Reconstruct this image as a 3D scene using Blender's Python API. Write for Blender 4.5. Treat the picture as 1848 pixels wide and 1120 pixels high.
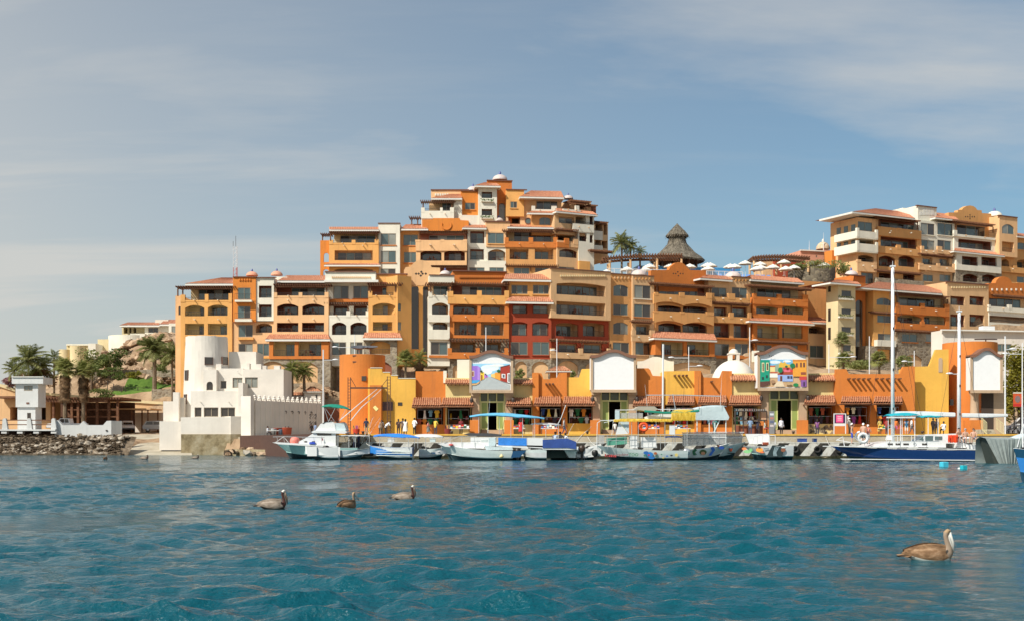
import bpy,bmesh,math,random
import numpy as np
from math import sin,cos,tan,pi,radians,sqrt,atan2,exp
from mathutils import Vector,Matrix
for _o in list(bpy.data.objects):
 bpy.data.objects.remove(_o,do_unlink=True)
random.seed(11)
SC=bpy.context.scene
COL=SC.collection
# ------------------------------------------------------------------ camera
FPX,HOR,CX,CAMZ=2200.0,798.0,924.0,1.55  # focal length in photo pixels, horizon row, centre column, eye height
_cam=bpy.data.cameras.new('camera')
CAM=bpy.data.objects.new('camera',_cam)
COL.objects.link(CAM)
CAM.location=(0,0,CAMZ)
CAM.rotation_euler=(pi/2,0,0)
_cam.sensor_width=36.0
_cam.lens=FPX/1848.0*36.0
_cam.shift_y=(HOR-560.0)/1848.0
_cam.clip_end=6000.0
SC.camera=CAM
# ------------------------------------------------------------------ world and sun
SUN_AZ,SUN_EL=radians(47),radians(45)  # azimuth to the left of straight behind the camera
SUN_DIR=Vector((-sin(SUN_AZ)*cos(SUN_EL),-cos(SUN_AZ)*cos(SUN_EL),sin(SUN_EL)))  # towards the sun
W=bpy.data.worlds.new('World')
SC.world=W
W.use_nodes=True
nt=W.node_tree
for n in list(nt.nodes):
 nt.nodes.remove(n)
N=nt.nodes.new
L=nt.links.new
out=N('ShaderNodeOutputWorld')
bg=N('ShaderNodeBackground');bg.inputs['Strength'].default_value=0.070
sky=N('ShaderNodeTexSky');sky.sky_type='NISHITA';sky.sun_disc=False
sky.sun_elevation=SUN_EL
sky.sun_rotation=atan2(SUN_DIR.x,SUN_DIR.y)
sky.altitude=0;sky.air_density=1.0;sky.dust_density=1.6;sky.ozone_density=1.6
tc=N('ShaderNodeTexCoord')
sep=N('ShaderNodeSeparateXYZ');L(tc.outputs['Generated'],sep.inputs[0])
def wm(op,a,b=None,clamp=False):
 n=N('ShaderNodeMath');n.operation=op;n.use_clamp=clamp
 for i,v in enumerate((a,b)):
  if v is None:continue
  if hasattr(v,'links')or hasattr(v,'is_linked'):L(v,n.inputs[i])
  else:n.inputs[i].default_value=v
 return n.outputs[0]
zc=wm('ADD',wm('MAXIMUM',sep.outputs['Z'],0.0),0.12)
comb=N('ShaderNodeCombineXYZ')
L(wm('DIVIDE',sep.outputs['X'],zc),comb.inputs[0])
L(wm('DIVIDE',sep.outputs['Y'],zc),comb.inputs[1])
mp=N('ShaderNodeMapping');L(comb.outputs[0],mp.inputs[0])
mp.inputs['Rotation'].default_value=(0,0,radians(60));mp.inputs['Scale'].default_value=(0.32,0.85,1)
mp.inputs['Location'].default_value=(1.29,12.275,0)
n1=N('ShaderNodeTexNoise');L(mp.outputs[0],n1.inputs['Vector'])
n1.inputs['Scale'].default_value=1.15;n1.inputs['Detail'].default_value=7;n1.inputs['Roughness'].default_value=0.56
n1.inputs['Distortion'].default_value=0.5
r1=N('ShaderNodeValToRGB');L(n1.outputs['Fac'],r1.inputs[0])
r1.color_ramp.elements[0].position=0.52;r1.color_ramp.elements[1].position=0.82
r1.color_ramp.elements[0].color=(0,0,0,1);r1.color_ramp.elements[1].color=(1,1,1,1)
mp2=N('ShaderNodeMapping');L(comb.outputs[0],mp2.inputs[0])
mp2.inputs['Scale'].default_value=(0.25,1.1,1);mp2.inputs['Location'].default_value=(4.0,2.0,3.0);mp2.inputs['Rotation'].default_value=(0,0,radians(-12))
n2=N('ShaderNodeTexNoise');L(mp2.outputs[0],n2.inputs['Vector'])
n2.inputs['Scale'].default_value=3.0;n2.inputs['Detail'].default_value=8;n2.inputs['Roughness'].default_value=0.6
r2=N('ShaderNodeValToRGB');L(n2.outputs['Fac'],r2.inputs[0])
r2.color_ramp.elements[0].position=0.5;r2.color_ramp.elements[1].position=0.85
r2.color_ramp.elements[0].color=(0,0,0,1);r2.color_ramp.elements[1].color=(1,1,1,1)
# high thin veil that scatters forward: brighter towards the sun's side, thicker near the horizon
dp=N('ShaderNodeVectorMath');dp.operation='DOT_PRODUCT';L(tc.outputs['Generated'],dp.inputs[0])
_h=Vector((SUN_DIR.x,SUN_DIR.y,0)).normalized();dp.inputs[1].default_value=(_h.x,_h.y,0)
side=wm('MULTIPLY',wm('ADD',dp.outputs['Value'],1.0),0.5)  # 0 away from the sun, 1 towards it
side=wm('MINIMUM',wm('MULTIPLY',wm('POWER',side,1.5),4.2),0.85)
veil=wm('MULTIPLY',wm('SUBTRACT',1.0,wm('MINIMUM',wm('MULTIPLY',wm('MAXIMUM',sep.outputs['Z'],0.0),1.3),1.0)),side)
fac=wm('ADD',wm('MULTIPLY',r1.outputs[0],0.8),wm('MULTIPLY',r2.outputs[0],0.14))
fac=wm('ADD',fac,veil)
fac=wm('MINIMUM',wm('ADD',fac,0.03),0.86)
mx=N('ShaderNodeMix');mx.data_type='RGBA';L(fac,mx.inputs['Factor'])
tint=N('ShaderNodeMix');tint.data_type='RGBA';tint.blend_type='MULTIPLY';tint.inputs['Factor'].default_value=1.0
L(sky.outputs[0],tint.inputs['A']);tint.inputs['B'].default_value=(0.76,1.0,1.03,1)  # camera grading: cooler sky
L(tint.outputs['Result'],mx.inputs['A'])
mx.inputs['B'].default_value=(6.4,6.25,5.85,1)
L(mx.outputs['Result'],bg.inputs['Color']);L(bg.outputs[0],out.inputs[0])
_sl=bpy.data.lights.new('sun','SUN')
_sl.energy=3.6;_sl.angle=radians(0.53);_sl.color=(1.0,0.94,0.84)
SUN=bpy.data.objects.new('sun',_sl);COL.objects.link(SUN)
SUN.location=SUN_DIR*300
SUN.rotation_euler=(-SUN_DIR).to_track_quat('-Z','Y').to_euler()
vs=SC.view_settings
vs.view_transform='Standard';vs.look='None';vs.exposure=0.58;vs.gamma=1.0;vs.use_curve_mapping=False
SC.render.engine='CYCLES'
SC.cycles.max_bounces=6;SC.cycles.diffuse_bounces=4;SC.cycles.glossy_bounces=2
SC.cycles.sample_clamp_direct=4.0;SC.cycles.transmission_bounces=2;SC.cycles.transparent_max_bounces=4
# ------------------------------------------------------------------ helpers
def P(px,py,D):
 """A point D metres ahead, seen at photo pixel (px, py)."""
 return Vector(((px-CX)/FPX*D,D,CAMZ+(HOR-py)/FPX*D))
def s2l(r,g,b):
 return tuple(((c/255)/12.92 if c<=10 else(((c/255)+0.055)/1.055)**2.4)for c in(r,g,b))
ORG={}
def empty(name,loc=(0,0,0),rz=0.0):
 o=bpy.data.objects.new(name,None);COL.objects.link(o)
 o.empty_display_size=0.3
 o.location=loc;o.rotation_euler=(0,0,rz)
 ORG[o.name]=Vector(loc)
 return o
def tag(o,label=None,cat=None,group=None,kind=None):
 if label:o['label']=label
 if cat:o['category']=cat
 if group:o['group']=group
 if kind:o['kind']=kind
 return o
def thing(name,label,cat,loc=(0,0,0),rz=0.0,group=None):
 return tag(empty(name,loc,rz),label,cat,group)
def copy_tree(o,parent=None):
 c=o.copy();COL.objects.link(c);c.parent=parent
 ORG[c.name]=ORG.get(o.name,Vector())
 for ch in list(o.children):
  copy_tree(ch,c)
 return c
class MB:
 """Collects faces; build() links them as one mesh object. T maps local to world."""
 def __init__(s,T=None):
  s.v=[];s.f=[];s.m=[];s.T=T;s.mi=0
 def vert(s,x,y,z):
  p=s.T(x,y,z)if s.T else Vector((x,y,z))
  s.v.append(p);return len(s.v)-1
 def face(s,idx):
  s.f.append(tuple(idx));s.m.append(s.mi)
 def quad(s,a,b,c,d):
  s.face([s.vert(*p)for p in(a,b,c,d)])
 def poly(s,pts):
  s.face([s.vert(*p)for p in pts])
 def box(s,x0,x1,y0,y1,z0,z1):
  i=[s.vert(x,y,z)for z in(z0,z1)for y in(y0,y1)for x in(x0,x1)]
  for q in((0,2,3,1),(4,5,7,6),(0,1,5,4),(2,6,7,3),(0,4,6,2),(1,3,7,5)):
   s.face([i[k]for k in q])
 def prism(s,pts,y0,y1):
  """polygon (x, z) extruded from y0 to y1"""
  a=[s.vert(x,y0,z)for x,z in pts];b=[s.vert(x,y1,z)for x,z in pts]
  n=len(pts)
  s.face(a);s.face(b[::-1])
  for k in range(n):
   s.face((a[k],b[k],b[(k+1)%n],a[(k+1)%n]))
 def prismz(s,pts,z0,z1):
  a=[s.vert(x,y,z0)for x,y in pts];b=[s.vert(x,y,z1)for x,y in pts]
  n=len(pts)
  s.face(a[::-1]);s.face(b)
  for k in range(n):
   s.face((a[k],a[(k+1)%n],b[(k+1)%n],b[k]))
 def tube(s,pts,r,seg=6,cap=True,flat=1.0):
  pts=[Vector(p)for p in pts]
  rs=r if isinstance(r,(list,tuple))else[r]*len(pts)
  rings=[]
  up=Vector((0,0,1))
  for k,p in enumerate(pts):
   d=(pts[min(k+1,len(pts)-1)]-pts[max(k-1,0)])
   d=d.normalized()if d.length>1e-9 else Vector((0,0,1))
   a=d.cross(up)
   if a.length<0.05:a=d.cross(Vector((0,1,0)))
   a.normalize();b=a.cross(d).normalized()
   rings.append([s.vert(*(p+a*(cos(t)*rs[k])+b*(sin(t)*rs[k]*flat)))
 for t in(2*pi*j/seg for j in range(seg))])
  for k in range(len(rings)-1):
   A,B=rings[k],rings[k+1]
   for j in range(seg):
    s.face((A[j],B[j],B[(j+1)%seg],A[(j+1)%seg]))
  if cap:
   s.face(rings[0]);s.face(rings[-1][::-1])
 def lathe(s,prof,cx=0,cy=0,seg=20,a0=0.0,a1=2*pi):
  full=abs(a1-a0-2*pi)<1e-6
  n=seg if full else seg+1
  rings=[]
  for r,z in prof:
   rings.append([s.vert(cx+r*cos(a0+(a1-a0)*j/seg),cy+r*sin(a0+(a1-a0)*j/seg),z)for j in range(n)])
  for k in range(len(rings)-1):
   A,B=rings[k],rings[k+1]
   for j in range(seg):
    j2=(j+1)%n
    s.face((A[j],A[j2],B[j2],B[j]))
 def grid(s,rows,closed=False):
  """rows of points, equal lengths"""
  ids=[[s.vert(*p)for p in r]for r in rows]
  for k in range(len(ids)-1):
   A,B=ids[k],ids[k+1]
   n=len(A)
   for j in range(n if closed else n-1):
    s.face((A[j],A[(j+1)%n],B[(j+1)%n],B[j]))
  return ids
 def build(s,name,mats,parent=None,smooth=False,label=None,cat=None,group=None,kind=None):
  me=bpy.data.meshes.new(name)
  org=Vector()
  if parent is not None:org=ORG.get(parent.name,Vector())
  me.from_pydata([tuple(p-org)for p in s.v],[],s.f)
  for m in(mats if isinstance(mats,(list,tuple))else[mats]):me.materials.append(m)
  if any(s.m):me.polygons.foreach_set('material_index',s.m)
  if smooth:me.polygons.foreach_set('use_smooth',[True]*len(s.f))
  o=bpy.data.objects.new(name,me);COL.objects.link(o)
  if parent is not None:
   o.parent=parent;ORG[o.name]=org
  else:
   ORG[o.name]=Vector()
  return tag(o,label,cat,group,kind)
# ------------------------------------------------------------------ materials
MATS={}
def _new(name):
 m=bpy.data.materials.new(name);m.use_nodes=True
 b=m.node_tree.nodes['Principled BSDF']
 MATS[name]=m
 return m,m.node_tree,b
def plain(name,rgb,rough=0.6,metal=0.0,var=0.06,scale=3.0,bump=0.0,bscale=40.0,spec=0.5):
 """painted / fabric / metal surface with slight uneven colour"""
 m,t,b=_new(name)
 tcn=t.nodes.new('ShaderNodeTexCoord')
 nz=t.nodes.new('ShaderNodeTexNoise');nz.inputs['Scale'].default_value=scale;nz.inputs['Detail'].default_value=5
 t.links.new(tcn.outputs['Object'],nz.inputs['Vector'])
 mxn=t.nodes.new('ShaderNodeMix');mxn.data_type='RGBA'
 t.links.new(nz.outputs['Fac'],mxn.inputs['Factor'])
 mxn.inputs['A'].default_value=tuple(c*(1-2*var)for c in rgb)+(1,)
 mxn.inputs['B'].default_value=tuple(min(1,c*(1+2*var))for c in rgb)+(1,)
 t.links.new(mxn.outputs['Result'],b.inputs['Base Color'])
 b.inputs['Roughness'].default_value=rough;b.inputs['Metallic'].default_value=metal
 b.inputs['Specular IOR Level'].default_value=spec
 if bump:
  n2_=t.nodes.new('ShaderNodeTexNoise');n2_.inputs['Scale'].default_value=bscale;n2_.inputs['Detail'].default_value=4
  t.links.new(tcn.outputs['Object'],n2_.inputs['Vector'])
  bp=t.nodes.new('ShaderNodeBump');bp.inputs['Strength'].default_value=bump;bp.inputs['Distance'].default_value=0.05
  t.links.new(n2_.outputs['Fac'],bp.inputs['Height']);t.links.new(bp.outputs[0],b.inputs['Normal'])
 return m
def stucco(name,rgb,stain=0.42,stain_rgb=None):
 """rendered masonry: mottled paint, rain streaks, trowel relief"""
 m,t,b=_new(name)
 tcn=t.nodes.new('ShaderNodeTexCoord')
 def noise(sc,det,vec):
  n=t.nodes.new('ShaderNodeTexNoise');n.inputs['Scale'].default_value=sc;n.inputs['Detail'].default_value=det
  t.links.new(vec,n.inputs['Vector']);return n.outputs['Fac']
 a=noise(0.35,6,tcn.outputs['Object'])
 mxn=t.nodes.new('ShaderNodeMix');mxn.data_type='RGBA'
 t.links.new(a,mxn.inputs['Factor'])
 mxn.inputs['A'].default_value=tuple(c*0.76 for c in rgb)+(1,)
 mxn.inputs['B'].default_value=tuple(min(1,c*1.16)for c in rgb)+(1,)
 mp_=t.nodes.new('ShaderNodeMapping');mp_.inputs['Scale'].default_value=(1.6,1.6,0.16)
 t.links.new(tcn.outputs['Object'],mp_.inputs[0])
 st=noise(1.3,6,mp_.outputs[0])
 rr=t.nodes.new('ShaderNodeValToRGB');t.links.new(st,rr.inputs[0])
 rr.color_ramp.elements[0].position=0.52;rr.color_ramp.elements[0].color=(0,0,0,1)
 rr.color_ramp.elements[1].position=0.80;rr.color_ramp.elements[1].color=(stain,)*3+(1,)
 mx2=t.nodes.new('ShaderNodeMix');mx2.data_type='RGBA'
 t.links.new(rr.outputs[0],mx2.inputs['Factor']);t.links.new(mxn.outputs['Result'],mx2.inputs['A'])
 sr=stain_rgb or tuple(c*0.45+0.03 for c in rgb)
 mx2.inputs['B'].default_value=tuple(sr)+(1,)
 t.links.new(mx2.outputs['Result'],b.inputs['Base Color'])
 b.inputs['Roughness'].default_value=0.88;b.inputs['Specular IOR Level'].default_value=0.25
 bp=t.nodes.new('ShaderNodeBump');bp.inputs['Strength'].default_value=0.35;bp.inputs['Distance'].default_value=0.06
 t.links.new(noise(3.0,6,tcn.outputs['Object']),bp.inputs['Height']);t.links.new(bp.outputs[0],b.inputs['Normal'])
 return m
def stone(name,c1,c2,mortar,scale=1.6):
 """rubble masonry"""
 m,t,b=_new(name)
 tcn=t.nodes.new('ShaderNodeTexCoord')
 mp_=t.nodes.new('ShaderNodeMapping');mp_.inputs['Scale'].default_value=(1,1,1.35);t.links.new(tcn.outputs['Object'],mp_.inputs[0])
 v=t.nodes.new('ShaderNodeTexVoronoi');v.inputs['Scale'].default_value=scale;t.links.new(mp_.outputs[0],v.inputs['Vector'])
 e=t.nodes.new('ShaderNodeTexVoronoi');e.feature='DISTANCE_TO_EDGE';e.inputs['Scale'].default_value=scale;t.links.new(mp_.outputs[0],e.inputs['Vector'])
 sp=t.nodes.new('ShaderNodeSeparateColor');t.links.new(v.outputs['Color'],sp.inputs[0])
 mxn=t.nodes.new('ShaderNodeMix');mxn.data_type='RGBA';t.links.new(sp.outputs[0],mxn.inputs['Factor'])
 mxn.inputs['A'].default_value=tuple(c1)+(1,);mxn.inputs['B'].default_value=tuple(c2)+(1,)
 rr=t.nodes.new('ShaderNodeValToRGB');t.links.new(e.outputs['Distance'],rr.inputs[0])
 rr.color_ramp.elements[0].position=0.03;rr.color_ramp.elements[0].color=(1,1,1,1)
 rr.color_ramp.elements[1].position=0.10;rr.color_ramp.elements[1].color=(0,0,0,1)
 mx2=t.nodes.new('ShaderNodeMix');mx2.data_type='RGBA';t.links.new(rr.outputs[0],mx2.inputs['Factor'])
 t.links.new(mxn.outputs['Result'],mx2.inputs['A']);mx2.inputs['B'].default_value=tuple(mortar)+(1,)
 t.links.new(mx2.outputs['Result'],b.inputs['Base Color']);b.inputs['Roughness'].default_value=0.9
 bp=t.nodes.new('ShaderNodeBump');bp.inputs['Strength'].default_value=0.9;bp.inputs['Distance'].default_value=0.12
 t.links.new(e.outputs['Distance'],bp.inputs['Height']);t.links.new(bp.outputs[0],b.inputs['Normal'])
 return m
def varied(name,cols,scale=2.0,rough=0.85,bump=0.5,bscale=6.0,stretch=(1,1,1),bdist=0.1,spec=0.3,rand=False):
 """ramp of colours over noise: tile, rock, thatch, soil, foliage"""
 m,t,b=_new(name)
 tcn=t.nodes.new('ShaderNodeTexCoord')
 mp_=t.nodes.new('ShaderNodeMapping');mp_.inputs['Scale'].default_value=stretch;t.links.new(tcn.outputs['Object'],mp_.inputs[0])
 n=t.nodes.new('ShaderNodeTexNoise');n.inputs['Scale'].default_value=scale;n.inputs['Detail'].default_value=8;n.inputs['Roughness'].default_value=0.65
 t.links.new(mp_.outputs[0],n.inputs['Vector'])
 fac_=n.outputs['Fac']
 if rand:
  oi=t.nodes.new('ShaderNodeObjectInfo')
  mm=t.nodes.new('ShaderNodeMath');mm.operation='MULTIPLY_ADD';t.links.new(oi.outputs['Random'],mm.inputs[0]);mm.inputs[1].default_value=0.5
  m3=t.nodes.new('ShaderNodeMath');m3.operation='SUBTRACT';t.links.new(fac_,m3.inputs[0]);m3.inputs[1].default_value=0.25
  t.links.new(m3.outputs[0],mm.inputs[2]);fac_=mm.outputs[0]
 rr=t.nodes.new('ShaderNodeValToRGB');t.links.new(fac_,rr.inputs[0])
 k=len(cols)
 while len(rr.color_ramp.elements)<k:rr.color_ramp.elements.new(0.5)
 for i,c in enumerate(cols):
  rr.color_ramp.elements[i].position=0.28+0.44*i/(k-1);rr.color_ramp.elements[i].color=tuple(c)+(1,)
 t.links.new(rr.outputs[0],b.inputs['Base Color']);b.inputs['Roughness'].default_value=rough
 b.inputs['Specular IOR Level'].default_value=spec
 if bump:
  n2_=t.nodes.new('ShaderNodeTexNoise');n2_.inputs['Scale'].default_value=bscale;n2_.inputs['Detail'].default_value=6
  t.links.new(mp_.outputs[0],n2_.inputs['Vector'])
  bp=t.nodes.new('ShaderNodeBump');bp.inputs['Strength'].default_value=bump;bp.inputs['Distance'].default_value=bdist
  t.links.new(n2_.outputs['Fac'],bp.inputs['Height']);t.links.new(bp.outputs[0],b.inputs['Normal'])
 return m
def leafmat(name,c1,c2,trans=0.4):
 m=varied(name,[c1,tuple((a+b)/2 for a,b in zip(c1,c2)),c2],scale=0.9,rough=0.6,bump=0,rand=True)
 t=m.node_tree;b=t.nodes['Principled BSDF'];o=t.nodes['Material Output']
 tr=t.nodes.new('ShaderNodeBsdfTranslucent');ms=t.nodes.new('ShaderNodeMixShader');ms.inputs[0].default_value=trans
 t.links.new(b.inputs['Base Color'].links[0].from_socket,tr.inputs['Color'])
 t.links.new(b.outputs[0],ms.inputs[1]);t.links.new(tr.outputs[0],ms.inputs[2]);t.links.new(ms.outputs[0],o.inputs['Surface'])
 return m
def colmat(rgb,rough=0.6):
 key='paint_%02x%02x%02x'%tuple(int(c)for c in rgb)
 return MATS.get(key)or plain(key,s2l(*rgb),rough)
M_YEL=stucco('stucco_yellow',(0.78,0.405,0.13))
M_OCH=stucco('stucco_ochre',(0.68,0.35,0.13))
M_PEA=stucco('stucco_peach',(0.79,0.48,0.245))
M_TAN=stucco('stucco_tan',(0.70,0.45,0.24))
M_TER=stucco('stucco_terracotta',(0.60,0.195,0.045))
M_ORA=stucco('stucco_orange',(0.69,0.235,0.045))
M_RED=stucco('stucco_red',(0.36,0.065,0.03))
M_WHI=stucco('stucco_white',(0.78,0.74,0.62),0.2)
M_CRE=stucco('stucco_cream',(0.70,0.58,0.34),0.2)
M_MAR=stucco('stucco_maroon',(0.28,0.095,0.055))
M_PNK=stucco('stucco_pink',(0.66,0.33,0.22))
M_PUR=stucco('stucco_whitewash',(0.75,0.69,0.61),0.18,(0.46,0.40,0.33))
M_CHROME=stucco('stucco_chrome_yellow',(0.79,0.45,0.085))
M_MORA=stucco('stucco_market_orange',(0.65,0.21,0.045))
M_MCRE=stucco('stucco_market_cream',(0.78,0.62,0.28))
M_STO=stone('rubble_stone',(0.17,0.13,0.09),(0.36,0.30,0.21),(0.30,0.26,0.20))
M_STO2=stone('dark_rubble_stone',(0.09,0.075,0.055),(0.26,0.22,0.15),(0.14,0.12,0.09),1.3)
M_TILE=varied('clay_tile',[(0.30,0.10,0.055),(0.48,0.20,0.11),(0.62,0.33,0.20)],3.0,0.85,0.4,10)
M_TILE2=varied('market_clay_tile',[(0.25,0.09,0.05),(0.43,0.185,0.095),(0.60,0.36,0.22)],4.0,0.85,0.4,10)
M_FASC=plain('white_fascia',(0.72,0.70,0.64),0.7,var=0.05)
M_WOOD=varied('dark_wood',[(0.09,0.035,0.018),(0.16,0.07,0.035),(0.24,0.12,0.06)],2.5,0.75,0.3,12)
M_TRIM=plain('brown_trim',(0.16,0.07,0.045),0.7)
M_FRAME=plain('window_frame_bronze',(0.32,0.26,0.19),0.5)
M_GL1=plain('glass_sky_tint',(0.075,0.115,0.115),0.06,var=0.25,scale=0.35,spec=1.0)  # teal base colour stands in for the reflected sky
M_GL2=plain('glass_brown',(0.045,0.036,0.03),0.08,var=0.25,scale=0.35,spec=0.9)
M_GL3=plain('glass_curtain',(0.24,0.25,0.22),0.10,var=0.25,scale=0.5,spec=0.8)
M_RAIL=plain('iron_rail',(0.05,0.035,0.03),0.5)
M_WMET=plain('white_metal',(0.72,0.73,0.74),0.4,var=0.04)
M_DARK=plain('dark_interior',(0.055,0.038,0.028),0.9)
M_BLUEDOME=plain('blue_glazed',(0.10,0.12,0.30),0.3)
M_DOME=varied('dome_tile',[(0.40,0.34,0.36),(0.62,0.52,0.46),(0.50,0.48,0.58)],3.0,0.5,0.2)
# ------------------------------------------------------------------ sea
def water_material():
 m,t,b=_new('sea_water')
 tcn=t.nodes.new('ShaderNodeTexCoord')
 b.inputs['Base Color'].default_value=(0.002,0.060,0.078,1)
 b.inputs['Roughness'].default_value=0.07;b.inputs['IOR'].default_value=1.333
 def ns(sc,det,stretch,rot):
  mp_=t.nodes.new('ShaderNodeMapping');mp_.inputs['Scale'].default_value=stretch;mp_.inputs['Rotation'].default_value=(0,0,rot)
  t.links.new(tcn.outputs['Object'],mp_.inputs[0])
  n=t.nodes.new('ShaderNodeTexNoise');n.inputs['Scale'].default_value=sc;n.inputs['Detail'].default_value=det
  n.inputs['Roughness'].default_value=0.55
  t.links.new(mp_.outputs[0],n.inputs['Vector']);return n.outputs['Fac']
 a=ns(7.0,5,(0.75,1.3,1),0.25)
 ad=t.nodes.new('ShaderNodeMath');ad.operation='MULTIPLY_ADD'
 c=ns(19.0,3,(0.8,1.2,1),-0.5)
 t.links.new(c,ad.inputs[0]);ad.inputs[1].default_value=0.35;t.links.new(a,ad.inputs[2])
 bp=t.nodes.new('ShaderNodeBump');bp.inputs['Strength'].default_value=0.75;bp.inputs['Distance'].default_value=0.085
 t.links.new(ad.outputs[0],bp.inputs['Height']);t.links.new(bp.outputs[0],b.inputs['Normal'])
 # uneven depth and suspended sand: colour shifts slowly across the bay
 d=ns(0.05,3,(1,1,1),0.0)
 mxn=t.nodes.new('ShaderNodeMix');mxn.data_type='RGBA';t.links.new(d,mxn.inputs['Factor'])
 mxn.inputs['A'].default_value=(0.002,0.060,0.087,1);mxn.inputs['B'].default_value=(0.004,0.084,0.107,1)
 t.links.new(mxn.outputs['Result'],b.inputs['Base Color'])
 return m
M_SEA=water_material()
_rng=np.random.default_rng(5)
_NW=90
_lam=np.exp(_rng.uniform(np.log(0.20),np.log(1.5),_NW))
_dir=_rng.normal(radians(-100),radians(30),_NW)  # waves run towards the viewer, spread widely
_ph=_rng.uniform(0,2*pi,_NW)
_k=2*pi/_lam
_slope=0.056*(_lam/0.9)**np.where(_lam<0.9,0.25,-0.55)
_amp=_slope/_k
def sea_height(x,y,spacing):
 z=np.zeros_like(x);dx=np.zeros_like(x);dy=np.zeros_like(x)
 group=0.70+0.5*np.sin(0.23*x+0.11*y+1.3)*np.sin(0.17*y-0.09*x)+0.25*np.sin(0.61*x-0.37*y)
 for i in range(_NW):
  fade=np.clip((_lam[i]/(spacing*2.2))-0.6,0,1)
  ph=_k[i]*(x*np.cos(_dir[i])+y*np.sin(_dir[i]))+_ph[i]+0.5*np.sin(0.31*x+0.7*i)
  a=_amp[i]*fade*group
  z+=a*np.sin(ph)
  dx+=a*np.cos(ph)*np.cos(_dir[i])*0.75
  dy+=a*np.cos(ph)*np.sin(_dir[i])*0.75
 return z,dx,dy
def build_sea():
 ys=[5.0]
 while ys[-1]<168:ys.append(ys[-1]*1.0050)
 ys=np.array(ys)
 tx=np.linspace(-0.60,0.60,760)
 Y,TX=np.meshgrid(ys,tx,indexing='ij')
 X=TX*(Y+4.0)
 sp=np.maximum(Y*0.0056,(Y+4)*(tx[1]-tx[0]))
 z,dx,dy=sea_height(X,Y,sp)
 V=np.stack([X+dx,Y+dy,z],-1).reshape(-1,3)
 nr,nc=Y.shape
 idx=np.arange(nr*nc).reshape(nr,nc)
 q=np.stack([idx[:-1,:-1],idx[:-1,1:],idx[1:,1:],idx[1:,:-1]],-1).reshape(-1,4)
 me=bpy.data.meshes.new('sea')
 me.vertices.add(len(V));me.vertices.foreach_set('co',V.ravel().astype(np.float32))
 me.loops.add(q.size);me.loops.foreach_set('vertex_index',q.ravel().astype(np.int32))
 me.polygons.add(len(q));me.polygons.foreach_set('loop_start',np.arange(0,q.size,4,dtype=np.int32))
 me.polygons.foreach_set('use_smooth',np.ones(len(q),bool))
 me.update(calc_edges=True);me.validate()
 me.materials.append(M_SEA)
 o=bpy.data.objects.new('sea',me);COL.objects.link(o)
 tag(o,kind='structure')
build_sea()
_mb=MB();_mb.quad((-3000,-3000,-0.5),(3000,-3000,-0.5),(3000,4000,-0.5),(-3000,4000,-0.5))
_mb.build('open_water',M_SEA,kind='structure')
# ------------------------------------------------------------------ facade kit
class Frame:
 """A vertical facade plane: passes D metres ahead at column px, turned by yaw (positive: right end recedes)."""
 def __init__(s,px,D,yaw=0.0,view=(0,0,1.0)):
  s.o=P(px,HOR,D);s.o.z=0
  s.r=Vector((cos(yaw),sin(yaw),0));s.n=Vector((sin(yaw),-cos(yaw),0))
  s.view=view
 def at(s,view):
  f=Frame.__new__(Frame);f.o,f.r,f.n,f.view=s.o,s.r,s.n,view
  return f
 def uz(s,x,y,o=0.0):
  ox,oy,sc=s.view
  px,py=ox+x/sc,oy+y/sc
  d=Vector(((px-CX)/FPX,1.0,(HOR-py)/FPX))
  cam=Vector((0,0,CAMZ))
  p0=s.o+s.n*o
  t=(p0-cam).dot(s.n)/d.dot(s.n)
  q=cam+d*t
  return(q-s.o).dot(s.r),q.z
 def T(s,u,o,z):
  return s.o+s.r*u+s.n*o+Vector((0,0,z))
 def rect(s,x0,y0,x1,y1,o=0.0):
  xc=(x0+x1)/2
  u0=s.uz(x0,y0,o)[0];u1=s.uz(x1,y0,o)[0]
  return u0,u1,s.uz(xc,y1,o)[1],s.uz(xc,y0,o)[1]
def arch_pts(u0,u1,z1,rise,n=10):
 """points of a segmental arch whose crown touches z1"""
 w=(u1-u0)/2;c=(u0+u1)/2
 rise=min(rise,w)
 R=(w*w+rise*rise)/(2*rise);zc=z1-R
 return[(c+w*(-1+2*k/n),zc+sqrt(max(0,R*R-(w*(-1+2*k/n))**2)))for k in range(n+1)]
def window(parent,fr,u0,u1,z0,z1,o,n=2,arch=0.0,mats=None,name='window'):
 """bronze frame with sliding panes"""
 mb=MB(fr.T);t=min(0.07,(u1-u0)*0.06)
 d0,d1=o-0.05,o+0.03
 mb.box(u0,u0+t,d0,d1,z0,z1);mb.box(u1-t,u1,d0,d1,z0,z1)
 mb.box(u0+t,u1-t,d0,d1,z0,z0+t);mb.box(u0+t,u1-t,d0,d1,z1-t,z1)
 for k in range(1,n):
  uc=u0+(u1-u0)*k/n
  mb.box(uc-t/2,uc+t/2,d0,d1,z0+t,z1-t)
 w=mb.build(name,M_FRAME,parent)
 alt=random.random()<0.5
 for k in range(n):
  a=u0+(u1-u0)*k/n;b=u0+(u1-u0)*(k+1)/n
  pm=MB(fr.T)
  dd=o-0.02-(0.02 if(k%2)else 0)
  pm.quad((a+t/2,dd,z0+t/2),(b-t/2,dd,z0+t/2),(b-t/2,dd,z1-t/2),(a+t/2,dd,z1-t/2))
  if mats:m=random.choice(mats)
  else:m=(random.choice((M_GL1,M_GL1,M_GL3))if(k%2==0)==alt else random.choice((M_GL2,M_GL2,M_GL1)))
  pm.build('pane',m,w)
 return w
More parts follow.
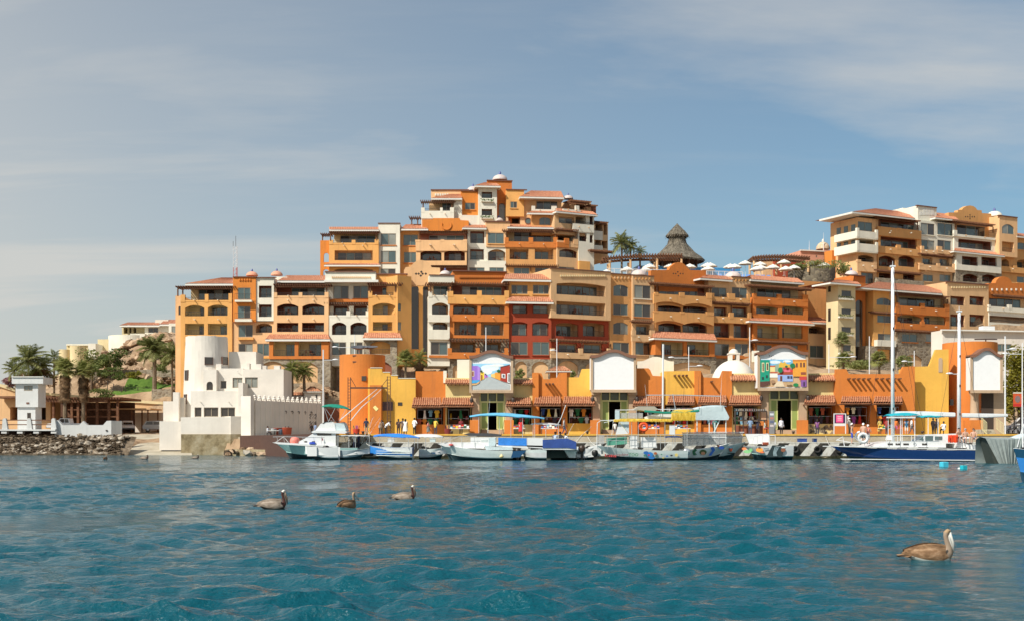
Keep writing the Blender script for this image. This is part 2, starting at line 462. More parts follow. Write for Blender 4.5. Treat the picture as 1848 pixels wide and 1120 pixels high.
def railing(parent,fr,u0,u1,z0,z1,o,name='railing',mat=None):
 mb=MB(fr.T)
 mb.box(u0,u1,o-0.02,o+0.02,z1-0.04,z1);mb.box(u0,u1,o-0.015,o+0.015,z0+0.05,z0+0.08)
 n=max(2,int((u1-u0)/0.22))
 for k in range(n+1):
  u=u0+(u1-u0)*k/n
  mb.box(u-0.012,u+0.012,o-0.012,o+0.012,z0+0.08,z1-0.04)
 return mb.build(name,mat or M_RAIL,parent)
def panel(parent,fr,mat,x0,y0,x1,y1,ops=(),off=0.0,depth=6.0,name='wall',inner=None,cap=True,z0=None,z1=None):
 """A block whose front has real openings. ops: (kind, x0, y0, x1, y1[, opts])
    kinds: w flush window, l recessed loggia, a arched loggia, A arched window, h hole through, d dark recess."""
 u0,u1,za,zb=fr.rect(x0,y0,x1,y1,off)
 if z0 is not None:za=z0
 if z1 is not None:zb=z1
 O=[]
 for op in ops:
  k=op[0];a0,a1,b0,b1=fr.rect(*op[1:5],off)
  a0=max(a0,u0+0.05);a1=min(a1,u1-0.05);b0=max(b0,za+0.02);b1=min(b1,zb-0.02)
  if a1-a0<0.15 or b1-b0<0.15:continue
  O.append((k,a0,a1,b0,b1,op[5]if len(op)>5 else{}))
 us=sorted({u0,u1,*[q for e in O for q in e[1:3]]});zs=sorted({za,zb,*[q for e in O for q in e[3:5]]})
 mb=MB(fr.T)
 vid={}
 def V(u,z):
  if(u,z)not in vid:vid[(u,z)]=mb.vert(u,off,z)
  return vid[(u,z)]
 for i in range(len(us)-1):
  for j in range(len(zs)-1):
   uc,zc_=(us[i]+us[i+1])/2,(zs[j]+zs[j+1])/2
   if any(e[1]<uc<e[2]and e[3]<zc_<e[4]for e in O):continue
   mb.face((V(us[i],zs[j]),V(us[i+1],zs[j]),V(us[i+1],zs[j+1]),V(us[i],zs[j+1])))
 bk=off-depth
 mb.quad((u0,bk,za),(u0,off,za),(u0,off,zb),(u0,bk,zb))
 mb.quad((u1,off,za),(u1,bk,za),(u1,bk,zb),(u1,off,zb))
 mb.quad((u0,off,zb),(u1,off,zb),(u1,bk,zb),(u0,bk,zb))
 mb.quad((u0,bk,za),(u1,bk,za),(u1,off,za),(u0,off,za))
 if not any(e[0]=='h' for e in O):
  mb.quad((u1,bk,za),(u0,bk,za),(u0,bk,zb),(u1,bk,zb))
 jobs=[]
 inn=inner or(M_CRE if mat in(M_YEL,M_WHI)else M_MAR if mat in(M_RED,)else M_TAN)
 for k,a0,a1,b0,b1,opt in O:
  rd=opt.get('d',{'w':0.16,'A':0.18,'l':1.9,'a':1.9,'h':depth,'d':2.5,'b':0.3}[k])
  r=off-rd
  zt=b1
  pts=None
  if k in('a','A','b')or opt.get('arch'):
   rise=(b1-b0)*opt.get('rise',0.26)
   rise=min(rise,(a1-a0)*0.5)
   pts=arch_pts(a0,a1,b1,rise)
   zt=b1-rise
   for q in range(len(pts)-1):
    p0,p1=pts[q],pts[q+1]
    mb.mi=0
    mb.quad((p0[0],off,p0[1]),(p1[0],off,p1[1]),(p1[0],off,b1),(p0[0],off,b1))
    th=min(rd,0.35)
    mb.quad((p0[0],off,p0[1]),(p0[0],off-th,p0[1]),(p1[0],off-th,p1[1]),(p1[0],off,p1[1]))
    if k=='a':mb.quad((p0[0],off-th,p0[1]),(p1[0],off-th,p1[1]),(p1[0],off-th,b1),(p0[0],off-th,b1))
  mb.mi=0
  sm=1 if k in('l','a')else 0
  # reveals: thickness of the wall keeps the wall colour, the room behind takes its own
  th=min(rd,0.35)
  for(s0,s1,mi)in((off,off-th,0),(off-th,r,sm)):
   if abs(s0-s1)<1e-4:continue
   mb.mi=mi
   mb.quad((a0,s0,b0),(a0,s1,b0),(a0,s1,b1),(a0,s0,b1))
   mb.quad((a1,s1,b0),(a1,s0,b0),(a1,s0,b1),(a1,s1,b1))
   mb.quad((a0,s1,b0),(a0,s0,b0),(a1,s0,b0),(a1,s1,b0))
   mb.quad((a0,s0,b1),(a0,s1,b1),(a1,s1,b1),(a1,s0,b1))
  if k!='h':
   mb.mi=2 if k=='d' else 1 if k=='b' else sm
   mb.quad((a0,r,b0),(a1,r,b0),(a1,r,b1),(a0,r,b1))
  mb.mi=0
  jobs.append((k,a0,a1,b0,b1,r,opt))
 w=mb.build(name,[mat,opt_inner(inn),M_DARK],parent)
 for k,a0,a1,b0,b1,r,opt in jobs:
  wd=a1-a0
  if k in('w','A'):
   window(parent,fr,a0+0.02,a1-0.02,b0+0.02,b1-0.02,r+0.10,opt.get('n',2 if wd>1.0 else 1),mats=opt.get('mats'))
   if opt.get('sill',True)and wd>0.9 and k=='w':
    sb=MB(fr.T);sb.box(a0-0.12,a1+0.12,off+0.003,off+0.14,b0-0.14,b0-0.005)
    sb.build('sill',opt.get('sillmat',mat),parent)
  elif k in('l','a'):
   n=opt.get('n',2 if wd<4.5 else 4)
   if opt.get('full')or wd<2.4:w0,w1=a0+wd*0.06,a1-wd*0.06
   else:
    fr_=opt.get('f',random.choice(((0.28,0.94),(0.10,0.72),(0.2,0.86),(0.45,0.95))))
    w0,w1=a0+wd*fr_[0],a0+wd*fr_[1]
   window(parent,fr,w0,w1,b0+0.06,b0+(b1-b0)*0.86,r+0.06,n)
   if opt.get('rail',True):railing(parent,fr,a0+0.01,a1-0.01,b0,b0+min(1.0,(b1-b0)*0.4),off-0.12)
   if wd>3.0 and random.random()<0.6:TERR.append((fr,(a0+a1)/2+random.uniform(-.2,.2)*wd,off-0.9,b0))
 return w
def opt_inner(m):return m
TERR=[]  # spots where balcony furniture stands
def slab(parent,fr,mat,x0,y0,x1,y1,off,proj,name='ledge'):
 """projecting ledge / fascia / parapet box from the plane out by proj"""
 u0,u1,za,zb=fr.rect(x0,y0,x1,y1,off+proj)
 mb=MB(fr.T);mb.box(u0,u1,off+0.004,off+proj,za,zb)
 return mb.build(name,mat,parent)
def parapet(parent,fr,mat,x0,ytop,x1,ybot,piers=(),off=0.0,thick=0.35,pier_up=0.0,scallop=None):
 """low balcony wall with raised piers; piers: (x0, x1, ytop)"""
 u0,u1,za,zb=fr.rect(x0,ytop,x1,ybot,off)
 mb=MB(fr.T)
 if scallop:
  n=14;pts=[]
  for k in range(scallop):
   a=u0+(u1-u0)*k/scallop;b=u0+(u1-u0)*(k+1)/scallop
   pts+=[(a+(b-a)*q/n,za+0.45*(1-(2*q/n-1)**2))for q in range(n+1)]
  for q in range(len(pts)-1):
   p0,p1=pts[q],pts[q+1]
   if abs(p0[0]-p1[0])<1e-6:continue
   mb.prism([(p0[0],p0[1]),(p1[0],p1[1]),(p1[0],zb),(p0[0],zb)],off,off-thick)
 else:
  mb.box(u0,u1,off-thick,off,za,zb)
 for a,b,yt in piers:
  pu0,pu1,pz0,pz1=fr.rect(a,yt,b,ytop,off)
  mb.box(pu0,pu1,off-thick-0.03,off+0.03,zb-0.3,pz1)
 w=mb.build('parapet',mat,parent)
 ps=sorted([(fr.uz(a,ytop,off)[0],fr.uz(b,ytop,off)[0])for a,b,_ in piers])or[(u0,u0),(u1,u1)]
 for q in range(len(ps)-1):
  if ps[q+1][0]-ps[q][1]>0.5:
   railing(parent,fr,ps[q][1],ps[q+1][0],zb,zb+0.42,off-thick/2)
 # rain spout
 for q in range(1,3):
  if u1-u0>3:
   uc=u0+(u1-u0)*(0.27 if q==1 else 0.73);zz=(za+zb)/2+0.15
   sp=MB(fr.T);sp.tube([(uc,off,zz),(uc,off+0.42,zz-0.03)],0.075,6)
   sp.build('rain_spout',M_WHI if mat is not M_WHI else M_TAN,parent)
 return w
def pergola(parent,fr,x0,y0,x1,y1,off=0.0,out=0.7,back=2.6,posts=(),pitch=0.34):
 """row of rafters over a carrying beam; posts: (x, ybottom)"""
 u0,u1,za,zb=fr.rect(x0,y0,x1,y1,off+out)
 mb=MB(fr.T)
 hz=(zb-za)
 zr0=zb-min(0.22,hz*0.5)
 n=max(3,int((u1-u0)/pitch))
 for k in range(n+1):
  u=u0+(u1-u0)*k/n
  mb.box(u-0.055,u+0.055,off-back,off+out,zr0,zb)
 mb.box(u0+0.1,u1-0.1,off+out-0.75,off+out-0.55,zr0-0.24,zr0-0.004)
 p=mb.build('pergola',M_WOOD,parent)
 for x,yb in posts:
  u,zz=fr.uz(x,yb,off)
  pm=MB(fr.T);pm.tube([(u,off+out-0.65,zz-0.1),(u,off+out-0.65,zr0-0.2)],0.11,6)
  pm.build('post',M_WOOD,parent)
 return p
def tile_roof(parent,fr,x0,x1,ye,xr0,xr1,yr,off_e=0.7,off_r=-4.0,fascia=0.28,mat=None,pitch=0.30,name='roof'):
 """clay tile slope: eave at (x0..x1, ye), ridge at (xr0..xr1, yr) further back; white fascia under the eave"""
 xc=(x0+x1)/2
 a0,ze=fr.uz(x0,ye,off_e)[0],fr.uz(xc,ye,off_e)[1];a1=fr.uz(x1,ye,off_e)[0]
 b0,zr=fr.uz(xr0,yr,off_r)[0],fr.uz((xr0+xr1)/2,yr,off_r)[1];b1=fr.uz(xr1,yr,off_r)[0]
 zr=max(zr,ze+0.3)
 mb=MB(fr.T)
 n=max(3,int((a1-a0)/pitch))*2
 amp=0.075
 A=[];B=[]
 for k in range(n+1):
  t=k/n;h=amp if k%2 else 0.0
  A.append((a0+(a1-a0)*t,off_e,ze+h));B.append((b0+(b1-b0)*t,off_r,zr+h))
 rows=[A]
 m_=5
 for q in range(1,m_):
  s_=q/m_
  rows.append([tuple(pa[i]+(pb[i]-pa[i])*s_ for i in range(3))for pa,pb in zip(A,B)])
 rows.append(B)
 mb.grid(rows)
 # hip faces back down to the wall, and underside
 for(pa,pb)in((A[0],B[0]),(B[-1],A[-1])):
  mb.poly([pa,pb,(pb[0],off_r,ze-0.02),(pa[0],off_r,ze-0.02)])
 mb.poly([(b0,off_r,zr),(b1,off_r,zr),(a1,off_r-3,ze),(a0,off_r-3,ze)])
 r=mb.build(name,mat or M_TILE,parent)
 fb=MB(fr.T)
 fb.box(a0,a1,off_e-0.25,off_e-0.03,ze-fascia,ze-0.012)
 fb.box(a0,a0+0.2,off_r,off_e-0.26,ze-fascia,ze-0.02);fb.box(a1-0.2,a1,off_r,off_e-0.26,ze-fascia,ze-0.02)
 fb.box(a0+0.21,a1-0.21,off_r,off_e-0.26,ze-fascia*0.6,ze-0.03)
 fb.build('fascia',M_FASC,r)
 return r
def silhouette(parent,fr,mat,pts,off=0.0,thick=0.5,name='gable_wall',cap=True,holes=()):
 """free-form gable wall; pts in view pixels"""
 uv=[fr.uz(x,y,off)for x,y in pts]
 mb=MB(fr.T);mb.prism([(u,z)for u,z in uv],off,off-thick)
 w=mb.build(name,mat,parent)
 for x,y,r in holes:
  u,z=fr.uz(x,y,off);hb=MB(fr.T);rr=r
  hb.poly([(u,off+0.006,z+rr),(u+rr,off+0.006,z),(u,off+0.006,z-rr),(u-rr,off+0.006,z)])
  hb.build('vent_hole',M_DARK,w)
 return w
def bosses(parent,fr,mat,x0,x1,y,n,off,size=0.2):
 mb=MB(fr.T)
 for k in range(n):
  u,z=fr.uz(x0+(x1-x0)*(k+0.5)/n,y,off)
  mb.box(u-size/2,u+size/2,off+0.003,off+0.16,z-size*0.7,z+size*0.7)
 return mb.build('cornice_blocks',mat,parent,kind='stuff')
def dome(parent,fr,x,y,rpx,off,mat=None,knob=None,squash=0.75,name='dome'):
 """y: base row; rpx: radius in view pixels"""
 u,z=fr.uz(x,y,off);u2,_=fr.uz(x+rpx,y,off);r=u2-u
 mb=MB(fr.T)
 prof=[(r*cos(t),z+r*squash*sin(t))for t in(pi/2*k/8 for k in range(9))]
 mb.lathe(prof,u,off-r*0.2,24)
 d=mb.build(name,mat or M_DOME,parent,smooth=True)
 kb=MB(fr.T);k=r*0.16
 kb.lathe([(k,z+r*squash-0.1),(k,z+r*squash+k*1.5),(k*0.6,z+r*squash+k*2.4),(0.001,z+r*squash+k*2.8)],u,off-r*0.2,10)
 kb.build('finial',knob or M_BLUEDOME,d,smooth=True)
 return d
# ------------------------------------------------------------------ long lower hotel
def hotel_lower():
 H=thing('hotel_building','long four-storey orange and yellow resort hotel with balconies behind the market','hotel',P(900,690,180))
 Z4=(300,480,5.6);Z1=(600,470,5.333);Z2=(800,470,5.332);Z3=(1060,470,5.332);Z5=(1260,470,5.335)
 FL=Frame(420,178,radians(0));FM=Frame(735,178.5,radians(8));FR=Frame(990,181.5,radians(25))
 f=FL.at(Z4)
 # block A, yellow
 panel(H,f,M_YEL,145,352,665,1330,[('a',190,393,385,505,{'f':(.62,.97)}),('a',420,390,620,500,{'full':1,'n':4}),('l',190,578,382,692,{'f':(.58,.97)}),('l',420,578,615,692,{'f':(.5,.97)}),
 ('l',190,765,382,880),('l',420,765,615,880)],depth=9)
 parapet(H,f,M_YEL,145,345,665,362,[(145,190,290),(390,426,285),(630,665,278)],off=0.03)
 panel(H,f,M_CRE,250,175,680,352,[('w',325,238,650,345,{'n':4,'sill':False})],off=-2.6,depth=7,inner=M_CRE)
 panel(H,f,M_PEA,93,300,152,1330,[('A',123,405,147,495)],off=-2.5,depth=6)
 pergola(H,f,95,200,690,228,off=-0.2,out=0.8,posts=((170,290),(120,300),(660,280)))
 tile_roof(H,f,190,700,180,560,690,122,0.2,-5)
 # block B, orange stair tower
 panel(H,f,M_ORA,675,112,905,560,[('w',722,220,852,340),('w',722,405,852,528)],off=0.25,depth=7)
 slab(H,f,M_WHI,692,342,862,362,0.25,0.75,'balcony_slab');slab(H,f,M_WHI,692,532,862,558,0.25,0.75,'balcony_slab')
 for yy in(342,532):
  u0,u1,a,b=f.rect(692,yy,862,yy+20,1.0);railing(H,f,u0,u1,b,b+0.9,0.95)
 bosses(H,f,M_ORA,730,860,142,5,0.25)
 slab(H,f,M_TRIM,672,106,912,114,0.1,0.35,'coping')
 panel(H,f,M_PEA,662,560,1090,1330,[('w',730,590,875,715),('a',905,575,1070,670,{'rise':.3}),('w',730,780,875,865),('w',918,778,1042,905)],off=-0.25,depth=8)
 slab(H,f,M_YEL,725,718,880,740,-0.25,0.4);slab(H,f,M_YEL,915,908,1050,930,-0.25,0.4)
 dome(H,f,865,100,60,-4,M_PNK);dome(H,f,1115,95,60,-5,M_PNK)
 # block C, white
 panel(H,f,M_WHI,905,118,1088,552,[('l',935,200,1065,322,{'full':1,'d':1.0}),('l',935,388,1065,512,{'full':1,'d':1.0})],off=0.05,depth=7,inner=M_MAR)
 slab(H,f,M_TRIM,903,112,1110,120,-0.1,0.4,'coping')
 panel(H,f,M_WHI,1100,110,1225,200,off=-3,depth=4)
 # block D, peach
 panel(H,f,M_PEA,1085,305,1640,745,[('a',1120,380,1335,495),('a',1375,380,1597,490,{'full':1,'n':3}),('l',1118,570,1335,662,{'f':(.6,.97)}),('l',1372,568,1595,660,{'f':(.5,.97)})],off=0.3,depth=8,inner=M_MAR)
 parapet(H,f,M_PEA,1085,300,1640,318,[(1087,1120,268),(1338,1375,268),(1600,1640,265)],off=0.33)
 for xx,yy in((1232,345),(1490,345),(1232,535),(1490,535),(290,540),(530,540)):
  u,z=f.uz(xx,yy,0.3);sp=MB(f.T);sp.tube([(u,0,z),(u,0.75,z)],0.08,6);sp.build('rain_spout',M_WHI,H)
 panel(H,f,M_MAR,1118,175,1660,310,[('w',1265,222,1600,306,{'n':4,'sill':False})],off=-2.2,depth=6)
 pergola(H,f,1085,180,1655,212,off=0.3,out=0.6,posts=((1110,270),(1620,268)))
 tile_roof(H,f,1120,1690,150,1215,1690,98,-0.5,-5)
 tile_roof(H,f,1000,1655,735,1040,1640,688,2.0,0.32)
 panel(H,f,M_TER,1040,748,1640,935,[('l',1080,757,1297,905,{'f':(.5,.98)}),('l',1335,757,1567,905,{'f':(.38,.98)})],off=1.6,depth=5,inner=M_CRE)
 # base wall of rubble with walled-up arches
 panel(H,f,M_STO,640,935,1660,1300,[('b',1250,960,1530,1180,{'d':.3}),('b',950,960,1200,1180,{'d':.3})],off=1.45,depth=6,inner=M_TAN)
 f=FL.at(Z1)
 # block E, cream with arches
 panel(H,f,M_WHI,-75,185,345,410,[('w',8,245,155,370,{'sillmat':M_TER}),('w',200,245,345,366,{'sillmat':M_TER})],off=-1.2,depth=6)
 panel(H,f,M_WHI,-75,410,345,530,[('l',8,435,152,526,{'full':1,'d':1.2}),('l',203,435,332,526,{'full':1,'d':1.2})],off=-1.0,depth=6,inner=M_MAR)
 slab(H,f,M_TER,-75,375,345,400,-1.2,0.5)
 pergola(H,f,-75,402,345,430,off=-0.9,out=1.2,back=0.0,posts=((155,490),))
 panel(H,f,M_WHI,-75,530,345,1010,[('a',-5,592,133,712),('a',172,592,328,710),('w',-5,782,132,905),('w',170,782,292,900)],off=0.2,depth=8,inner=M_MAR)
 parapet(H,f,M_WHI,-75,525,345,545,[(133,172,485),(-75,-40,485),(320,345,485)],off=0.23)
 panel(H,f,M_WHI,-70,112,415,188,off=-0.2,depth=5)
 slab(H,f,M_TRIM,-75,104,418,113,-0.4,0.4,'coping')
 bosses(H,f,M_TAN,-10,370,165,20,-0.2,0.16)
 slab(H,f,M_FASC,-80,188,440,210,-0.6,1.2,'fascia')
 # block F, yellow with canopy
 panel(H,f,M_YEL,418,135,712,300,off=-1.6,depth=6)
 slab(H,f,M_TRIM,412,126,722,136,-2.0,0.6,'coping')
 panel(H,f,M_MAR,345,210,640,345,[('w',478,262,605,335,{'sill':False})],off=-1.5,depth=4)
 panel(H,f,M_YEL,345,340,628,1010,[('a',385,408,605,522,{'f':(.4,.97)}),('l',388,588,575,672,{'f':(.42,.97)})],off=0.6,depth=8,inner=M_CRE)
 parapet(H,f,M_YEL,345,335,628,352,[(345,382,295),(588,628,295)],off=0.63)
 pergola(H,f,335,213,668,240,off=0.6,out=0.7,posts=((365,300),(608,300)))
 tile_roof(H,f,290,668,742,310,650,692,1.9,0.62)
 panel(H,f,M_STO,298,758,620,1250,[('a',360,775,556,896,{'f':(.45,.97)}),('b',330,960,570,1200,{'d':.3})],off=1.2,depth=6,inner=M_MAR)
 FS=Frame(718,177.2,radians(38)).at(Z1)
 panel(H,FS,M_YEL,626,150,760,1010,[('A',630,410,662,482),('w',630,590,662,668)],off=0.0,depth=4)
 # block G, gable wall with tall stair windows
 g=FM.at(Z1)
 silhouette(H,g,M_PEA,[(690,250),(690,92),(705,66),(750,62),(768,40),(790,18),(820,4),(855,-3),(890,4),(920,18),(942,42),(955,68),(1035,72),(1045,250)],off=-2.0,thick=0.6,
 holes=((855,112,.2),(830,130,.2),(868,130,.2),(898,130,.2),(805,130,.2),(850,148,.2)))
 panel(H,g,M_YEL,690,240,1010,1000,[('A',757,240,832,850,{'rise':.06,'n':1,'d':.3,'mats':[M_GL2]}),('A',870,240,925,905,{'rise':.06,'n':1,'d':.3,'mats':[M_GL2]})],off=-2.0,depth=6)
 # block H, white with arches
 panel(H,g,M_WHI,932,145,1172,212,off=0.2,depth=5);slab(H,g,M_TRIM,930,138,1176,146,0.0,0.35,'coping')
 dome(H,g,1085,135,52,-1.5)
 panel(H,g,M_TAN,930,212,1128,345,[('w',970,245,1112,338,{'sill':False})],off=-1.3,depth=4)
 panel(H,g,M_WHI,925,340,1128,1010,[('a',958,405,1115,520,{'full':1}),('a',965,588,1108,672,{'full':1}),('w',945,780,1108,905)],off=0.4,depth=7,inner=M_TAN)
 parapet(H,g,M_WHI,925,335,1128,352,[(925,960,298),(1100,1128,298)],off=0.43)
 slab(H,g,M_TER,930,908,1112,930,0.4,0.3);slab(H,g,M_WHI,925,522,1128,590,0.4,0.35,'balcony');slab(H,g,M_WHI,922,662,1128,755,0.4,0.35,'balcony')
 pergola(H,g,905,212,1170,235,off=0.4,out=0.7,posts=((945,300),(1118,300)))
 # block I, terracotta over orange
 g=FM.at(Z2)
 panel(H,g,M_TER,92,108,612,245,off=-1.8,depth=5);slab(H,g,M_TRIM,88,100,616,109,-2.0,0.5,'coping')
 bosses(H,g,M_TER,150,570,158,22,-1.8,0.24)
 panel(H,g,M_MAR,92,245,612,342,[('w',178,252,562,335,{'n':5,'sill':False})],off=-1.85,depth=4)
 panel(H,g,M_YEL,60,338,632,415,off=0.35,depth=2.0)
 parapet(H,g,M_YEL,45,334,632,420,[(40,95,295),(325,370,290),(590,632,290)],off=0.5,scallop=None)
 panel(H,g,M_TER,58,415,632,745,[('a',95,417,330,520,{'full':1,'n':2,'rise':.2}),('a',362,417,592,518,{'f':(.08,.85),'rise':.2}),('l',105,585,325,716,{'f':(.28,.97)}),('l',362,585,582,716,{'f':(.2,.9)})],off=0.35,depth=7,inner=M_TAN)
 parapet(H,g,M_TER,58,520,632,585,[(58,92,475),(330,358,475),(595,632,475)],off=0.5)
 pergola(H,g,90,210,640,242,off=0.35,out=0.7,posts=((80,300),(615,295)))
 panel(H,g,M_STO,45,742,632,1200,[('l',75,780,312,885,{'f':(.4,.97)}),('l',385,780,556,885,{'full':1}),('b',90,985,330,1150,{'d':.3}),('b',380,985,580,1150,{'d':.3})],off=0.2,depth=7,inner=M_TAN)
 parapet(H,g,M_TER,45,882,632,942,[(45,82,838),(315,350,838),(590,626,838)],off=1.0)
 pergola(H,g,60,748,632,778,off=0.5,out=0.9,posts=((335,840),(605,840)),pitch=0.45)
 # block J, yellow over red
 tile_roof(H,g,582,1038,185,600,1038,132,0.9,-2.0)
 panel(H,g,M_YEL,630,205,1040,352,[('w',655,237,812,325,{'n':3}),('w',862,237,1020,325,{'n':3})],off=0.1,depth=6)
 tile_roof(H,g,603,1062,398,640,1040,352,1.2,0.15)
 panel(H,g,M_RED,632,410,1040,945,[('l',665,420,808,510,{'full':1,'d':.5}),('l',860,420,1012,510,{'full':1,'d':.5}),('a',658,588,810,720,{'full':1,'d':.6,'rise':.14}),('a',856,588,1016,720,{'full':1,'d':.6,'rise':.14}),
 ('w',648,780,812,905),('w',860,780,1020,905)],off=0.05,depth=7,inner=M_RED)
 panel(H,g,M_STO,632,945,1040,1200,[('b',690,968,805,1150,{'d':.25}),('b',852,968,1010,1150,{'d':.25})],off=0.3,depth=5)
 # block K, tan box over dark red
 g=FR.at(Z2)
 panel(H,g,M_TAN,1036,95,1612,562,[('a',1090,218,1560,338,{'full':1,'n':6,'rise':.16}),('l',1088,402,1560,522,{'full':1,'n':6})],off=0.9,depth=8,inner=M_TAN)
 slab(H,g,M_TRIM,1032,88,1616,96,0.6,0.45,'coping');bosses(H,g,M_CRE,1120,1560,150,20,0.9,0.2)
 panel(H,g,M_RED,1040,560,1600,945,[('a',1085,598,1300,726,{'f':(.12,.9),'rise':.12}),('a',1345,598,1552,726,{'f':(.05,.8),'rise':.12}),('l',1110,795,1290,886,{'full':1,'d':.5}),('l',1350,795,1530,886,{'full':1,'d':.5})],off=0.0,depth=7,inner=M_TAN)
 pergola(H,g,1045,755,1600,782,off=0.0,out=1.0,posts=((1325,845),(1600,845)),pitch=0.5)
 parapet(H,g,M_TAN,1036,886,1610,942,[(1036,1072,838),(1308,1345,842),(1582,1612,842)],off=0.9)
 panel(H,g,M_STO,1036,942,1620,1250,[('b',1100,962,1300,1160,{'d':.25}),('b',1370,968,1560,1160,{'d':.25})],off=0.4,depth=5)
 # blocks L, M
 g=FR.at(Z3)
 panel(H,g,M_OCH,205,132,437,1000,[('A',250,235,392,345,{'rise':.2}),('w',248,420,390,526),('A',248,592,392,708,{'rise':.2}),('w',245,785,402,890)],off=0.0,depth=7)
 slab(H,g,M_TRIM,225,128,440,136,-0.2,0.35,'coping');bosses(H,g,M_TAN,245,412,168,5,0.0,0.22)
 panel(H,g,M_TAN,435,148,642,1000,[('w',452,240,610,368,{'sillmat':M_WHI}),('w',450,422,610,545,{'sillmat':M_TER}),('l',468,612,602,712,{'full':1,'d':.9}),('w',462,785,620,905)],off=0.35,depth=7)
 bosses(H,g,M_OCH,450,612,176,5,0.35,0.22);dome(H,g,505,145,66,-1.5)
 slab(H,g,M_TRIM,435,142,646,149,0.2,0.3,'coping')
 pergola(H,g,440,572,640,600,off=0.35,out=1.0,back=0.0)
 parapet(H,g,M_TAN,430,712,650,775,[(430,468,668),(605,650,668)],off=1.1)
 # block N, ochre with red gable
 silhouette(H,g,M_TER,[(610,300),(612,96),(785,92),(798,62),(825,42),(850,24),(880,16),(912,24),(940,44),(965,72),(985,92),(1142,98),(1142,300)],off=-1.6,thick=0.8,
 holes=((870,112,.16),(828,128,.14),(850,128,.14),(895,128,.14),(920,128,.14),(875,148,.14)))
 em=MB(g.T);_u,_z=g.uz(880,30,-1.55);em.lathe([(0.75,-0.1),(0.8,0.05),(0.45,0.22),(0.001,0.25)],0,0,12)
 em.v=[g.T(_u+(p.x),-1.5+p.z,_z+p.y)for p in em.v];em.build('medallion',M_STO,H,smooth=True)
 panel(H,g,M_MAR,655,245,1150,345,[('w',690,262,1060,336,{'n':5,'sill':False})],off=-1.6,depth=4)
 pergola(H,g,618,224,1222,248,off=0.4,out=0.7,posts=((668,305),(1185,310)))
 panel(H,g,M_OCH,640,430,1218,700,[('a',680,432,905,500,{'full':1,'rise':.2}),('a',920,432,1150,500,{'full':1,'rise':.2}),('a',683,598,905,690,{'full':1}),('a',915,598,1150,690,{'full':1})],off=0.3,depth=7,inner=M_MAR)
 panel(H,g,M_OCH,640,338,1218,432,off=0.28,depth=1.8)
 parapet(H,g,M_OCH,640,334,1200,432,[(650,682,305),(888,936,308),(1150,1200,312)],off=0.9,scallop=2)
 parapet(H,g,M_OCH,640,496,1218,612,[(640,682,488),(895,935,490),(1145,1218,494)],off=0.9,scallop=2)
 tile_roof(H,g,640,1250,752,625,1222,690,2.6,0.32)
 panel(H,g,M_TER,655,768,1226,912,[('l',712,780,926,906,{'f':(.0,.72)}),('l',960,780,1176,906,{'f':(.0,.66)})],off=2.0,depth=5,inner=M_CRE)
 panel(H,g,M_STO,640,912,1240,1200,[('b',820,975,1190,1150,{'d':.25,'rise':.2})],off=1.8,depth=5)
 # block O
 g=FR.at(Z5)
 panel(H,g,M_TAN,100,190,505,365,[('w',130,262,272,358),('w',325,262,472,362)],off=-0.4,depth=6)
 panel(H,g,M_TAN,332,162,506,192,off=-0.4,depth=4);slab(H,g,M_TRIM,330,156,510,163,-0.6,0.4,'coping');bosses(H,g,M_OCH,345,472,192,4,-0.4,0.22)
 tile_roof(H,g,22,332,180,60,330,148,0.4,-3);dome(H,g,345,165,66,-2.5)
 parapet(H,g,M_OCH,135,358,500,402,[(135,155,315),(290,355,318),(478,500,322)],off=0.6)
 panel(H,g,M_OCH,120,402,505,1010,[('l',138,448,276,540,{'full':1,'d':.8}),('l',328,448,472,542,{'full':1,'d':.8}),('l',150,602,302,742,{'f':(.02,.66),'d':1.0}),('l',342,602,486,742,{'f':(.02,.7),'d':1.0}),
 ('w',158,797,300,912,{'sillmat':M_TER}),('w',353,797,482,912,{'sillmat':M_TER})],off=0.0,depth=7,inner=M_MAR)
 pergola(H,g,118,400,512,426,off=0.0,out=0.9,back=0.0,posts=((310,500),))
 parapet(H,g,M_OCH,130,540,512,600,[(300,342,500),(482,512,500)],off=0.6)
 slab(H,g,M_TER,150,742,486,756,0.0,0.35);slab(H,g,M_TER,110,914,520,940,0.0,0.5)
 panel(H,g,M_STO,100,940,520,1200,off=0.2,depth=5)
 # block P, terracotta end
 panel(H,g,M_CRE,505,205,962,365,[('w',568,280,890,362,{'n':4,'sill':False})],off=-1.6,depth=5)
 tile_roof(H,g,505,1022,200,505,962,158,0.0,-3.5)
 pergola(H,g,500,246,1118,272,off=0.4,out=0.7,posts=((545,320),(1035,350)))
 panel(H,g,M_TER,530,368,1058,770,[('a',558,437,770,517,{'full':1,'rise':.18}),('a',808,437,1018,520,{'f':(.0,.45),'rise':.2}),('l',570,625,776,746,{'f':(.0,.55)}),('l',808,625,1006,746,{'f':(.0,.42)})],off=0.4,depth=7,inner=M_CRE)
 parapet(H,g,M_TER,530,362,1058,432,[(530,562,318),(765,802,325),(1010,1058,330)],off=0.55)
 tile_roof(H,g,490,1122,592,505,1060,566,1.5,0.42);tile_roof(H,g,1062,1292,592,1062,1180,545,0.6,-3.0)
 panel(H,g,M_TER,540,790,1060,1010,[('w',566,810,708,900),('w',830,810,960,900)],off=0.0,depth=5)
 pergola(H,g,535,770,1072,800,off=0.4,out=0.8,back=1.0,posts=((550,860),(1045,850)))
 panel(H,g,M_TAN,1056,605,1235,1010,[('a',1065,628,1222,702,{'full':1,'rise':.3}),('w',1075,815,1208,932,{'sillmat':M_WHI})],off=-1.0,depth=6)
 panel(H,g,M_STO,530,1010,1300,1250,off=-0.6,depth=5)
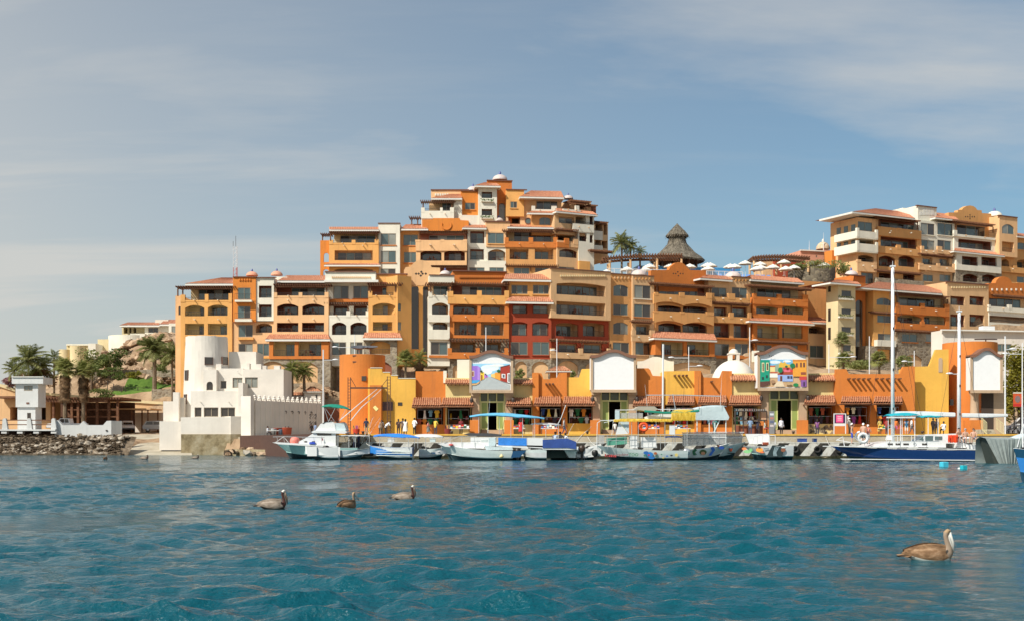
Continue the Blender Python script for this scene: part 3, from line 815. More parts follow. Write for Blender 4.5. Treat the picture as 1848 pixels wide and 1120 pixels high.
 panel(H,g,M_OCH,940,205,1320,1000,off=-4.5,depth=3,name='retaining_wall')
 return H
HL=hotel_lower()
# ------------------------------------------------------------------ upper hotel
def hotel_upper():
 H=thing('hotel_building','stepped multi-storey upper hotel crowned by an orange tower with a dome, on the hilltop','hotel',P(840,495,222))
 U1=(560,310,5.6);U2=(820,310,5.6)
 F0=Frame(700,220,radians(0));F1=Frame(910,222,radians(6));F2=Frame(1010,222.5,radians(26))
 f=F0.at(U1)
 panel(H,f,M_YEL,190,722,690,1300,[('l',245,795,630,896,{'full':1,'n':4,'d':1.4}),('a',245,975,632,1060,{'full':1,'rise':.2})],depth=9,inner=M_TAN)
 parapet(H,f,M_YEL,190,718,690,736,[(190,230,690),(418,456,690),(650,690,685)],off=0.03)
 for xx in(345,535):
  u,z=f.uz(xx,750,0);sp=MB(f.T);sp.tube([(u,0,z),(u,0.75,z)],0.08,6);sp.build('rain_spout',M_WHI,H)
 panel(H,f,M_CRE,240,585,692,722,[('w',303,645,657,720,{'n':4,'sill':False})],off=-2.4,depth=6)
 pergola(H,f,190,598,692,630,off=0.0,out=0.7,posts=((205,692),(670,688)))
 pergola(H,f,104,618,200,655,off=-2.5,out=0.5,back=3.0,posts=((122,690),))
 tile_roof(H,f,190,692,586,190,690,560,0.2,-4)
 tile_roof(H,f,138,712,942,190,690,928,1.3,0.02)
 panel(H,f,M_ORA,100,695,192,1300,[('h',134,820,188,915,{'arch':1,'rise':.3}),('h',128,985,188,1048,{'arch':1,'rise':.4})],off=-0.8,depth=0.5)
 panel(H,f,M_WHI,688,522,905,1300,[('w',712,625,866,742,{'sillmat':M_TER}),('w',712,800,866,920,{'sillmat':M_TER}),('w',712,980,862,1060)],off=-0.6,depth=7)
 slab(H,f,M_TRIM,682,516,910,524,-0.9,0.45,'coping')
 panel(H,f,M_OCH,905,590,1115,1300,[('w',940,638,1088,746,{'sillmat':M_TER}),('w',945,812,1088,922,{'sillmat':M_TER})],off=-2.0,depth=6)
 tile_roof(H,f,912,1190,578,960,1150,535,-0.8,-4)
 panel(H,f,M_PEA,1068,695,1580,945,[('a',1112,792,1326,900,{'full':1}),('a',1352,790,1562,900,{'f':(.2,.8)})],off=0.3,depth=8,inner=M_MAR)
 parapet(H,f,M_PEA,1064,692,1585,800,[(1060,1115,688),(1316,1352,685),(1545,1585,685)],off=0.5,scallop=None)
 for xx in(1220,1460):
  u,z=f.uz(xx,742,0.5);sp=MB(f.T);sp.tube([(u,0.4,z),(u,1.15,z)],0.08,6);sp.build('rain_spout',M_WHI,H)
 panel(H,f,M_MAR,1110,600,1585,700,[('w',1200,645,1555,692,{'n':4,'sill':False})],off=-1.8,depth=4)
 panel(H,f,M_MAR,1068,945,1585,1300,[('w',1120,1000,1320,1080),('w',1390,1000,1570,1080)],off=-0.4,depth=5)
 pergola(H,f,1068,945,1585,985,off=-0.2,out=0.9,back=0.2)
 pergola(H,f,1100,594,1588,632,off=0.3,out=0.7,posts=((1100,690),(1570,688)))
 silhouette(H,f,M_ORA,[(1130,620),(1130,486),(1240,484),(1240,470),(1510,470),(1512,490),(1600,495),(1600,620)],off=-1.8,thick=1.5)
 em=MB(f.T);u,z=f.uz(1378,540,-1.8);em.tube([(u+0.85*cos(t),-1.72,z+0.85*sin(t))for t in(pi*0.9+1.2*pi*k/12 for k in range(13))],0.12,5);em.build('medallion',M_ORA,H)
 # crown: terraces and stair towers
 panel(H,f,M_WHI,1122,398,1452,560,off=-2.2,depth=7)
 parapet(H,f,M_WHI,1120,396,1452,474,[(1120,1156,364),(1312,1338,364),(1412,1452,362)],off=-2.0)
 panel(H,f,M_TAN,1200,300,1530,400,[('w',1332,316,1426,394,{'sill':False})],off=-5,depth=4)
 pergola(H,f,1114,284,1460,312,off=-2.2,out=0.6,posts=((1140,370),(1430,370)))
 panel(H,f,M_WHI,1450,272,1532,520,off=-3.0,depth=5)
 panel(H,f,M_PEA,1220,184,1600,290,off=-5.5,depth=5);slab(H,f,M_TRIM,1216,178,1604,186,-5.9,0.6,'coping')
 bosses(H,f,M_WHI,1255,1400,234,6,-5.5,0.3)
 tile_roof(H,f,1220,1534,268,1400,1534,230,-2.4,-5.4)
 panel(H,f,M_MAR,1010,530,1135,600,off=-5,depth=3)
 pergola(H,f,998,446,1122,482,off=-3.0,out=0.6,posts=((1025,530),(1085,530)))
 g=F1.at(U2)
 panel(H,g,M_ORA,68,196,247,560,[('w',108,315,210,384)],off=-2.6,depth=6);slab(H,g,M_TRIM,66,190,250,198,-2.9,0.5,'coping')
 slab(H,g,M_WHI,40,440,246,540,-2.6,1.0,'parapet_wall')
 dome(H,g,190,192,62,-4.5)
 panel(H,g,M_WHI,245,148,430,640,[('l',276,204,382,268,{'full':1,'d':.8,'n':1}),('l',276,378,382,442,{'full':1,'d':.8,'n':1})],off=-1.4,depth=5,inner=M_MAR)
 for yy in(290,462):
  planter(H,g,272,yy-12,392,yy+14,-1.4)
 tile_roof(H,g,205,468,142,300,420,112,-0.4,-4)
 panel(H,g,M_TER,332,92,582,640,[('A',448,318,516,560,{'rise':.12,'n':1,'d':.5})],off=-3.2,depth=5)
 slab(H,g,M_TRIM,328,84,588,93,-3.5,0.5,'coping');dome(H,g,462,84,76,-5)
 panel(H,g,M_YEL,525,182,705,452,[('w',566,303,634,368,{'n':2})],off=-1.6,depth=6);slab(H,g,M_TRIM,522,176,735,184,-1.9,0.5,'coping')
 panel(H,g,M_TAN,525,450,680,640,[('d',545,455,665,530)],off=-2.0,depth=5)
 panel(H,g,M_PEA,680,262,1082,640,[('w',828,300,1042,384,{'n':3})],off=-2.0,depth=6)
 tile_roof(H,g,660,1110,256,770,1080,196,0.2,-5)
 rw=MB(g.T);u,z=g.uz(745,500,-2);rw.tube([(u+0.55*cos(t),-1.95,z+0.55*sin(t))for t in(2*pi*k/16 for k in range(17))],0.09,5)
 rwo=rw.build('round_window',M_TRIM,H);gm=MB(g.T);gm.poly([(u+0.5*cos(2*pi*k/16),-1.96,z+0.5*sin(2*pi*k/16))for k in range(16)]);gm.build('pane',M_GL1,rwo)
 h=F2.at(U2)
 parapet(H,g,M_WHI,780,382,1100,415,[(780,816,346),(980,1034,344)],off=-0.6)
 parapet(H,h,M_WHI,1100,382,1275,402,[(1225,1262,344)],off=0.0)
 tile_roof(H,g,738,1050,418,780,1040,400,0.4,-0.6);tile_roof(H,h,1030,1452,418,1030,1400,388,0.8,-1.0)
 panel(H,g,M_OCH,780,432,1018,640,[('A',858,460,972,540,{'rise':.25})],off=-0.7,depth=5)
 panel(H,h,M_TAN,1012,432,1332,640,[('l',1055,458,1210,524,{'full':1,'d':.5}),('l',1225,458,1325,524,{'full':1,'n':1})],off=-0.4,depth=5)
 panel(H,h,M_WHI,1330,430,1412,640,[('l',1368,450,1402,545,{'full':1,'n':1})],off=0.0,depth=5,inner=M_MAR)
 parapet(H,h,M_WHI,1200,530,1412,610,[],off=0.3)
 panel(H,h,M_TAN,1180,290,1380,395,[('d',1230,315,1320,380)],off=-3.5,depth=4);pergola(H,h,1185,288,1385,318,off=-1.2,out=0.6,posts=((1330,380),))
 panel(H,h,M_MAR,1370,335,1432,430,off=-4.0,depth=3);pergola(H,h,1365,332,1448,370,off=-2.0,out=0.5,posts=((1400,420),));dome(H,h,1155,275,45,-4)
 panel(H,h,M_WHI,1255,605,1412,1000,[('l',1262,620,1340,705,{'full':1,'n':1}),('l',1368,620,1402,720,{'full':1,'n':1})],off=0.2,depth=6,inner=M_MAR)
 panel(H,h,M_TAN,1412,510,1552,900,[('d',1425,520,1500,600),('d',1508,525,1545,640),('d',1425,690,1480,770),('d',1490,700,1545,775)],off=-2,depth=5)
 pergola(H,h,1405,500,1556,548,off=-1.6,out=0.6,back=1.0);pergola(H,h,1385,790,1620,830,off=0.3,out=1.2,back=2.0)
 parapet(H,h,M_WHI,1412,600,1500,690,[],off=-1.7);parapet(H,h,M_WHI,1412,745,1500,790,[],off=-1.7)
 # lower row
 tile_roof(H,g,82,325,568,120,320,540,0.8,-1.2)
 panel(H,g,M_WHI,134,585,322,905,[('l',160,600,302,724,{'full':1,'d':.7}),('l',160,783,298,890,{'full':1,'d':.7})],off=0.0,depth=6,inner=M_MAR)
 panel(H,g,M_PEA,318,505,562,605,off=-0.2,depth=5);slab(H,g,M_TRIM,312,498,566,507,-0.5,0.5,'coping');dome(H,g,447,500,50,-2)
 panel(H,g,M_PEA,322,600,522,760,[('w',338,618,500,728,{'sillmat':M_YEL})],off=0.3,depth=5)
 panel(H,g,M_WHI,322,760,522,905,[('a',340,783,516,900,{'full':1,'d':.9,'rise':.3})],off=0.1,depth=6,inner=M_TAN)
 panel(H,g,M_WHI,134,905,522,1300,[('w',150,968,305,1040),('w',354,968,500,1040)],off=0.4,depth=6)
 panel(H,g,M_CRE,530,590,1042,712,[('w',602,612,978,708,{'n':5,'sill':False})],off=-1.8,depth=5)
 tile_roof(H,g,536,1092,562,560,1042,530,0.3,-3)
 pergola(H,g,488,584,1052,606,off=0.3,out=0.6,posts=((525,668),(1020,668)))
 panel(H,g,M_OCH,520,762,1042,1300,[('l',558,780,750,886,{'f':(.28,.97)}),('l',812,780,1002,886,{'f':(.06,.8)}),('w',600,970,758,1040),('w',815,970,972,1040)],off=0.3,depth=7,inner=M_TAN)
 parapet(H,g,M_TER,512,708,1042,766,[(512,548,665),(752,796,665),(1002,1042,662)],off=0.5)
 pergola(H,g,520,935,1050,962,off=0.3,out=0.8,back=0.1,posts=((770,1000),))
 panel(H,h,M_TAN,1040,700,1252,1200,[('a',1060,782,1240,868,{'full':1,'rise':.3,'d':1.0}),('w',1055,965,1215,1010)],off=0.0,depth=6,inner=M_MAR)
 panel(H,h,M_MAR,1040,595,1252,705,[('d',1050,605,1220,700)],off=-2.0,depth=3)
 parapet(H,h,M_TER,1040,715,1160,765,[(1115,1160,672)],off=0.3);parapet(H,h,M_PEA,1150,720,1252,765,[(1205,1252,680)],off=0.2)
 pergola(H,h,1040,575,1256,606,off=0.0,out=0.7,posts=((1228,680),));panel(H,h,M_TER,1065,538,1212,560,off=-2,depth=3);panel(H,h,M_YEL,1090,558,1170,585,off=-1.8,depth=3)
 panel(H,h,M_TER,1252,780,1335,1000,off=-1.0,depth=4);panel(H,h,M_YEL,1262,905,1372,1100,off=0.5,depth=3)
 return H
def planter(parent,fr,x0,y0,x1,y1,off):
 u0,u1,za,zb=fr.rect(x0,y0,x1,y1,off+0.4)
 mb=MB(fr.T);mb.box(u0,u1,off+0.004,off+0.42,za,za+(zb-za)*0.55)
 p=mb.build('planter',M_WHI,parent)
 lb=MB(fr.T);rnd=random.Random(int(x0*7+y0))
 for k in range(90):
  u=rnd.uniform(u0-.1,u1+.1);o=off+rnd.uniform(0.05,0.6);z=za+(zb-za)*(0.5+rnd.random()*0.65)-(0.25*rnd.random()if o>off+.4 else 0)
  s_=rnd.uniform(0.08,0.16);a=rnd.uniform(0,3.1)
  lb.poly([(u-s_*cos(a),o,z-s_*sin(a)),(u+s_*sin(a)*.5,o+.06,z-s_*.3),(u+s_*cos(a),o+s_*.4,z+s_*sin(a)),(u-s_*sin(a)*.5,o+.1,z+s_*.4)])
 lb.build('trailing_plant',M_LEAF,p)
M_LEAF=leafmat('leaf_green',(0.035,0.085,0.015),(0.12,0.20,0.04))
HU=hotel_upper()
# ------------------------------------------------------------------ right-hand hotels
def hotel_right():
 H=thing('hotel_building','right-hand lower hotel wing with white stair tower, terracotta balconies and stone base','hotel',P(1650,690,207))
 R=(1480,480,5.02)
 F=Frame(1560,203,radians(27)).at(R)
 f=F
 panel(H,f,M_CRE,162,150,320,1000,[('w',194,222,282,278,{'n':1,'mats':[M_GL2],'sill':False}),('w',194,385,282,440,{'n':1,'mats':[M_GL2],'sill':False}),('w',194,548,282,602,{'n':1,'mats':[M_GL2],'sill':False}),('w',194,710,282,770,{'n':1,'mats':[M_GL2],'sill':False})],off=1.0,depth=2.8)
 for yy in(290,452,612,780):planter(H,f,178,yy-12,302,yy+18,1.0)
 tile_roof(H,f,95,372,158,150,330,132,2.0,-2.5)
 # slit windows on the tower's left face
 u0=f.rect(162,150,320,1000,1.0)[0]
 for zz in(26.3,21.5,18.5):
  mb=MB(f.T);mb.box(u0-0.05,u0-0.004,-1.3,-0.7,zz,zz+2.0);mb.build('slit_window',M_GL2,H)
 panel(H,f,M_TER,316,86,412,1000,[('A',322,305,388,850,{'rise':.05,'n':1,'d':.3,'mats':[M_GL2]})],off=-1.4,depth=5);slab(H,f,M_TRIM,200,80,416,88,-1.6,0.5,'coping');dome(H,f,290,84,45,-3)
 panel(H,f,M_YEL,482,225,690,1000,[('A',512,288,642,355,{'rise':.35}),('w',518,445,642,512),('w',523,610,642,705,{'sillmat':M_WHI})],off=0.0,depth=6)
 slab(H,f,M_WHI,520,668,690,725,0.0,0.8,'balcony');pergola(H,f,476,412,690,432,off=0.0,out=1.0,back=0.0)
 tile_roof(H,f,372,1108,222,520,1080,168,1.2,-4.5)
 panel(H,f,M_CRE,700,228,1110,378,[('w',708,292,1038,370,{'n':4,'sill':False})],off=-1.3,depth=5)
 pergola(H,f,685,256,1172,278,off=0.5,out=0.6,posts=((700,335),(1120,340),(1158,370)))
 panel(H,f,M_TER,685,378,1172,580,[('a',700,440,922,526,{'full':1}),('a',942,440,1138,528,{'f':(.02,.62)})],off=0.4,depth=7,inner=M_CRE)
 parapet(H,f,M_TER,685,370,1172,442,[(685,720,332),(910,948,336),(1130,1172,345)],off=0.6)
 parapet(H,f,M_TER,685,524,1172,578,[(685,722,500),(915,948,500)],off=0.6)
 pergola(H,f,690,578,1172,602,off=0.5,out=0.8,back=0.1)
 panel(H,f,M_STO,700,602,1112,1000,[('w',742,612,882,686,{'sillmat':M_TER}),('w',958,612,1082,688,{'sillmat':M_TER}),('b',760,800,925,960,{'d':.25})],off=0.6,depth=6)
 panel(H,f,M_STO,418,725,700,1000,[('d',520,750,640,860)],off=0.3,depth=5)
 panel(H,f,M_TAN,1152,160,1527,800,[('l',1180,275,1312,355,{'f':(.02,.75),'d':1.0}),('l',1354,275,1488,356,{'f':(.02,.75),'d':1.0}),('l',1180,438,1312,546,{'f':(.02,.7),'d':1.0}),('l',1354,438,1488,548,{'f':(.02,.7),'d':1.0})],off=0.2,depth=8,inner=M_MAR)
 slab(H,f,M_TRIM,1148,152,1530,161,-0.1,0.5,'coping');bosses(H,f,M_CRE,1180,1500,194,14,0.2,0.2)
 silhouette(H,f,M_TER,[(1527,290),(1527,158),(1590,155),(1600,128),(1625,104),(1662,95),(1700,104),(1728,130),(1738,156),(1990,160),(1990,290)],off=-0.4,thick=1.0)
 bosses(H,f,M_WHI,1535,1840,214,7,-0.4,0.26)
 panel(H,f,M_TAN,1527,288,1990,380,[('w',1532,295,1816,372,{'n':4,'sill':False})],off=-1.2,depth=4)
 pergola(H,f,1590,268,1990,288,off=-0.3,out=0.8,back=1.0)
 parapet(H,f,M_WHI,1527,378,1990,420,[(1705,1738,350),(1527,1545,350)],off=0.5)
 panel(H,f,M_WHI,1527,420,1990,800,[('l',1535,458,1960,518,{'full':1,'n':7})],off=0.3,depth=6,inner=M_MAR)
 return H
HR=hotel_right()
def hotel_right_upper():
 H=thing('hotel_building','right-hand hilltop hotel block with white wrap-around balconies and curved ochre gable','hotel',P(1670,505,236))
 R=(1480,360,5.02)
 f=Frame(1560,232,radians(27)).at(R)
 panel(H,f,M_PEA,340,172,528,900,[('w',342,205,472,287,{'sill':False}),('l',348,345,482,455,{'full':1}),('a',345,505,486,577,{'full':1}),('w',372,665,482,765)],off=0.0,depth=7.5)
 u0,u1,za,zb=f.rect(340,172,528,900,0)
 # wrap-around white balconies
 for ya,yb in((288,345),(402,470)):
  a0,a1,z0,z1=f.rect(285,ya,525,yb,1.3)
  mb=MB(f.T);mb.box(u0-1.3,a1,1.0,1.3,z0,z1);mb.box(u0-1.3,u0-1.0,-5,1.0,z0,z1);mb.box(u0-1.3,a1,-5,1.29,z0-0.2,z0-0.004)
  mb.box(a1-0.5,a1,0.9,1.33,z0,z1+0.5);mb.box(u0-1.33,u0-0.8,0.8,1.33,z0,z1+0.5)
  mb.build('balcony',M_WHI,H)
 for k in range(3):
  for zz in(za+(zb-za)*0.86-1.2,za+(zb-za)*0.68):
   mb=MB(f.T);mb.box(u0-0.06,u0-0.004,-1.7-k*2.0,-0.6-k*2.0,zz,zz+2.1);mb.build('side_window',M_GL1,H)
 parapet(H,f,M_PEA,338,565,515,655,[(338,372,545),(485,515,560)],off=0.8)
 mb=MB(f.T);mb.box(u0-.9,u0-0.01,-8.2,-6,za,zb-5.5);mb.build('stair_tower',M_ORA,H)
 tile_roof(H,f,300,862,142,500,780,100,1.6,-6)
 e0=f.uz(300,142,1.6)[0];ez=f.uz(580,142,1.6)[1]
 mb=MB(f.T);mb.box(e0-0.2,e0+3,-7.6,1.55,ez-0.36,ez-0.02);mb.build('eave',M_FASC,H)
 panel(H,f,M_MAR,525,172,900,268,[('w',548,220,868,266,{'n':4,'sill':False})],off=-1.4,depth=4)
 pergola(H,f,520,168,912,196,off=0.4,out=0.7,posts=((530,262),(880,268)))
 panel(H,f,M_OCH,525,266,918,900,[('l',548,348,877,440,{'full':1,'n':4}),('a',532,510,682,610,{'full':1}),('a',710,510,860,610,{'full':1}),('l',532,668,648,745,{'full':1}),('l',752,668,862,748,{'full':1})],off=0.3,depth=8,inner=M_MAR)
 parapet(H,f,M_OCH,525,264,918,345,[(525,548,255),(700,738,260)],off=0.6);parapet(H,f,M_OCH,525,438,918,500,[(695,732,412)],off=0.6)
 for xx in(622,815):
  u,z=f.uz(xx,305,0.6);sp=MB(f.T);sp.tube([(u,0.5,z),(u,1.1,z)],0.09,6);sp.build('rain_spout',M_WHI,H)
 pergola(H,f,510,648,935,668,off=0.3,out=1.0,back=0.0)
 slab(H,f,M_STO,520,725,940,800,0.3,0.8,'stone_parapet')
 panel(H,f,M_WHI,886,66,1056,220,off=-0.6,depth=6);slab(H,f,M_TRIM,880,60,1062,68,-0.9,0.5,'coping')
 for r_ in range(2):
  for c_ in range(5):
   if r_==0 and c_==0:continue
   u,z=f.uz(915+c_*26,98+r_*30,-0.6);mb=MB(f.T);mb.box(u-0.32,u+0.32,-0.597,-0.55,z-0.32,z+0.32);mb.build('window_block',M_FASC,H)
 panel(H,f,M_WHI,752,85,890,160,off=-6,depth=4)
 panel(H,f,M_WHI,898,205,1218,465,[('w',913,218,1037,322),('w',1063,218,1199,326),('w',916,370,1037,458,{'sill':False}),('w',1063,372,1187,460,{'sill':False})],off=0.0,depth=7)
 panel(H,f,M_TAN,898,465,1235,900,[('l',928,525,1018,602,{'full':1,'d':.6}),('l',1082,528,1172,606,{'full':1,'d':.6}),('w',933,683,1022,744),('w',1082,683,1182,746)],off=0.1,depth=7)
 parapet(H,f,M_PEA,918,458,1060,495,[(918,942,422)],off=0.8);parapet(H,f,M_PEA,1064,460,1205,495,[(1064,1106,425)],off=0.8)
 parapet(H,f,M_PEA,900,600,1230,650,[(900,936,578),(1060,1088,580),(1205,1230,585)],off=0.8);pergola(H,f,900,498,1230,522,off=0.1,out=0.9,back=0.0)
 tile_roof(H,f,1046,1262,175,1060,1200,130,0.8,-3)
 silhouette(H,f,M_OCH,[(1165,230),(1165,120),(1248,118),(1250,97),(1286,94),(1300,76),(1328,60),(1358,55),(1390,62),(1412,78),(1424,97),(1464,100),(1466,125),(1552,130),(1552,230)],off=-1.2,thick=1.0,
 holes=((1358,142,.2),(1338,158,.2),(1358,160,.2),(1378,158,.2),(1398,158,.2),(1318,158,.2),(1358,176,.2)))
 panel(H,f,M_OCH,1215,222,1560,340,[('w',1238,240,1492,332,{'n':3,'sill':False})],off=-1.3,depth=4)
 pergola(H,f,1213,204,1588,228,off=0.4,out=0.7,posts=((1228,280),(1565,300)))
 panel(H,f,M_WHI,1215,334,1600,480,[('l',1252,370,1556,450,{'full':1,'n':4})],off=0.3,depth=7,inner=M_MAR)
 parapet(H,f,M_WHI,1213,330,1590,352,[(1213,1242,278)],off=0.6)
 tile_roof(H,f,1213,1675,488,1220,1640,464,1.8,0.32)
 panel(H,f,M_WHI,1235,495,1642,655,[('l',1286,518,1432,598,{'full':1}),('l',1462,524,1602,602,{'full':1})],off=1.2,depth=7,inner=M_MAR)
 panel(H,f,M_STO,1230,655,1645,900,[('a',1294,675,1432,748,{'full':1,'rise':.3}),('a',1468,680,1602,750,{'full':1,'rise':.3})],off=1.0,depth=7,inner=M_MAR)
 panel(H,f,M_PEA,1625,156,1788,520,[('A',1648,225,1757,314,{'rise':.35}),('l',1648,385,1757,477,{'full':1})],off=1.4,depth=6.5);slab(H,f,M_TRIM,1620,150,1792,158,1.1,0.5,'coping');dome(H,f,1590,158,50,-2,M_WHI)
 panel(H,f,M_OCH,1642,348,2000,900,[('w',1788,395,1900,457),('a',1645,540,1712,622,{'full':1}),('a',1783,545,1905,627,{'full':1}),('w',1783,703,1905,757)],off=0.5,depth=7)
 tile_roof(H,f,1785,2010,342,1790,2000,318,1.5,-3)
 parapet(H,f,M_OCH,1642,620,2000,670,[(1755,1785,600)],off=1.0)
 return H
HRU=hotel_right_upper()
# ------------------------------------------------------------------ waterfront market
QZ=2.25
FK=Frame(924,127,0.0)
M_GATE=plain('gate_paint',(0.66,0.66,0.30),0.5)
M_GREEN=plain('green_door',(0.28,0.36,0.10),0.5)
M_PIL=stucco('stucco_pillar',(0.50,0.36,0.24),0.3)
M_BRN=plain('sign_trim',(0.22,0.10,0.06),0.6)
M_SIGNW=plain('sign_white',(0.82,0.82,0.82),0.55,var=0.03)
M_GRID=plain('window_grille',(0.10,0.12,0.05),0.6)
def awning(parent,x0,x1,yt,yb,out=1.5):
 f=FK
 u0,u1,_,zt=f.rect(x0+3,yt,x1-1,yb,0.0)
 a0=f.uz(x0,yb,out)[0];a1=f.uz(x1,yb,out)[0];zb=f.uz((x0+x1)/2,yb,out)[1]
 zt=f.uz((x0+x1)/2,yt,0.0)[1]
 mb=MB(f.T)
 n=max(4,int((a1-a0)/0.235));seg=4;rows=[]
 for r in range(5):  # four courses of tiles, each lapping the one below
  for e in(0,1):
   if r==0 and e==0:continue
   if r==4 and e==1:continue
   s_=r/4.0
   lift=0.055 if e==1 else 0.0
   row=[]
   for k in range(n*seg+1):
    t=k/(n*seg);ph=(k%seg)/seg
    h=0.15*abs(sin(pi*(k/seg)))**0.7
    row.append((a0+(a1-a0)*t+((u0-a0)+(u1-u0-a1+a0)*t)*s_,out+(0.02-out)*s_,zb+(zt-zb)*s_+h+(lift if r else 0.055)))
   rows.append(row)
 mb.grid(rows)
 mb.quad((a0,out,zb-0.02),(a1,out,zb-0.02),(u1,0.01,zt-0.05),(u0,0.01,zt-0.05))
 a=mb.build('awning',M_TILE2,parent)
 w=MB(f.T)
 w.box(a0,a1,out-0.16,out-0.06,zb-0.14,zb-0.025)
 for k in range(5):
  u=a0+(a1-a0)*(0.04+0.92*k/4)
  w.prism([(u-0.04,zb-0.14),(u+0.04,zb-0.14),(u+0.04,zb-0.03),(u-0.04,zb-0.03)],0.01,out-0.17)
 w.build('bracket_frame',M_WOOD,a)
 return a
def notch_wall(parent,mat,pts,off,depth=1.0,ops=(),name='wall'):
 """wall with a stepped top; pts: top outline left to right in photo pixels. Lower body has openings."""
 f=FK
 ytop=max(y for _,y in pts)
 x0,x1=pts[0][0],pts[-1][0]
 w=panel(parent,f,mat,x0,ytop,x1,786,ops,off=off,depth=depth,name=name,z0=QZ-0.05)
 if len(set(y for _,y in pts))>1:
  zt=f.rect(x0,ytop,x1,786,off)[3]
  uv=[f.uz(x,y,off)for x,y in pts]
  poly=[(uv[0][0],zt)]+[(u,max(z,zt+0.0))for u,z in uv]+[(uv[-1][0],zt)]
  mb=MB(f.T)
  mb.prism(poly,off,off-0.45)
  mb.build('parapet',mat,parent)
 return w
def spouts(parent,xs,y,off,ln=0.85):
 for x in xs:
  u,z=FK.uz(x,y,off);mb=MB(FK.T)
  mb.box(u-0.09,u+0.09,off+0.004,off+ln,z-0.07,z+0.07);mb.build('rain_spout',M_WOOD,parent)
def bell(x0,x1,ys,yp,n=20):
 """bell-shaped sign top: shoulders at ys, crown at yp"""
 pts=[]
 for k in range(n+1):
  t=k/n;s_=abs(2*t-1)
  e=0.5+0.5*cos(pi*min(1,max(0,(s_-0.06)/0.80)))
  pts.append((x0+(x1-x0)*t,ys+(yp-ys)*e))
 return pts
def sign_board(parent,x0,x1,yp,ys,yb,face,blank=None,mural=None,off=1.3,thick=1.6):
 f=FK;top=bell(x0,x1,ys,yp)
 uv=[f.uz(x,y,off)for x,y in top];zb=f.uz((x0+x1)/2,yb,off)[1]
 mb=MB(f.T);mb.prism([(uv[0][0],zb)]+uv+[(uv[-1][0],zb)],off,off-thick)
 s=mb.build('sign_board',M_SIGNW,parent)
 tr=MB(f.T)
 for k in range(len(uv)-1):
  (a,za),(b,zb_)=uv[k],uv[k+1]
  tr.prism([(a,za-0.13),(b,zb_-0.13),(b,zb_+0.17),(a,za+0.17)],off+0.28,off-thick-0.1)
 tr.build('moulding',M_BRN,s)
 fr_=MB(f.T);t=0.24
 fr_.box(uv[0][0],uv[0][0]+t,off+0.005,off+0.12,zb,uv[0][1]-0.14);fr_.box(uv[-1][0]-t,uv[-1][0],off+0.005,off+0.12,zb,uv[-1][1]-0.14)
 fr_.box(uv[0][0],uv[-1][0],off+0.005,off+0.2,zb-0.3,zb)
 fr_.build('frame',M_PIL,s)
 if mural:
  for i,(nm,col,pts)in enumerate(mural):
   pm=MB(f.T);o=off+0.012+0.005*i
   pm.prism([f.uz(x,y,off)for x,y in pts],o,o-0.004)
   pm.build(nm,colmat(col,0.7),s)
 return s
def ell(x,y,rx,ry,n=10):
 return[(x+rx*cos(2*pi*k/n),y+ry*sin(2*pi*k/n))for k in range(n)]
def vmap(pts,ox,oy,s):return[(ox+x/s,oy+y/s)for x,y in pts]
def mural_street():
 z=lambda p:vmap(p,820,620,11.2)
 L_=[('painted_sky',(150,205,235),z([(335,395),(1122,395),(1122,670),(335,670)])),
 ('painted_cloud',(225,238,242),z(ell(720,480,190,70))),('painted_cloud',(232,240,240),z(ell(640,560,130,60))),('painted_cloud',(236,240,238),z(ell(860,430,150,28))),
 ('painted_street',(176,184,186),z([(690,660),(735,665),(1122,825),(1122,915),(380,915),(345,845),(440,828),(520,770)])),
 ('painted_house',(190,120,205),z([(600,600),(680,640),(690,660),(600,690)])),
 ('painted_house',(240,205,70),z([(520,570),(605,570),(605,700),(520,745)])),
 ('painted_door',(150,70,30),z([(540,620),(568,620),(568,722),(540,735)])),
 ('painted_house',(240,200,120),z([(740,610),(820,590),(820,690),(740,655)])),
 ('painted_house',(235,160,60),z([(820,575),(930,568),(930,735),(820,690)])),
 ('painted_house',(150,110,205),z([(337,440),(468,440),(522,472),(522,742),(337,722)])),
 ('painted_wall',(176,140,222),z([(468,446),(516,474),(516,722),(468,718)])),
 ('painted_window',(225,215,190),z([(350,540),(402,540),(402,655),(350,655)])),('painted_pane',(150,90,80),z([(358,552),(392,552),(392,645),(358,645)])),
 ('painted_plinth',(70,165,220),z([(337,732),(510,726),(506,780),(337,792)])),('painted_kerb',(215,170,110),z([(337,800),(440,795),(520,745),(500,790),(430,828),(337,830)])),
 ('painted_house',(165,55,40),z([(930,472),(1122,422),(1122,790),(930,738)])),('painted_roofline',(85,40,35),z([(930,462),(1122,412),(1122,428),(930,478)])),
 ('painted_window',(235,235,235),z([(955,600),(1030,605),(1030,695),(955,680)])),('painted_pane',(90,100,110),z([(975,615),(1015,618),(1015,680),(975,672)])),
 ('painted_door',(240,240,238),z([(1072,590),(1122,585),(1122,785),(1072,772)])),('painted_pane',(60,45,50),z([(1092,605),(1115,605),(1115,765),(1092,760)])),
 ('painted_tree',(20,95,60),z(ell(895,545,38,28))),('painted_tree',(45,70,45),z(ell(545,550,25,22))),('painted_tree',(40,70,40),z(ell(632,610,16,16))),
 ('painted_bird',(30,30,35),z(ell(378,335,12,8,6))),('painted_bird',(30,30,35),z(ell(418,330,11,8,6))),('painted_bird',(30,30,35),z(ell(455,328,10,8,6)))]
 return L_
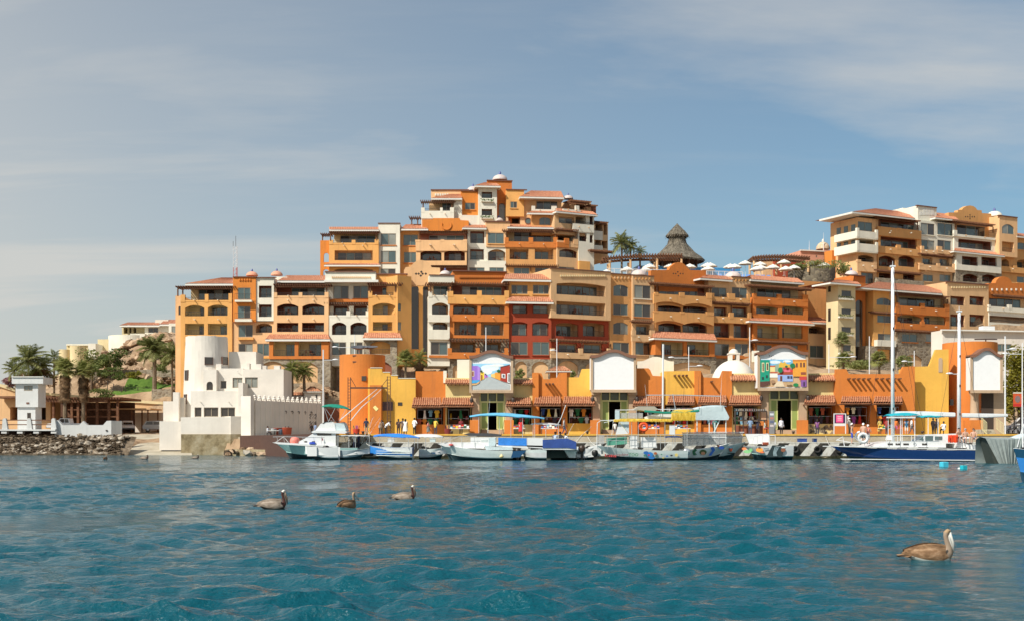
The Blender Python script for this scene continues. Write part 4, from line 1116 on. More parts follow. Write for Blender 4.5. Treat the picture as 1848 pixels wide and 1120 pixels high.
def mural_village():
 z=lambda p:vmap(p,1240,600,4.667)
 R_=lambda a,b,c,d:z([(a,b),(c,b),(c,d),(a,d)])
 L_=[('painted_sky',(120,185,225),R_(612,224,1004,330)),('painted_cloud',(225,235,240),z(ell(740,245,50,14))),('painted_cloud',(230,238,240),z(ell(840,238,36,10))),
 ('painted_hill',(150,170,150),z([(692,285),(760,262),(890,268),(890,330),(692,330)])),('painted_ground',(205,170,130),R_(612,325,1004,454)),
 ('painted_church',(225,180,70),z([(772,290),(772,262),(785,250),(790,236),(796,250),(815,250),(822,236),(828,250),(840,262),(866,265),(866,290)])),
 ('painted_house',(235,215,150),R_(695,285,740,330)),('painted_roof',(200,90,60),z([(692,285),(700,274),(738,274),(744,285)])),
 ('painted_house',(225,110,130),R_(800,305,875,335)),('painted_roof',(205,75,70),z([(796,307),(812,290),(864,290),(880,307)])),
 ('painted_house',(215,60,55),R_(868,310,915,350)),('painted_house',(240,236,225),R_(694,338,762,375)),('painted_roof',(190,100,70),z([(690,340),(704,326),(756,326),(766,340)])),
 ('painted_house',(150,175,225),R_(762,350,890,408)),('painted_roof',(165,75,50),z([(756,352),(790,328),(885,328),(898,352)])),('painted_door',(110,60,45),R_(782,362,800,406)),('painted_pane',(60,60,90),R_(842,362,862,384)),('painted_pane',(60,60,90),R_(868,362,884,384)),
 ('painted_house',(20,150,120),R_(614,228,693,412)),('painted_pane',(240,230,180),R_(628,250,648,328)),('painted_pane',(90,60,50),R_(633,256,644,322)),('painted_pane',(240,230,180),R_(664,250,684,318)),('painted_pane',(90,60,50),R_(668,256,680,312)),('painted_pane',(40,60,60),R_(628,370,644,392)),('painted_pane',(40,60,60),R_(662,355,676,378)),
 ('painted_plinth',(95,60,50),z([(614,410),(693,405),(693,430),(640,452),(614,452)])),
 ('painted_house',(232,160,60),R_(888,224,1003,366)),('painted_cornice',(200,120,50),R_(886,228,1003,238)),('painted_pane',(95,55,60),R_(915,255,928,290)),('painted_pane',(95,55,60),R_(950,250,962,288)),('painted_pane',(95,55,60),R_(975,250,988,288)),('painted_balcony',(150,80,60),R_(955,330,996,350)),
 ('painted_house',(200,70,65),R_(942,366,1003,396)),('painted_house',(135,90,160),R_(955,396,1003,452)),('painted_pane',(70,50,80),R_(975,412,990,448)),
 ('painted_path',(225,205,175),z([(720,452),(760,405),(800,408),(820,452)])),('painted_rock',(165,130,100),z(ell(720,410,22,14))),('painted_rock',(190,160,120),z(ell(850,425,26,14))),
 ('painted_tree',(20,120,75),z(ell(885,275,22,20))),('painted_tree',(25,130,80),z(ell(782,312,20,24))),('painted_tree',(30,130,75),z(ell(912,438,24,16))),('painted_tree',(30,100,60),z(ell(832,284,12,10))),
 ('painted_bird',(30,30,35),z(ell(690,193,6,4,6))),('painted_bird',(30,30,35),z(ell(706,196,6,4,6))),('painted_bird',(30,30,35),z(ell(720,192,5,4,6)))]
 return L_
def entrance(parent,x0,x1,ytop,label_x):
 """tan pillars, yellow-green gate frame with a three-light transom, open doors and steps"""
 f=FK;w=x1-x0
 pw=13
 for a in(x0,x1-pw):
  u0,u1,z0,z1=f.rect(a,ytop,a+pw,786,0.7)
  mb=MB(f.T);mb.box(u0,u1,-0.5,0.7,QZ,z1);mb.box(u0-0.1,u1+0.1,-0.4,0.85,z1-0.5,z1-0.05)
  mb.build('pillar',M_PIL,parent)
  a2=a-4 if a==x0 else a-2
  u0,u1,z0,z1=f.rect(a2,757,a2+17,786,1.6);mb=MB(f.T);mb.box(u0,u1,0.72,1.7,QZ,z1);mb.build('pedestal',M_MORA,parent)
 g0,g1,z0,z1=f.rect(x0+pw,ytop+1,x1-pw,786,0.0)
 ztr=f.uz(x0,ytop+18,0)[1]
 mb=MB(f.T);t=0.16
 mb.box(g0,g0+t,-0.15,0.15,QZ,z1);mb.box(g1-t,g1,-0.15,0.15,QZ,z1);mb.box(g0+t,g1-t,-0.15,0.15,z1-t,z1);mb.box(g0+t,g1-t,-0.15,0.15,ztr-t,ztr)
 for k in(1,2):
  u=g0+(g1-g0)*k/3;mb.box(u-0.06,u+0.06,-0.14,0.14,ztr,z1-t)
 fr_=mb.build('gate_frame',M_GATE,parent)
 for k in range(3):
  a=g0+(g1-g0)*k/3+0.1;b=g0+(g1-g0)*(k+1)/3-0.1
  mb=MB(f.T);mb.quad((a,-0.02,ztr+0.02),(b,-0.02,ztr+0.02),(b,-0.02,z1-t-0.02),(a,-0.02,z1-t-0.02));p=mb.build('transom_pane',M_GL1,fr_)
  mb=MB(f.T)
  for q in range(7):
   u=a+(b-a)*(q+0.5)/7;mb.box(u-0.03,u+0.03,0.0,0.04,ztr+0.02,z1-t-0.02)
  mb.build('grille',M_GRID,fr_)
 for sgn,a in((1,g0+t),(-1,g1-t)):  # door leaves folded back
  b=a+sgn*0.75
  mb=MB(f.T);lo,hi=min(a,b),max(a,b)
  mb.box(lo,hi,0.02,0.10,QZ+0.75,ztr-t-0.02)
  mb.build('door',M_GREEN,parent)
  mb=MB(f.T);mb.box(lo,lo+0.1,0.0,0.13,QZ+0.7,ztr-t-0.01);mb.box(hi-0.1,hi,0.0,0.13,QZ+0.7,ztr-t-0.01);mb.box(lo+.1,hi-.1,0.0,0.13,QZ+0.66,QZ+0.78);mb.build('door_frame',M_GATE,parent)
 # passage and steps
 mb=MB(f.T);mb.quad((g0,-6,QZ),(g1,-6,QZ),(g1,-6,z1),(g0,-6,z1));mb.quad((g0,-6,QZ),(g0,-0.16,QZ),(g0,-0.16,z1),(g0,-6,z1));mb.quad((g1,-0.16,QZ),(g1,-6,QZ),(g1,-6,z1),(g1,-0.16,z1));mb.quad((g0,-0.16,z1),(g1,-0.16,z1),(g1,-6,z1),(g0,-6,z1))
 mb.build('passage',M_DARK,parent)
 for k in range(4):
  mb=MB(f.T);mb.box(g0+0.2,g1-0.2,-1.0,0.95-0.27*k,QZ+0.16*k,QZ+0.16*(k+1)-0.004);mb.build('step',M_PIL,parent)
 lu=f.uz(x0+5,ytop+12,1.0)
 for a in(x0-1,x1+1):
  u,z=f.uz(a,ytop+14,0.8);mb=MB(f.T);mb.box(u-0.05,u+0.05,0.7,0.95,z,z+0.1);mb.lathe([(0.05,z-0.5),(0.17,z-0.35),(0.2,z-0.05),(0.08,z+0.12),(0.001,z+0.2)],u,1.05,8);mb.build('wall_lantern',M_RAIL,parent)
def market():
 H=thing('market_building','long orange and yellow waterfront market with tiled awnings and three shaped signboards','market',P(1150,786,128))
 f=FK
 D_=lambda x0,y0,x1,y1:('d',x0,y0,x1,y1,{'d':3.0})
 # left yellow stepped wall and orange round tower
 notch_wall(H,M_CHROME,[(668,664),(689,664),(690,671),(703,672),(705,677),(717,677.5),(718,683),(750,683)],0.0,5.0)
 for(a,b,y)in((668,690,663),(691,704,671),(706,718,676.5),(719,750,682)):
  u0,u1,z0,z1=f.rect(a,y,b,y+1.2,0.0);mb=MB(f.T);mb.box(u0,u1,-0.5,0.05,z0+.05,z1+.05);mb.build('coping',M_WHI,H)
 u,_=f.uz(654,786,-3.4);r=f.uz(695,640,-3.4)[0]-u
 zt=f.uz(654,638,-1)[1]
 mb=MB(f.T);mb.lathe([(r,QZ-0.05),(r,zt),(r-0.35,zt),(r-0.35,zt-0.4),(0.001,zt-0.4)],u,-3.4,48);mb.build('round_tower',M_MORA,H,smooth=False)
 w0=f.rect(654,679,661,686,r-3.4)
 for x in(657,):
  uu,zz=f.uz(x,682,-3.4+r*0.99);mb=MB(f.T);mb.box(uu-0.25,uu+0.25,-3.4+r*0.9,-3.4+r+0.03,zz-0.25,zz+0.25);mb.build('tower_window',M_GL2,H)
 for y in(641,652):
  uu,zz=f.uz(640,y,-3.4+r*0.95);mb=MB(f.T);mb.box(uu-0.2,uu+0.2,-3.4+r*0.85,-3.4+r*0.99,zz-0.06,zz+0.06);mb.build('slot',M_TRIM,H)
 panel(H,f,M_MORA,667,694,688,786,off=1.2,depth=1.4,z0=QZ,name='buttress')
 slab(H,f,plain('faded_poster',(0.14,0.09,0.09),.7,var=.3,scale=5),686,724,709,740,0.0,0.06,'poster');slab(H,f,M_GL2,718,725,726,731,0.0,0.03,'small_window')
 u,z=f.uz(678,736,1.2);mb=MB(f.T);mb.prism([(u-.28,z+.1),(u-.05,z+.3),(u+.3,z-.05),(u+.05,z-.28)],1.23,1.21);mb.build('tilted_notice',colmat((235,225,150)),H)
 panel(H,f,M_CHROME,664,664,668,786,off=-0.3,depth=4,z0=QZ)
 # orange block
 notch_wall(H,M_MORA,[(750,669),(804,669)],-0.6,5.0,[D_(750.5,733,800,765)]);slab(H,f,M_WHI,800,668,806,690,-0.6,0.1,'edge_trim')
 awning(H,743,797,718,733,1.7)
 # cream bays beside entrance one
 notch_wall(H,M_MCRE,[(804,681),(850,681)],-0.2,5.0,[D_(806,733,849,765)]);awning(H,796,855,718,732,1.6)
 tile_strip(H,803,848,684,692,-0.2)
 panel(H,f,M_WHI,825,648,850,682,off=-2.5,depth=0.5,name='back_board')
 sign_board(H,847,926,634.5,644,703,None,mural=mural_street())
 entrance(H,852,925,705,0)
 notch_wall(H,M_MCRE,[(922,681),(961,681)],-0.2,5.0,[D_(923,732,959,765)]);awning(H,913,959,718,731,1.6);tile_strip(H,922,962,684,692,-0.2)
 # orange notch bay
 panel(H,f,M_MORA,961,671.5,972,786,off=0.35,depth=3,z0=QZ)
 notch_wall(H,M_MORA,[(972,672),(977,672.5),(981,683),(1003,683),(1009,672),(1023,671.5)],0.0,5.0,[D_(974,731,1014,765)])
 awning(H,963,1013,716,730,1.6);spouts(H,(985.5,991.5,997.5),692,0.0)
 # yellow bay
 notch_wall(H,M_CHROME,[(1023,680),(1045,680),(1050,665),(1072,664)],-0.2,5.0,[D_(1024,731,1071,763)]);awning(H,1015,1074,716,730,1.6)
 sign_board(H,1066,1148,633,643,702,None)
 entrance(H,1070,1148,703,1)
 notch_wall(H,M_MORA,[(1148,663.5),(1170,663.5),(1173,666),(1178,677),(1198,678)],0.1,5.0,[D_(1150,731,1192,765)]);awning(H,1142,1194,715,730,1.6)
 bb=[f.uz(x,y,-3.0)for x,y in bell(1151,1216,651,643)];mb=MB(f.T);zz=f.uz(1180,690,-3)[1];mb.prism([(bb[0][0],zz)]+bb+[(bb[-1][0],zz)],-3.0,-3.6);mb.build('back_board',M_WHI,H)
 notch_wall(H,M_CHROME,[(1198,669),(1254,668)],-0.1,5.0,[D_(1200,729,1252,765)]);awning(H,1204,1254,714,728,1.6);spouts(H,(1217,1224.5,1231.5,1238),677,-0.1)
 panel(H,f,M_MORA,1254,668,1265,786,off=0.3,depth=3,z0=QZ)
 notch_wall(H,M_MORA,[(1265,668),(1270,680),(1299,681),(1304,668),(1321,668.5)],0.0,5.0,[D_(1266,729,1310,765)]);awning(H,1259,1312,714,728,1.6);spouts(H,(1283,),688,0.0)
 # dome with lantern
 u,_=f.uz(1324,700,-6);r=f.uz(1364,680,-6)[0]-u;z0=f.uz(1324,692,-6)[1];zt=f.uz(1324,649,-6)[1]
 mb=MB(f.T);mb.lathe([(r*cos(t),z0+(zt-z0)*sin(t))for t in(pi/2*k/12 for k in range(13))],u,-6,40);d=mb.build('dome',M_PUR,H,smooth=True)
 mb=MB(f.T);zl=zt-0.25
 mb.box(u-.55,u-.22,-6.55,-5.45,zl,zl+0.85);mb.box(u+.22,u+.55,-6.55,-5.45,zl,zl+0.85);mb.box(u-.62,u+.62,-6.6,-5.4,zl+0.85,zl+1.0);mb.lathe([(0.55,zl+1.0),(0.45,zl+1.25),(0.25,zl+1.42),(0.001,zl+1.5)],u,-6,16)
 mb.build('lantern',M_PUR,d)
 notch_wall(H,M_MCRE,[(1321,673),(1372,673)],-0.2,5.0,[D_(1323,730,1370,765)]);awning(H,1315,1374,713.5,729,1.6);tile_strip(H,1319,1368,676,686,-0.2)
 sign_board(H,1367,1458,624.5,637.5,699,None,mural=mural_village())
 panel(H,f,M_WHI,1358,632,1370,652,off=-1.5,depth=0.4,name='back_board')
 entrance(H,1374,1456,701,2)
 notch_wall(H,M_MCRE,[(1456,673),(1508,672)],-0.2,5.0,[D_(1458,729,1506,764)]);awning(H,1451,1508,713.5,728,1.6);tile_strip(H,1458,1509,676,686,-0.2)
 # pebble mosaic under the shop window
 mb=MB(f.T);rn=random.Random(3)
 for k in range(60):
  x,y=rn.uniform(1462,1505),rn.uniform(766,782);u,z=f.uz(x,y,-0.2);r_=rn.uniform(.08,.17)
  mb.poly([(u+r_*cos(2*pi*q/6),-0.185+0.001*(k%5),z+r_*sin(2*pi*q/6))for q in range(6)])
 mb.build('pebble_mosaic',M_STO,H,kind='stuff')
 # big orange bay
 notch_wall(H,M_MORA,[(1508,665.5),(1527,665),(1532,674),(1624,674),(1630,661),(1651,660)],0.6,5.5,[D_(1524,728,1570,764),D_(1582,728,1627,764)])
 awning(H,1517,1571,712,727,2.2);awning(H,1576,1629,712,727,2.2);spouts(H,(1530,1539,1547.5,1556.5,1566,1580,1590,1600,1612,1621),683,0.6)
 notch_wall(H,M_CHROME,[(1649,661),(1677,660),(1689,630),(1712,629.5)],-0.9,5.0)
 slab(H,f,M_PIL,1694,648,1701,671,-0.9,0.05,'niche');mb=MB(f.T);u,z=f.uz(1697.5,648,-.85);mb.prism([(u+.2*cos(t),z+.2*sin(t))for t in(pi*k/8 for k in range(9))],-.85,-.896);mb.build('niche',M_PIL,H)
 u,_=f.uz(1750,786,-4);r=f.uz(1797,640,-4)[0]-u;zt=f.uz(1750,615,-1.2)[1]
 mb=MB(f.T);mb.lathe([(r,QZ-0.05),(r,zt),(r-0.3,zt),(r-0.3,zt-0.4),(0.001,zt-0.4)],u,-4,48);mb.build('round_tower',M_MORA,H)
 uu,zz=f.uz(1718,725,-4+r*.8);mb=MB(f.T);mb.box(uu-.18,uu+.18,-4+r*.6,-4+r*.79,zz-.32,zz+.32);mb.build('tower_window',M_GL2,H)
 sign_board(H,1751,1809,630,642,703,None,off=1.2,thick=1.2)
 u0,u1,z0,z1=f.rect(1766,704,1806,786,-0.6);mb=MB(f.T);mb.box(u0,u1,-1.4,0.3,QZ,z1);mb.build('porch_wall',M_PIL,H)
 slab(H,f,M_DARK,1771,707,1793,775,0.3,0.04,'doorway')
 uu,zz=f.uz(1760,704,0.6);mb=MB(f.T);zb=f.uz(1760,757,.6)[1];mb.lathe([(0.52,zb),(0.45,zb+.3),(0.40,zz-.6),(0.55,zz-.2),(0.6,zz)],uu,0.4,18);mb.build('column',M_PIL,H,smooth=True)
 panel(H,f,M_MORA,1751,757,1774,786,off=1.4,depth=2,z0=QZ,name='pedestal')
 return H
def tile_strip(parent,x0,x1,yt,yb,off):
 f=FK;u0,u1,z0,z1=f.rect(x0,yt,x1,yb,off+0.8)
 mb=MB(f.T);n=int((u1-u0)/0.235)*4
 A=[(u0+(u1-u0)*k/n,off+0.8,z0+0.14*abs(sin(pi*k/4)))for k in range(n+1)];B=[(p[0],off+0.004,p[2]+(z1-z0))for p in A]
 mb.grid([A,B]);mb.quad((u0,off+.8,z0-.01),(u1,off+.8,z0-.01),(u1,off+.004,z1-.1),(u0,off+.004,z1-.1))
 s=mb.build('tile_ledge',M_TILE2,parent)
 b=MB(f.T)
 for k in range(6):u=u0+(u1-u0)*(k+.5)/6;b.box(u-.05,u+.05,off+.004,off+.6,z0-.1,z0-.015)
 b.build('rafter_ends',M_WOOD,s,kind='stuff')
MK=market()
# ------------------------------------------------------------------ terrain, quay, shore
M_SOIL=varied('dry_soil',[(0.20,0.13,0.075),(0.34,0.23,0.14),(0.46,0.33,0.21)],0.35,0.95,0.8,1.2,bdist=0.4)
M_ROCK=varied('hill_rock',[(0.22,0.135,0.08),(0.40,0.265,0.16),(0.55,0.40,0.27)],0.9,0.95,0.8,3.0,bdist=0.2,rand=True)
M_RIP=varied('riprap_rock',[(0.07,0.048,0.028),(0.21,0.16,0.11),(0.48,0.42,0.34)],1.1,0.9,0.7,4.0,bdist=0.1,rand=True)
M_CONC=varied('concrete',[(0.26,0.22,0.16),(0.42,0.37,0.28),(0.52,0.47,0.38)],0.5,0.9,0.4,6.0)
M_OLDC=varied('stained_concrete',[(0.12,0.085,0.04),(0.30,0.24,0.14),(0.44,0.38,0.27)],0.7,0.9,0.8,3.0)
M_LAWN=varied('lawn',[(0.05,0.10,0.012),(0.085,0.16,0.02),(0.13,0.20,0.035)],1.0,0.9,0.6,12)
M_YKERB=plain('kerb_yellow',(0.66,0.38,0.06),0.7,var=.15)
M_STRW=varied('stripe_white',[(0.38,0.35,0.28),(0.60,0.58,0.52),(0.70,0.68,0.62)],2.0,.85,.4,6)
M_STRB=varied('stripe_black',[(0.018,0.016,0.014),(0.04,0.036,0.03),(0.09,0.08,0.06)],2.0,.85,.4,6)
CP=[(0,160,2.6),(100,160,2.6),(200,160,2.6),(-120,160,2.6),(-120,200,4),(240,153,-1.5),(300,153,-1.5),(270,160,0.0),(270,172,1.6),(270,184,2.6),(60,178,3),(160,178,3.2),
 (0,190,4),(60,190,4.2),(120,194,5.5),(0,240,3),(0,300,3),(200,180,2.9),(300,180,2.9),(250,188,2.9),(200,188,3.0),(310,188,3.0),(330,180,2.9),(210,196,9.8),(255,196,10.2),(300,196,10.8),(330,196,11.3),(250,205,12.6),
 (180,215,15.5),(200,220,18.0),(250,222,20.0),(300,222,21.0),(150,218,13.5),(120,215,11.0),(80,215,8.5),(40,215,6.0),(260,240,21.0),(180,240,17.5),(120,240,14.0),
 (350,165,3.0),(420,165,3.0),(500,165,2.6),(400,152,2.0),(470,152,2.0),(450,174,5),(545,155,2.3),(560,140,2.1),(530,163,2.4),(570,163,2.4),(602,163,2.5),(550,158,2.3),(590,156,2.3),(530,169,2.5),(570,169,2.5),(602,168,2.6),(520,174,8.2),(560,174,8.6),(600,174,8.8),(560,176,10.8),(440,176,10.0),
 (620,150,2.6),(700,150,3),(900,150,3),(1200,150,3),(1500,150,3),(1700,150,3),(1900,150,3),(620,128,2.1),(900,128,2.1),(1300,128,2.1),(1700,128,2.1),(1950,128,2.1),(540,128,2.1),
 (700,173,10.2),(900,176,10.6),(1100,180,11.2),(1300,186,12),(1500,190,13),(1700,196,13.5),(1900,200,14),(1600,180,10),(1800,180,10),
 (420,195,22),(600,205,26),(800,212,29.5),(1000,213,29.8),(1100,208,29.5),(1300,210,29.6),(1500,222,30),(1700,226,30),(1900,230,30),(800,260,33),(1300,260,33),(1700,290,32),(400,240,24),(1850,188,11),(1950,188,11),(2050,190,11),(1800,200,13),(1700,190,12),(1990,206,14),(2100,210,14),(1550,197,13.2),(1640,202,13.4),(1500,180,9),(1400,176,9),(1900,170,6),(1750,170,6),(1250,172,9),(1000,170,9),(2100,235,30)]
_cx=np.array([((px-CX)/FPX*D)for px,D,z in CP]);_cy=np.array([D for px,D,z in CP]);_cz=np.array([z for px,D,z in CP])
def ground_z(x,y):
 x=np.asarray(x,float);y=np.asarray(y,float)
 d2=(x[...,None]-_cx)**2+(y[...,None]-_cy)**2+2.0
 w=d2**-1.9
 return(w*_cz).sum(-1)/w.sum(-1)
def gz(x,y):return float(ground_z(x,y))
def terrain():
 xs=np.arange(-150,170,1.25);ys=np.arange(121,330,1.25)
 Y,X=np.meshgrid(ys,xs,indexing='ij')
 Z=ground_z(X,Y)
 r=np.random.default_rng(2)
 hill=np.exp(-(((X+62)/22)**2+((Y-214)/16)**2))
 bump=(np.sin(X*0.9+1.7*np.sin(Y*0.6))*np.sin(Y*0.8+np.sin(X*0.5))*0.5+r.normal(0,0.30,X.shape))
 Z=Z+hill*bump*0.8+r.normal(0,0.05,X.shape)
 shore=np.interp(X,[-44,-38,-28,-17,-16],[157.5,157.0,147.5,123.0,121.0])
 Z=np.where(Y<shore,-2.5,Z)
 V=np.stack([X,Y,Z],-1).reshape(-1,3)
 nr,nc=X.shape;idx=np.arange(nr*nc).reshape(nr,nc)
 q=np.stack([idx[:-1,:-1],idx[:-1,1:],idx[1:,1:],idx[1:,:-1]],-1).reshape(-1,4)
 me=bpy.data.meshes.new('hillside');me.from_pydata(V.tolist(),[],q.tolist());me.materials.append(M_SOIL);me.materials.append(M_LAWN)
 # lawn on the terrace below the villa
 mi=[]
 C_=V[q].mean(1)
 mi=((C_[:,0]>-64)&(C_[:,0]<-50)&(C_[:,1]>193)&(C_[:,1]<203)).astype(np.int32)
 me.polygons.foreach_set('material_index',mi);me.polygons.foreach_set('use_smooth',np.ones(len(q),bool))
 o=bpy.data.objects.new('hillside',me);COL.objects.link(o);tag(o,kind='structure');ORG[o.name]=Vector()
 return o
HILL=terrain()
def rock_mesh(seed,mat):
 rn=random.Random(seed);bm=bmesh.new();bmesh.ops.create_icosphere(bm,subdivisions=1,radius=1.0)
 for v in bm.verts:v.co=v.co*rn.uniform(0.72,1.15)
 pl=[Vector((rn.gauss(0,1),rn.gauss(0,1),rn.gauss(0,1))).normalized()for _ in range(5)]
 for n_ in pl:
  for v in bm.verts:
   d=v.co.dot(n_)
   if d>0.72:v.co-=n_*(d-0.72)
 me=bpy.data.meshes.new('rock');bm.to_mesh(me);bm.free();me.materials.append(mat);return me
RIP=[rock_mesh(k,M_RIP)for k in range(8)];HRK=[rock_mesh(40+k,M_ROCK)for k in range(8)]
def put_rock(me,parent,p,s,rn):
 o=bpy.data.objects.new('rock',me);COL.objects.link(o);o.parent=parent
 o.location=Vector(p)-ORG.get(parent.name,Vector());o.scale=(s*rn.uniform(.8,1.5),s*rn.uniform(.8,1.2),s*rn.uniform(.5,.9))
 o.rotation_euler=(rn.uniform(-.4,.4),rn.uniform(-.4,.4),rn.uniform(0,6.3));return o
rn=random.Random(9)
for k in range(300):
 px=rn.uniform(150,330);D=rn.uniform(203,224);x=(px-CX)/FPX*D
 put_rock(HRK[k%8],HILL,(x,D,gz(x,D)+0.1),rn.choice((.35,.45,.55,.7,.9,1.2)),rn)
for k in range(50):
 px=rn.uniform(520,612);D=rn.uniform(164,176);x=(px-CX)/FPX*D
 put_rock(HRK[k%8],HILL,(x,D,gz(x,D)+0.1),rn.uniform(.25,.7),rn)
# quay: upper deck, set-back face, lower ledge with painted stripes
def quay():
 xl,xr=(585-CX)/FPX*119,(2100-CX)/FPX*119
 mb=MB();mb.box(xl,xr,119.4,150,-2.5,QZ);q=mb.build('quay',M_CONC,kind='structure')
 mb=MB();mb.box(xl,xr,119.32,119.75,QZ+0.004,QZ+0.16);mb.build('kerb',M_YKERB,q)
 mb=MB();mb.box(xl,xr,117.6,119.395,-2.5,1.52);mb.build('ledge',M_OLDC,q)
 mb=MB();mb.box(xl,xr,117.55,117.9,1.524,1.62);mb.build('ledge_kerb',M_STRW,q)
 # slanting black and white hazard stripes on the ledge face
 k=0;x=xl+1
 while x<xr-2:
  for m_ in(M_STRW,M_STRB):
   pts=[(x,0.28),(x+0.95,0.28),(x+1.95,1.50),(x+1.0,1.50)]
   s=MB();s.prism(pts,117.592,117.55);s.build('stripe',m_,q);x+=0.98
 mb=MB();rows=[];n=260;rn_=random.Random(8)
 top=[.16+.14*rn_.random()+.05*sin(k*.4)for k in range(n+1)]
 mb.grid([[(xl+(xr-xl)*k/n,117.535,-.3)for k in range(n+1)],[(xl+(xr-xl)*k/n,117.535,top[k])for k in range(n+1)]]);mb.build('tide_line',varied('algae',[(.012,.014,.006),(.035,.035,.014),(.07,.06,.03)],3,.8,.6,8),q)
 return q
QUAY=quay()
M_BRWALL=plain('brown_wall_with_shade',(0.085,0.04,0.028),.8,var=.2)  # brown darkened to carry the shade of the promenade and under-deck walls
mb=MB();mb.prismz([(-16.2,121),(-18.6,121.2),(-29.5,146.5),(-33.0,151),(-36,158.5),(-10,158.5)],-2.5,2.28);mb.build('esplanade',M_CONC,kind='structure')
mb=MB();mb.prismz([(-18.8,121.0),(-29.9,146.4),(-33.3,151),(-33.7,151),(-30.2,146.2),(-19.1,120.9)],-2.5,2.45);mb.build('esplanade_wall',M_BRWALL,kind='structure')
# boulders below the esplanade
BK=thing('rock_bank','low tan rock ledge with boulders below the white house wall','rocks',P(460,820,146))
for k in range(26):
 px=rn.uniform(408,520);t=rn.random();D=143+5*t
 put_rock(RIP[k%8]if k%3 else HRK[k%8],BK,P(px,821-13*t*rn.uniform(.6,1),D),rn.uniform(.35,.85),rn)
mb=MB();mb.prismz([P(408,0,148).xy,P(525,0,141).xy,P(525,0,150).xy,P(408,0,158).xy],-2,0.75);mb.build('ledge',M_OLDC,BK)
# riprap on the left
RR=thing('rock_embankment','pale riprap boulder slope under the low white wall at the water edge','rocks',P(110,820,156))
mb=MB();a=P(-60,822,153);b=P(222,822,153);mb.prism([(a.x,-1.5),(b.x,-1.5),(b.x,0.2),(a.x,0.2)],152,158)
_rows=[]
for j in range(6):
 t=j/5.0;_rows.append([(P(-60+290*i/30,0,153).x,152.6+4.2*t,-0.4+2.7*t+rn.uniform(-.1,.1))for i in range(31)])
mb.grid(_rows);mb.build('bank',M_RIP,RR)
for k in range(300):
 t=rn.random();px=rn.uniform(-10,212)
 lim=0.55 if px<95 else 1.0
 t*=lim
 x=P(px,0,153).x
 put_rock(RIP[k%8],RR,(x,152.4+4.2*t,-0.15+2.7*t),rn.choice((.2,.24,.28,.34,.4,.5)),rn)
# smaller filling stones between the boulders
_fs=MB()
for k in range(1100):
 t=rn.random()*(0.6 if k%3==0 else 1.0);px=rn.uniform(-20,214);px=min(px,95)if t>.62 and False else px
 c=Vector((P(px,0,153).x,152.3+4.2*t,-0.2+2.7*t+rn.uniform(-.05,.18)));s_=rn.uniform(.09,.22)
 v=[c+Vector((rn.uniform(-1,1),rn.uniform(-1,1),rn.uniform(-.7,.7))).normalized()*s_ for _ in range(4)]
 ax=[Vector((1.3,0,.2)),Vector((-1.2,.1,-.1)),Vector((0,1.1,.1)),Vector((.1,-1.1,0)),Vector((.1,0,.8)),Vector((0,.1,-.8))]
 i=[_fs.vert(*(c+Vector((a.x*rn.uniform(.7,1.2),a.y*rn.uniform(.7,1.2),a.z*rn.uniform(.6,1.2)))*s_))for a in ax]
 for a,b,d in((0,2,4),(2,1,4),(1,3,4),(3,0,4),(2,0,5),(1,2,5),(3,1,5),(0,3,5)):_fs.face((i[a],i[b],i[d]))
_fs.build('rubble',M_RIP,RR,kind='stuff')
# boat ramp
mb=MB();mb.grid([[P(222,0,151).xy.to_tuple()+(-0.6,),P(352,0,151).xy.to_tuple()+(-0.6,)],[P(216,0,160).xy.to_tuple()+(1.0,),P(340,0,160).xy.to_tuple()+(1.0,)],[P(215,0,172).xy.to_tuple()+(2.6,),P(330,0,172).xy.to_tuple()+(2.6,)],[P(205,0,186).xy.to_tuple()+(3.15,),P(330,0,186).xy.to_tuple()+(3.15,)]])
mb.build('boat_ramp',M_CONC,kind='structure')
def tyre(label,px):
 p=P(px,0,117.3);H=thing('tyre_fender',label,'tyre',(p.x,117.42,.9));mb=MB();mb.tube([(p.x+.27*cos(2*pi*k/14),117.42,.9+.27*sin(2*pi*k/14))for k in range(15)],.1,7,False);mb.build('tyre',plain('old_tyre',(.025,.024,.023),.9)if 'old_tyre' not in MATS else MATS['old_tyre'],H,smooth=True)
 mb=MB();mb.tube([(p.x,117.45,1.2),(p.x,117.5,1.6)],.02,4);mb.build('rope',M_STRW,H)
for px,l in((690,'tyre fender hanging behind the ribbed panga'),(763,'tyre fender hanging left of the long white boat'),(1062,'tyre fender hanging by the speedboat stern'),(1436,'tyre fender on the stripes right of the flower boat'),(1476,'tyre fender on the stripes left of the navy catamaran bow'),(1515,'tyre fender behind the navy catamaran bow')):tyre(l,px)
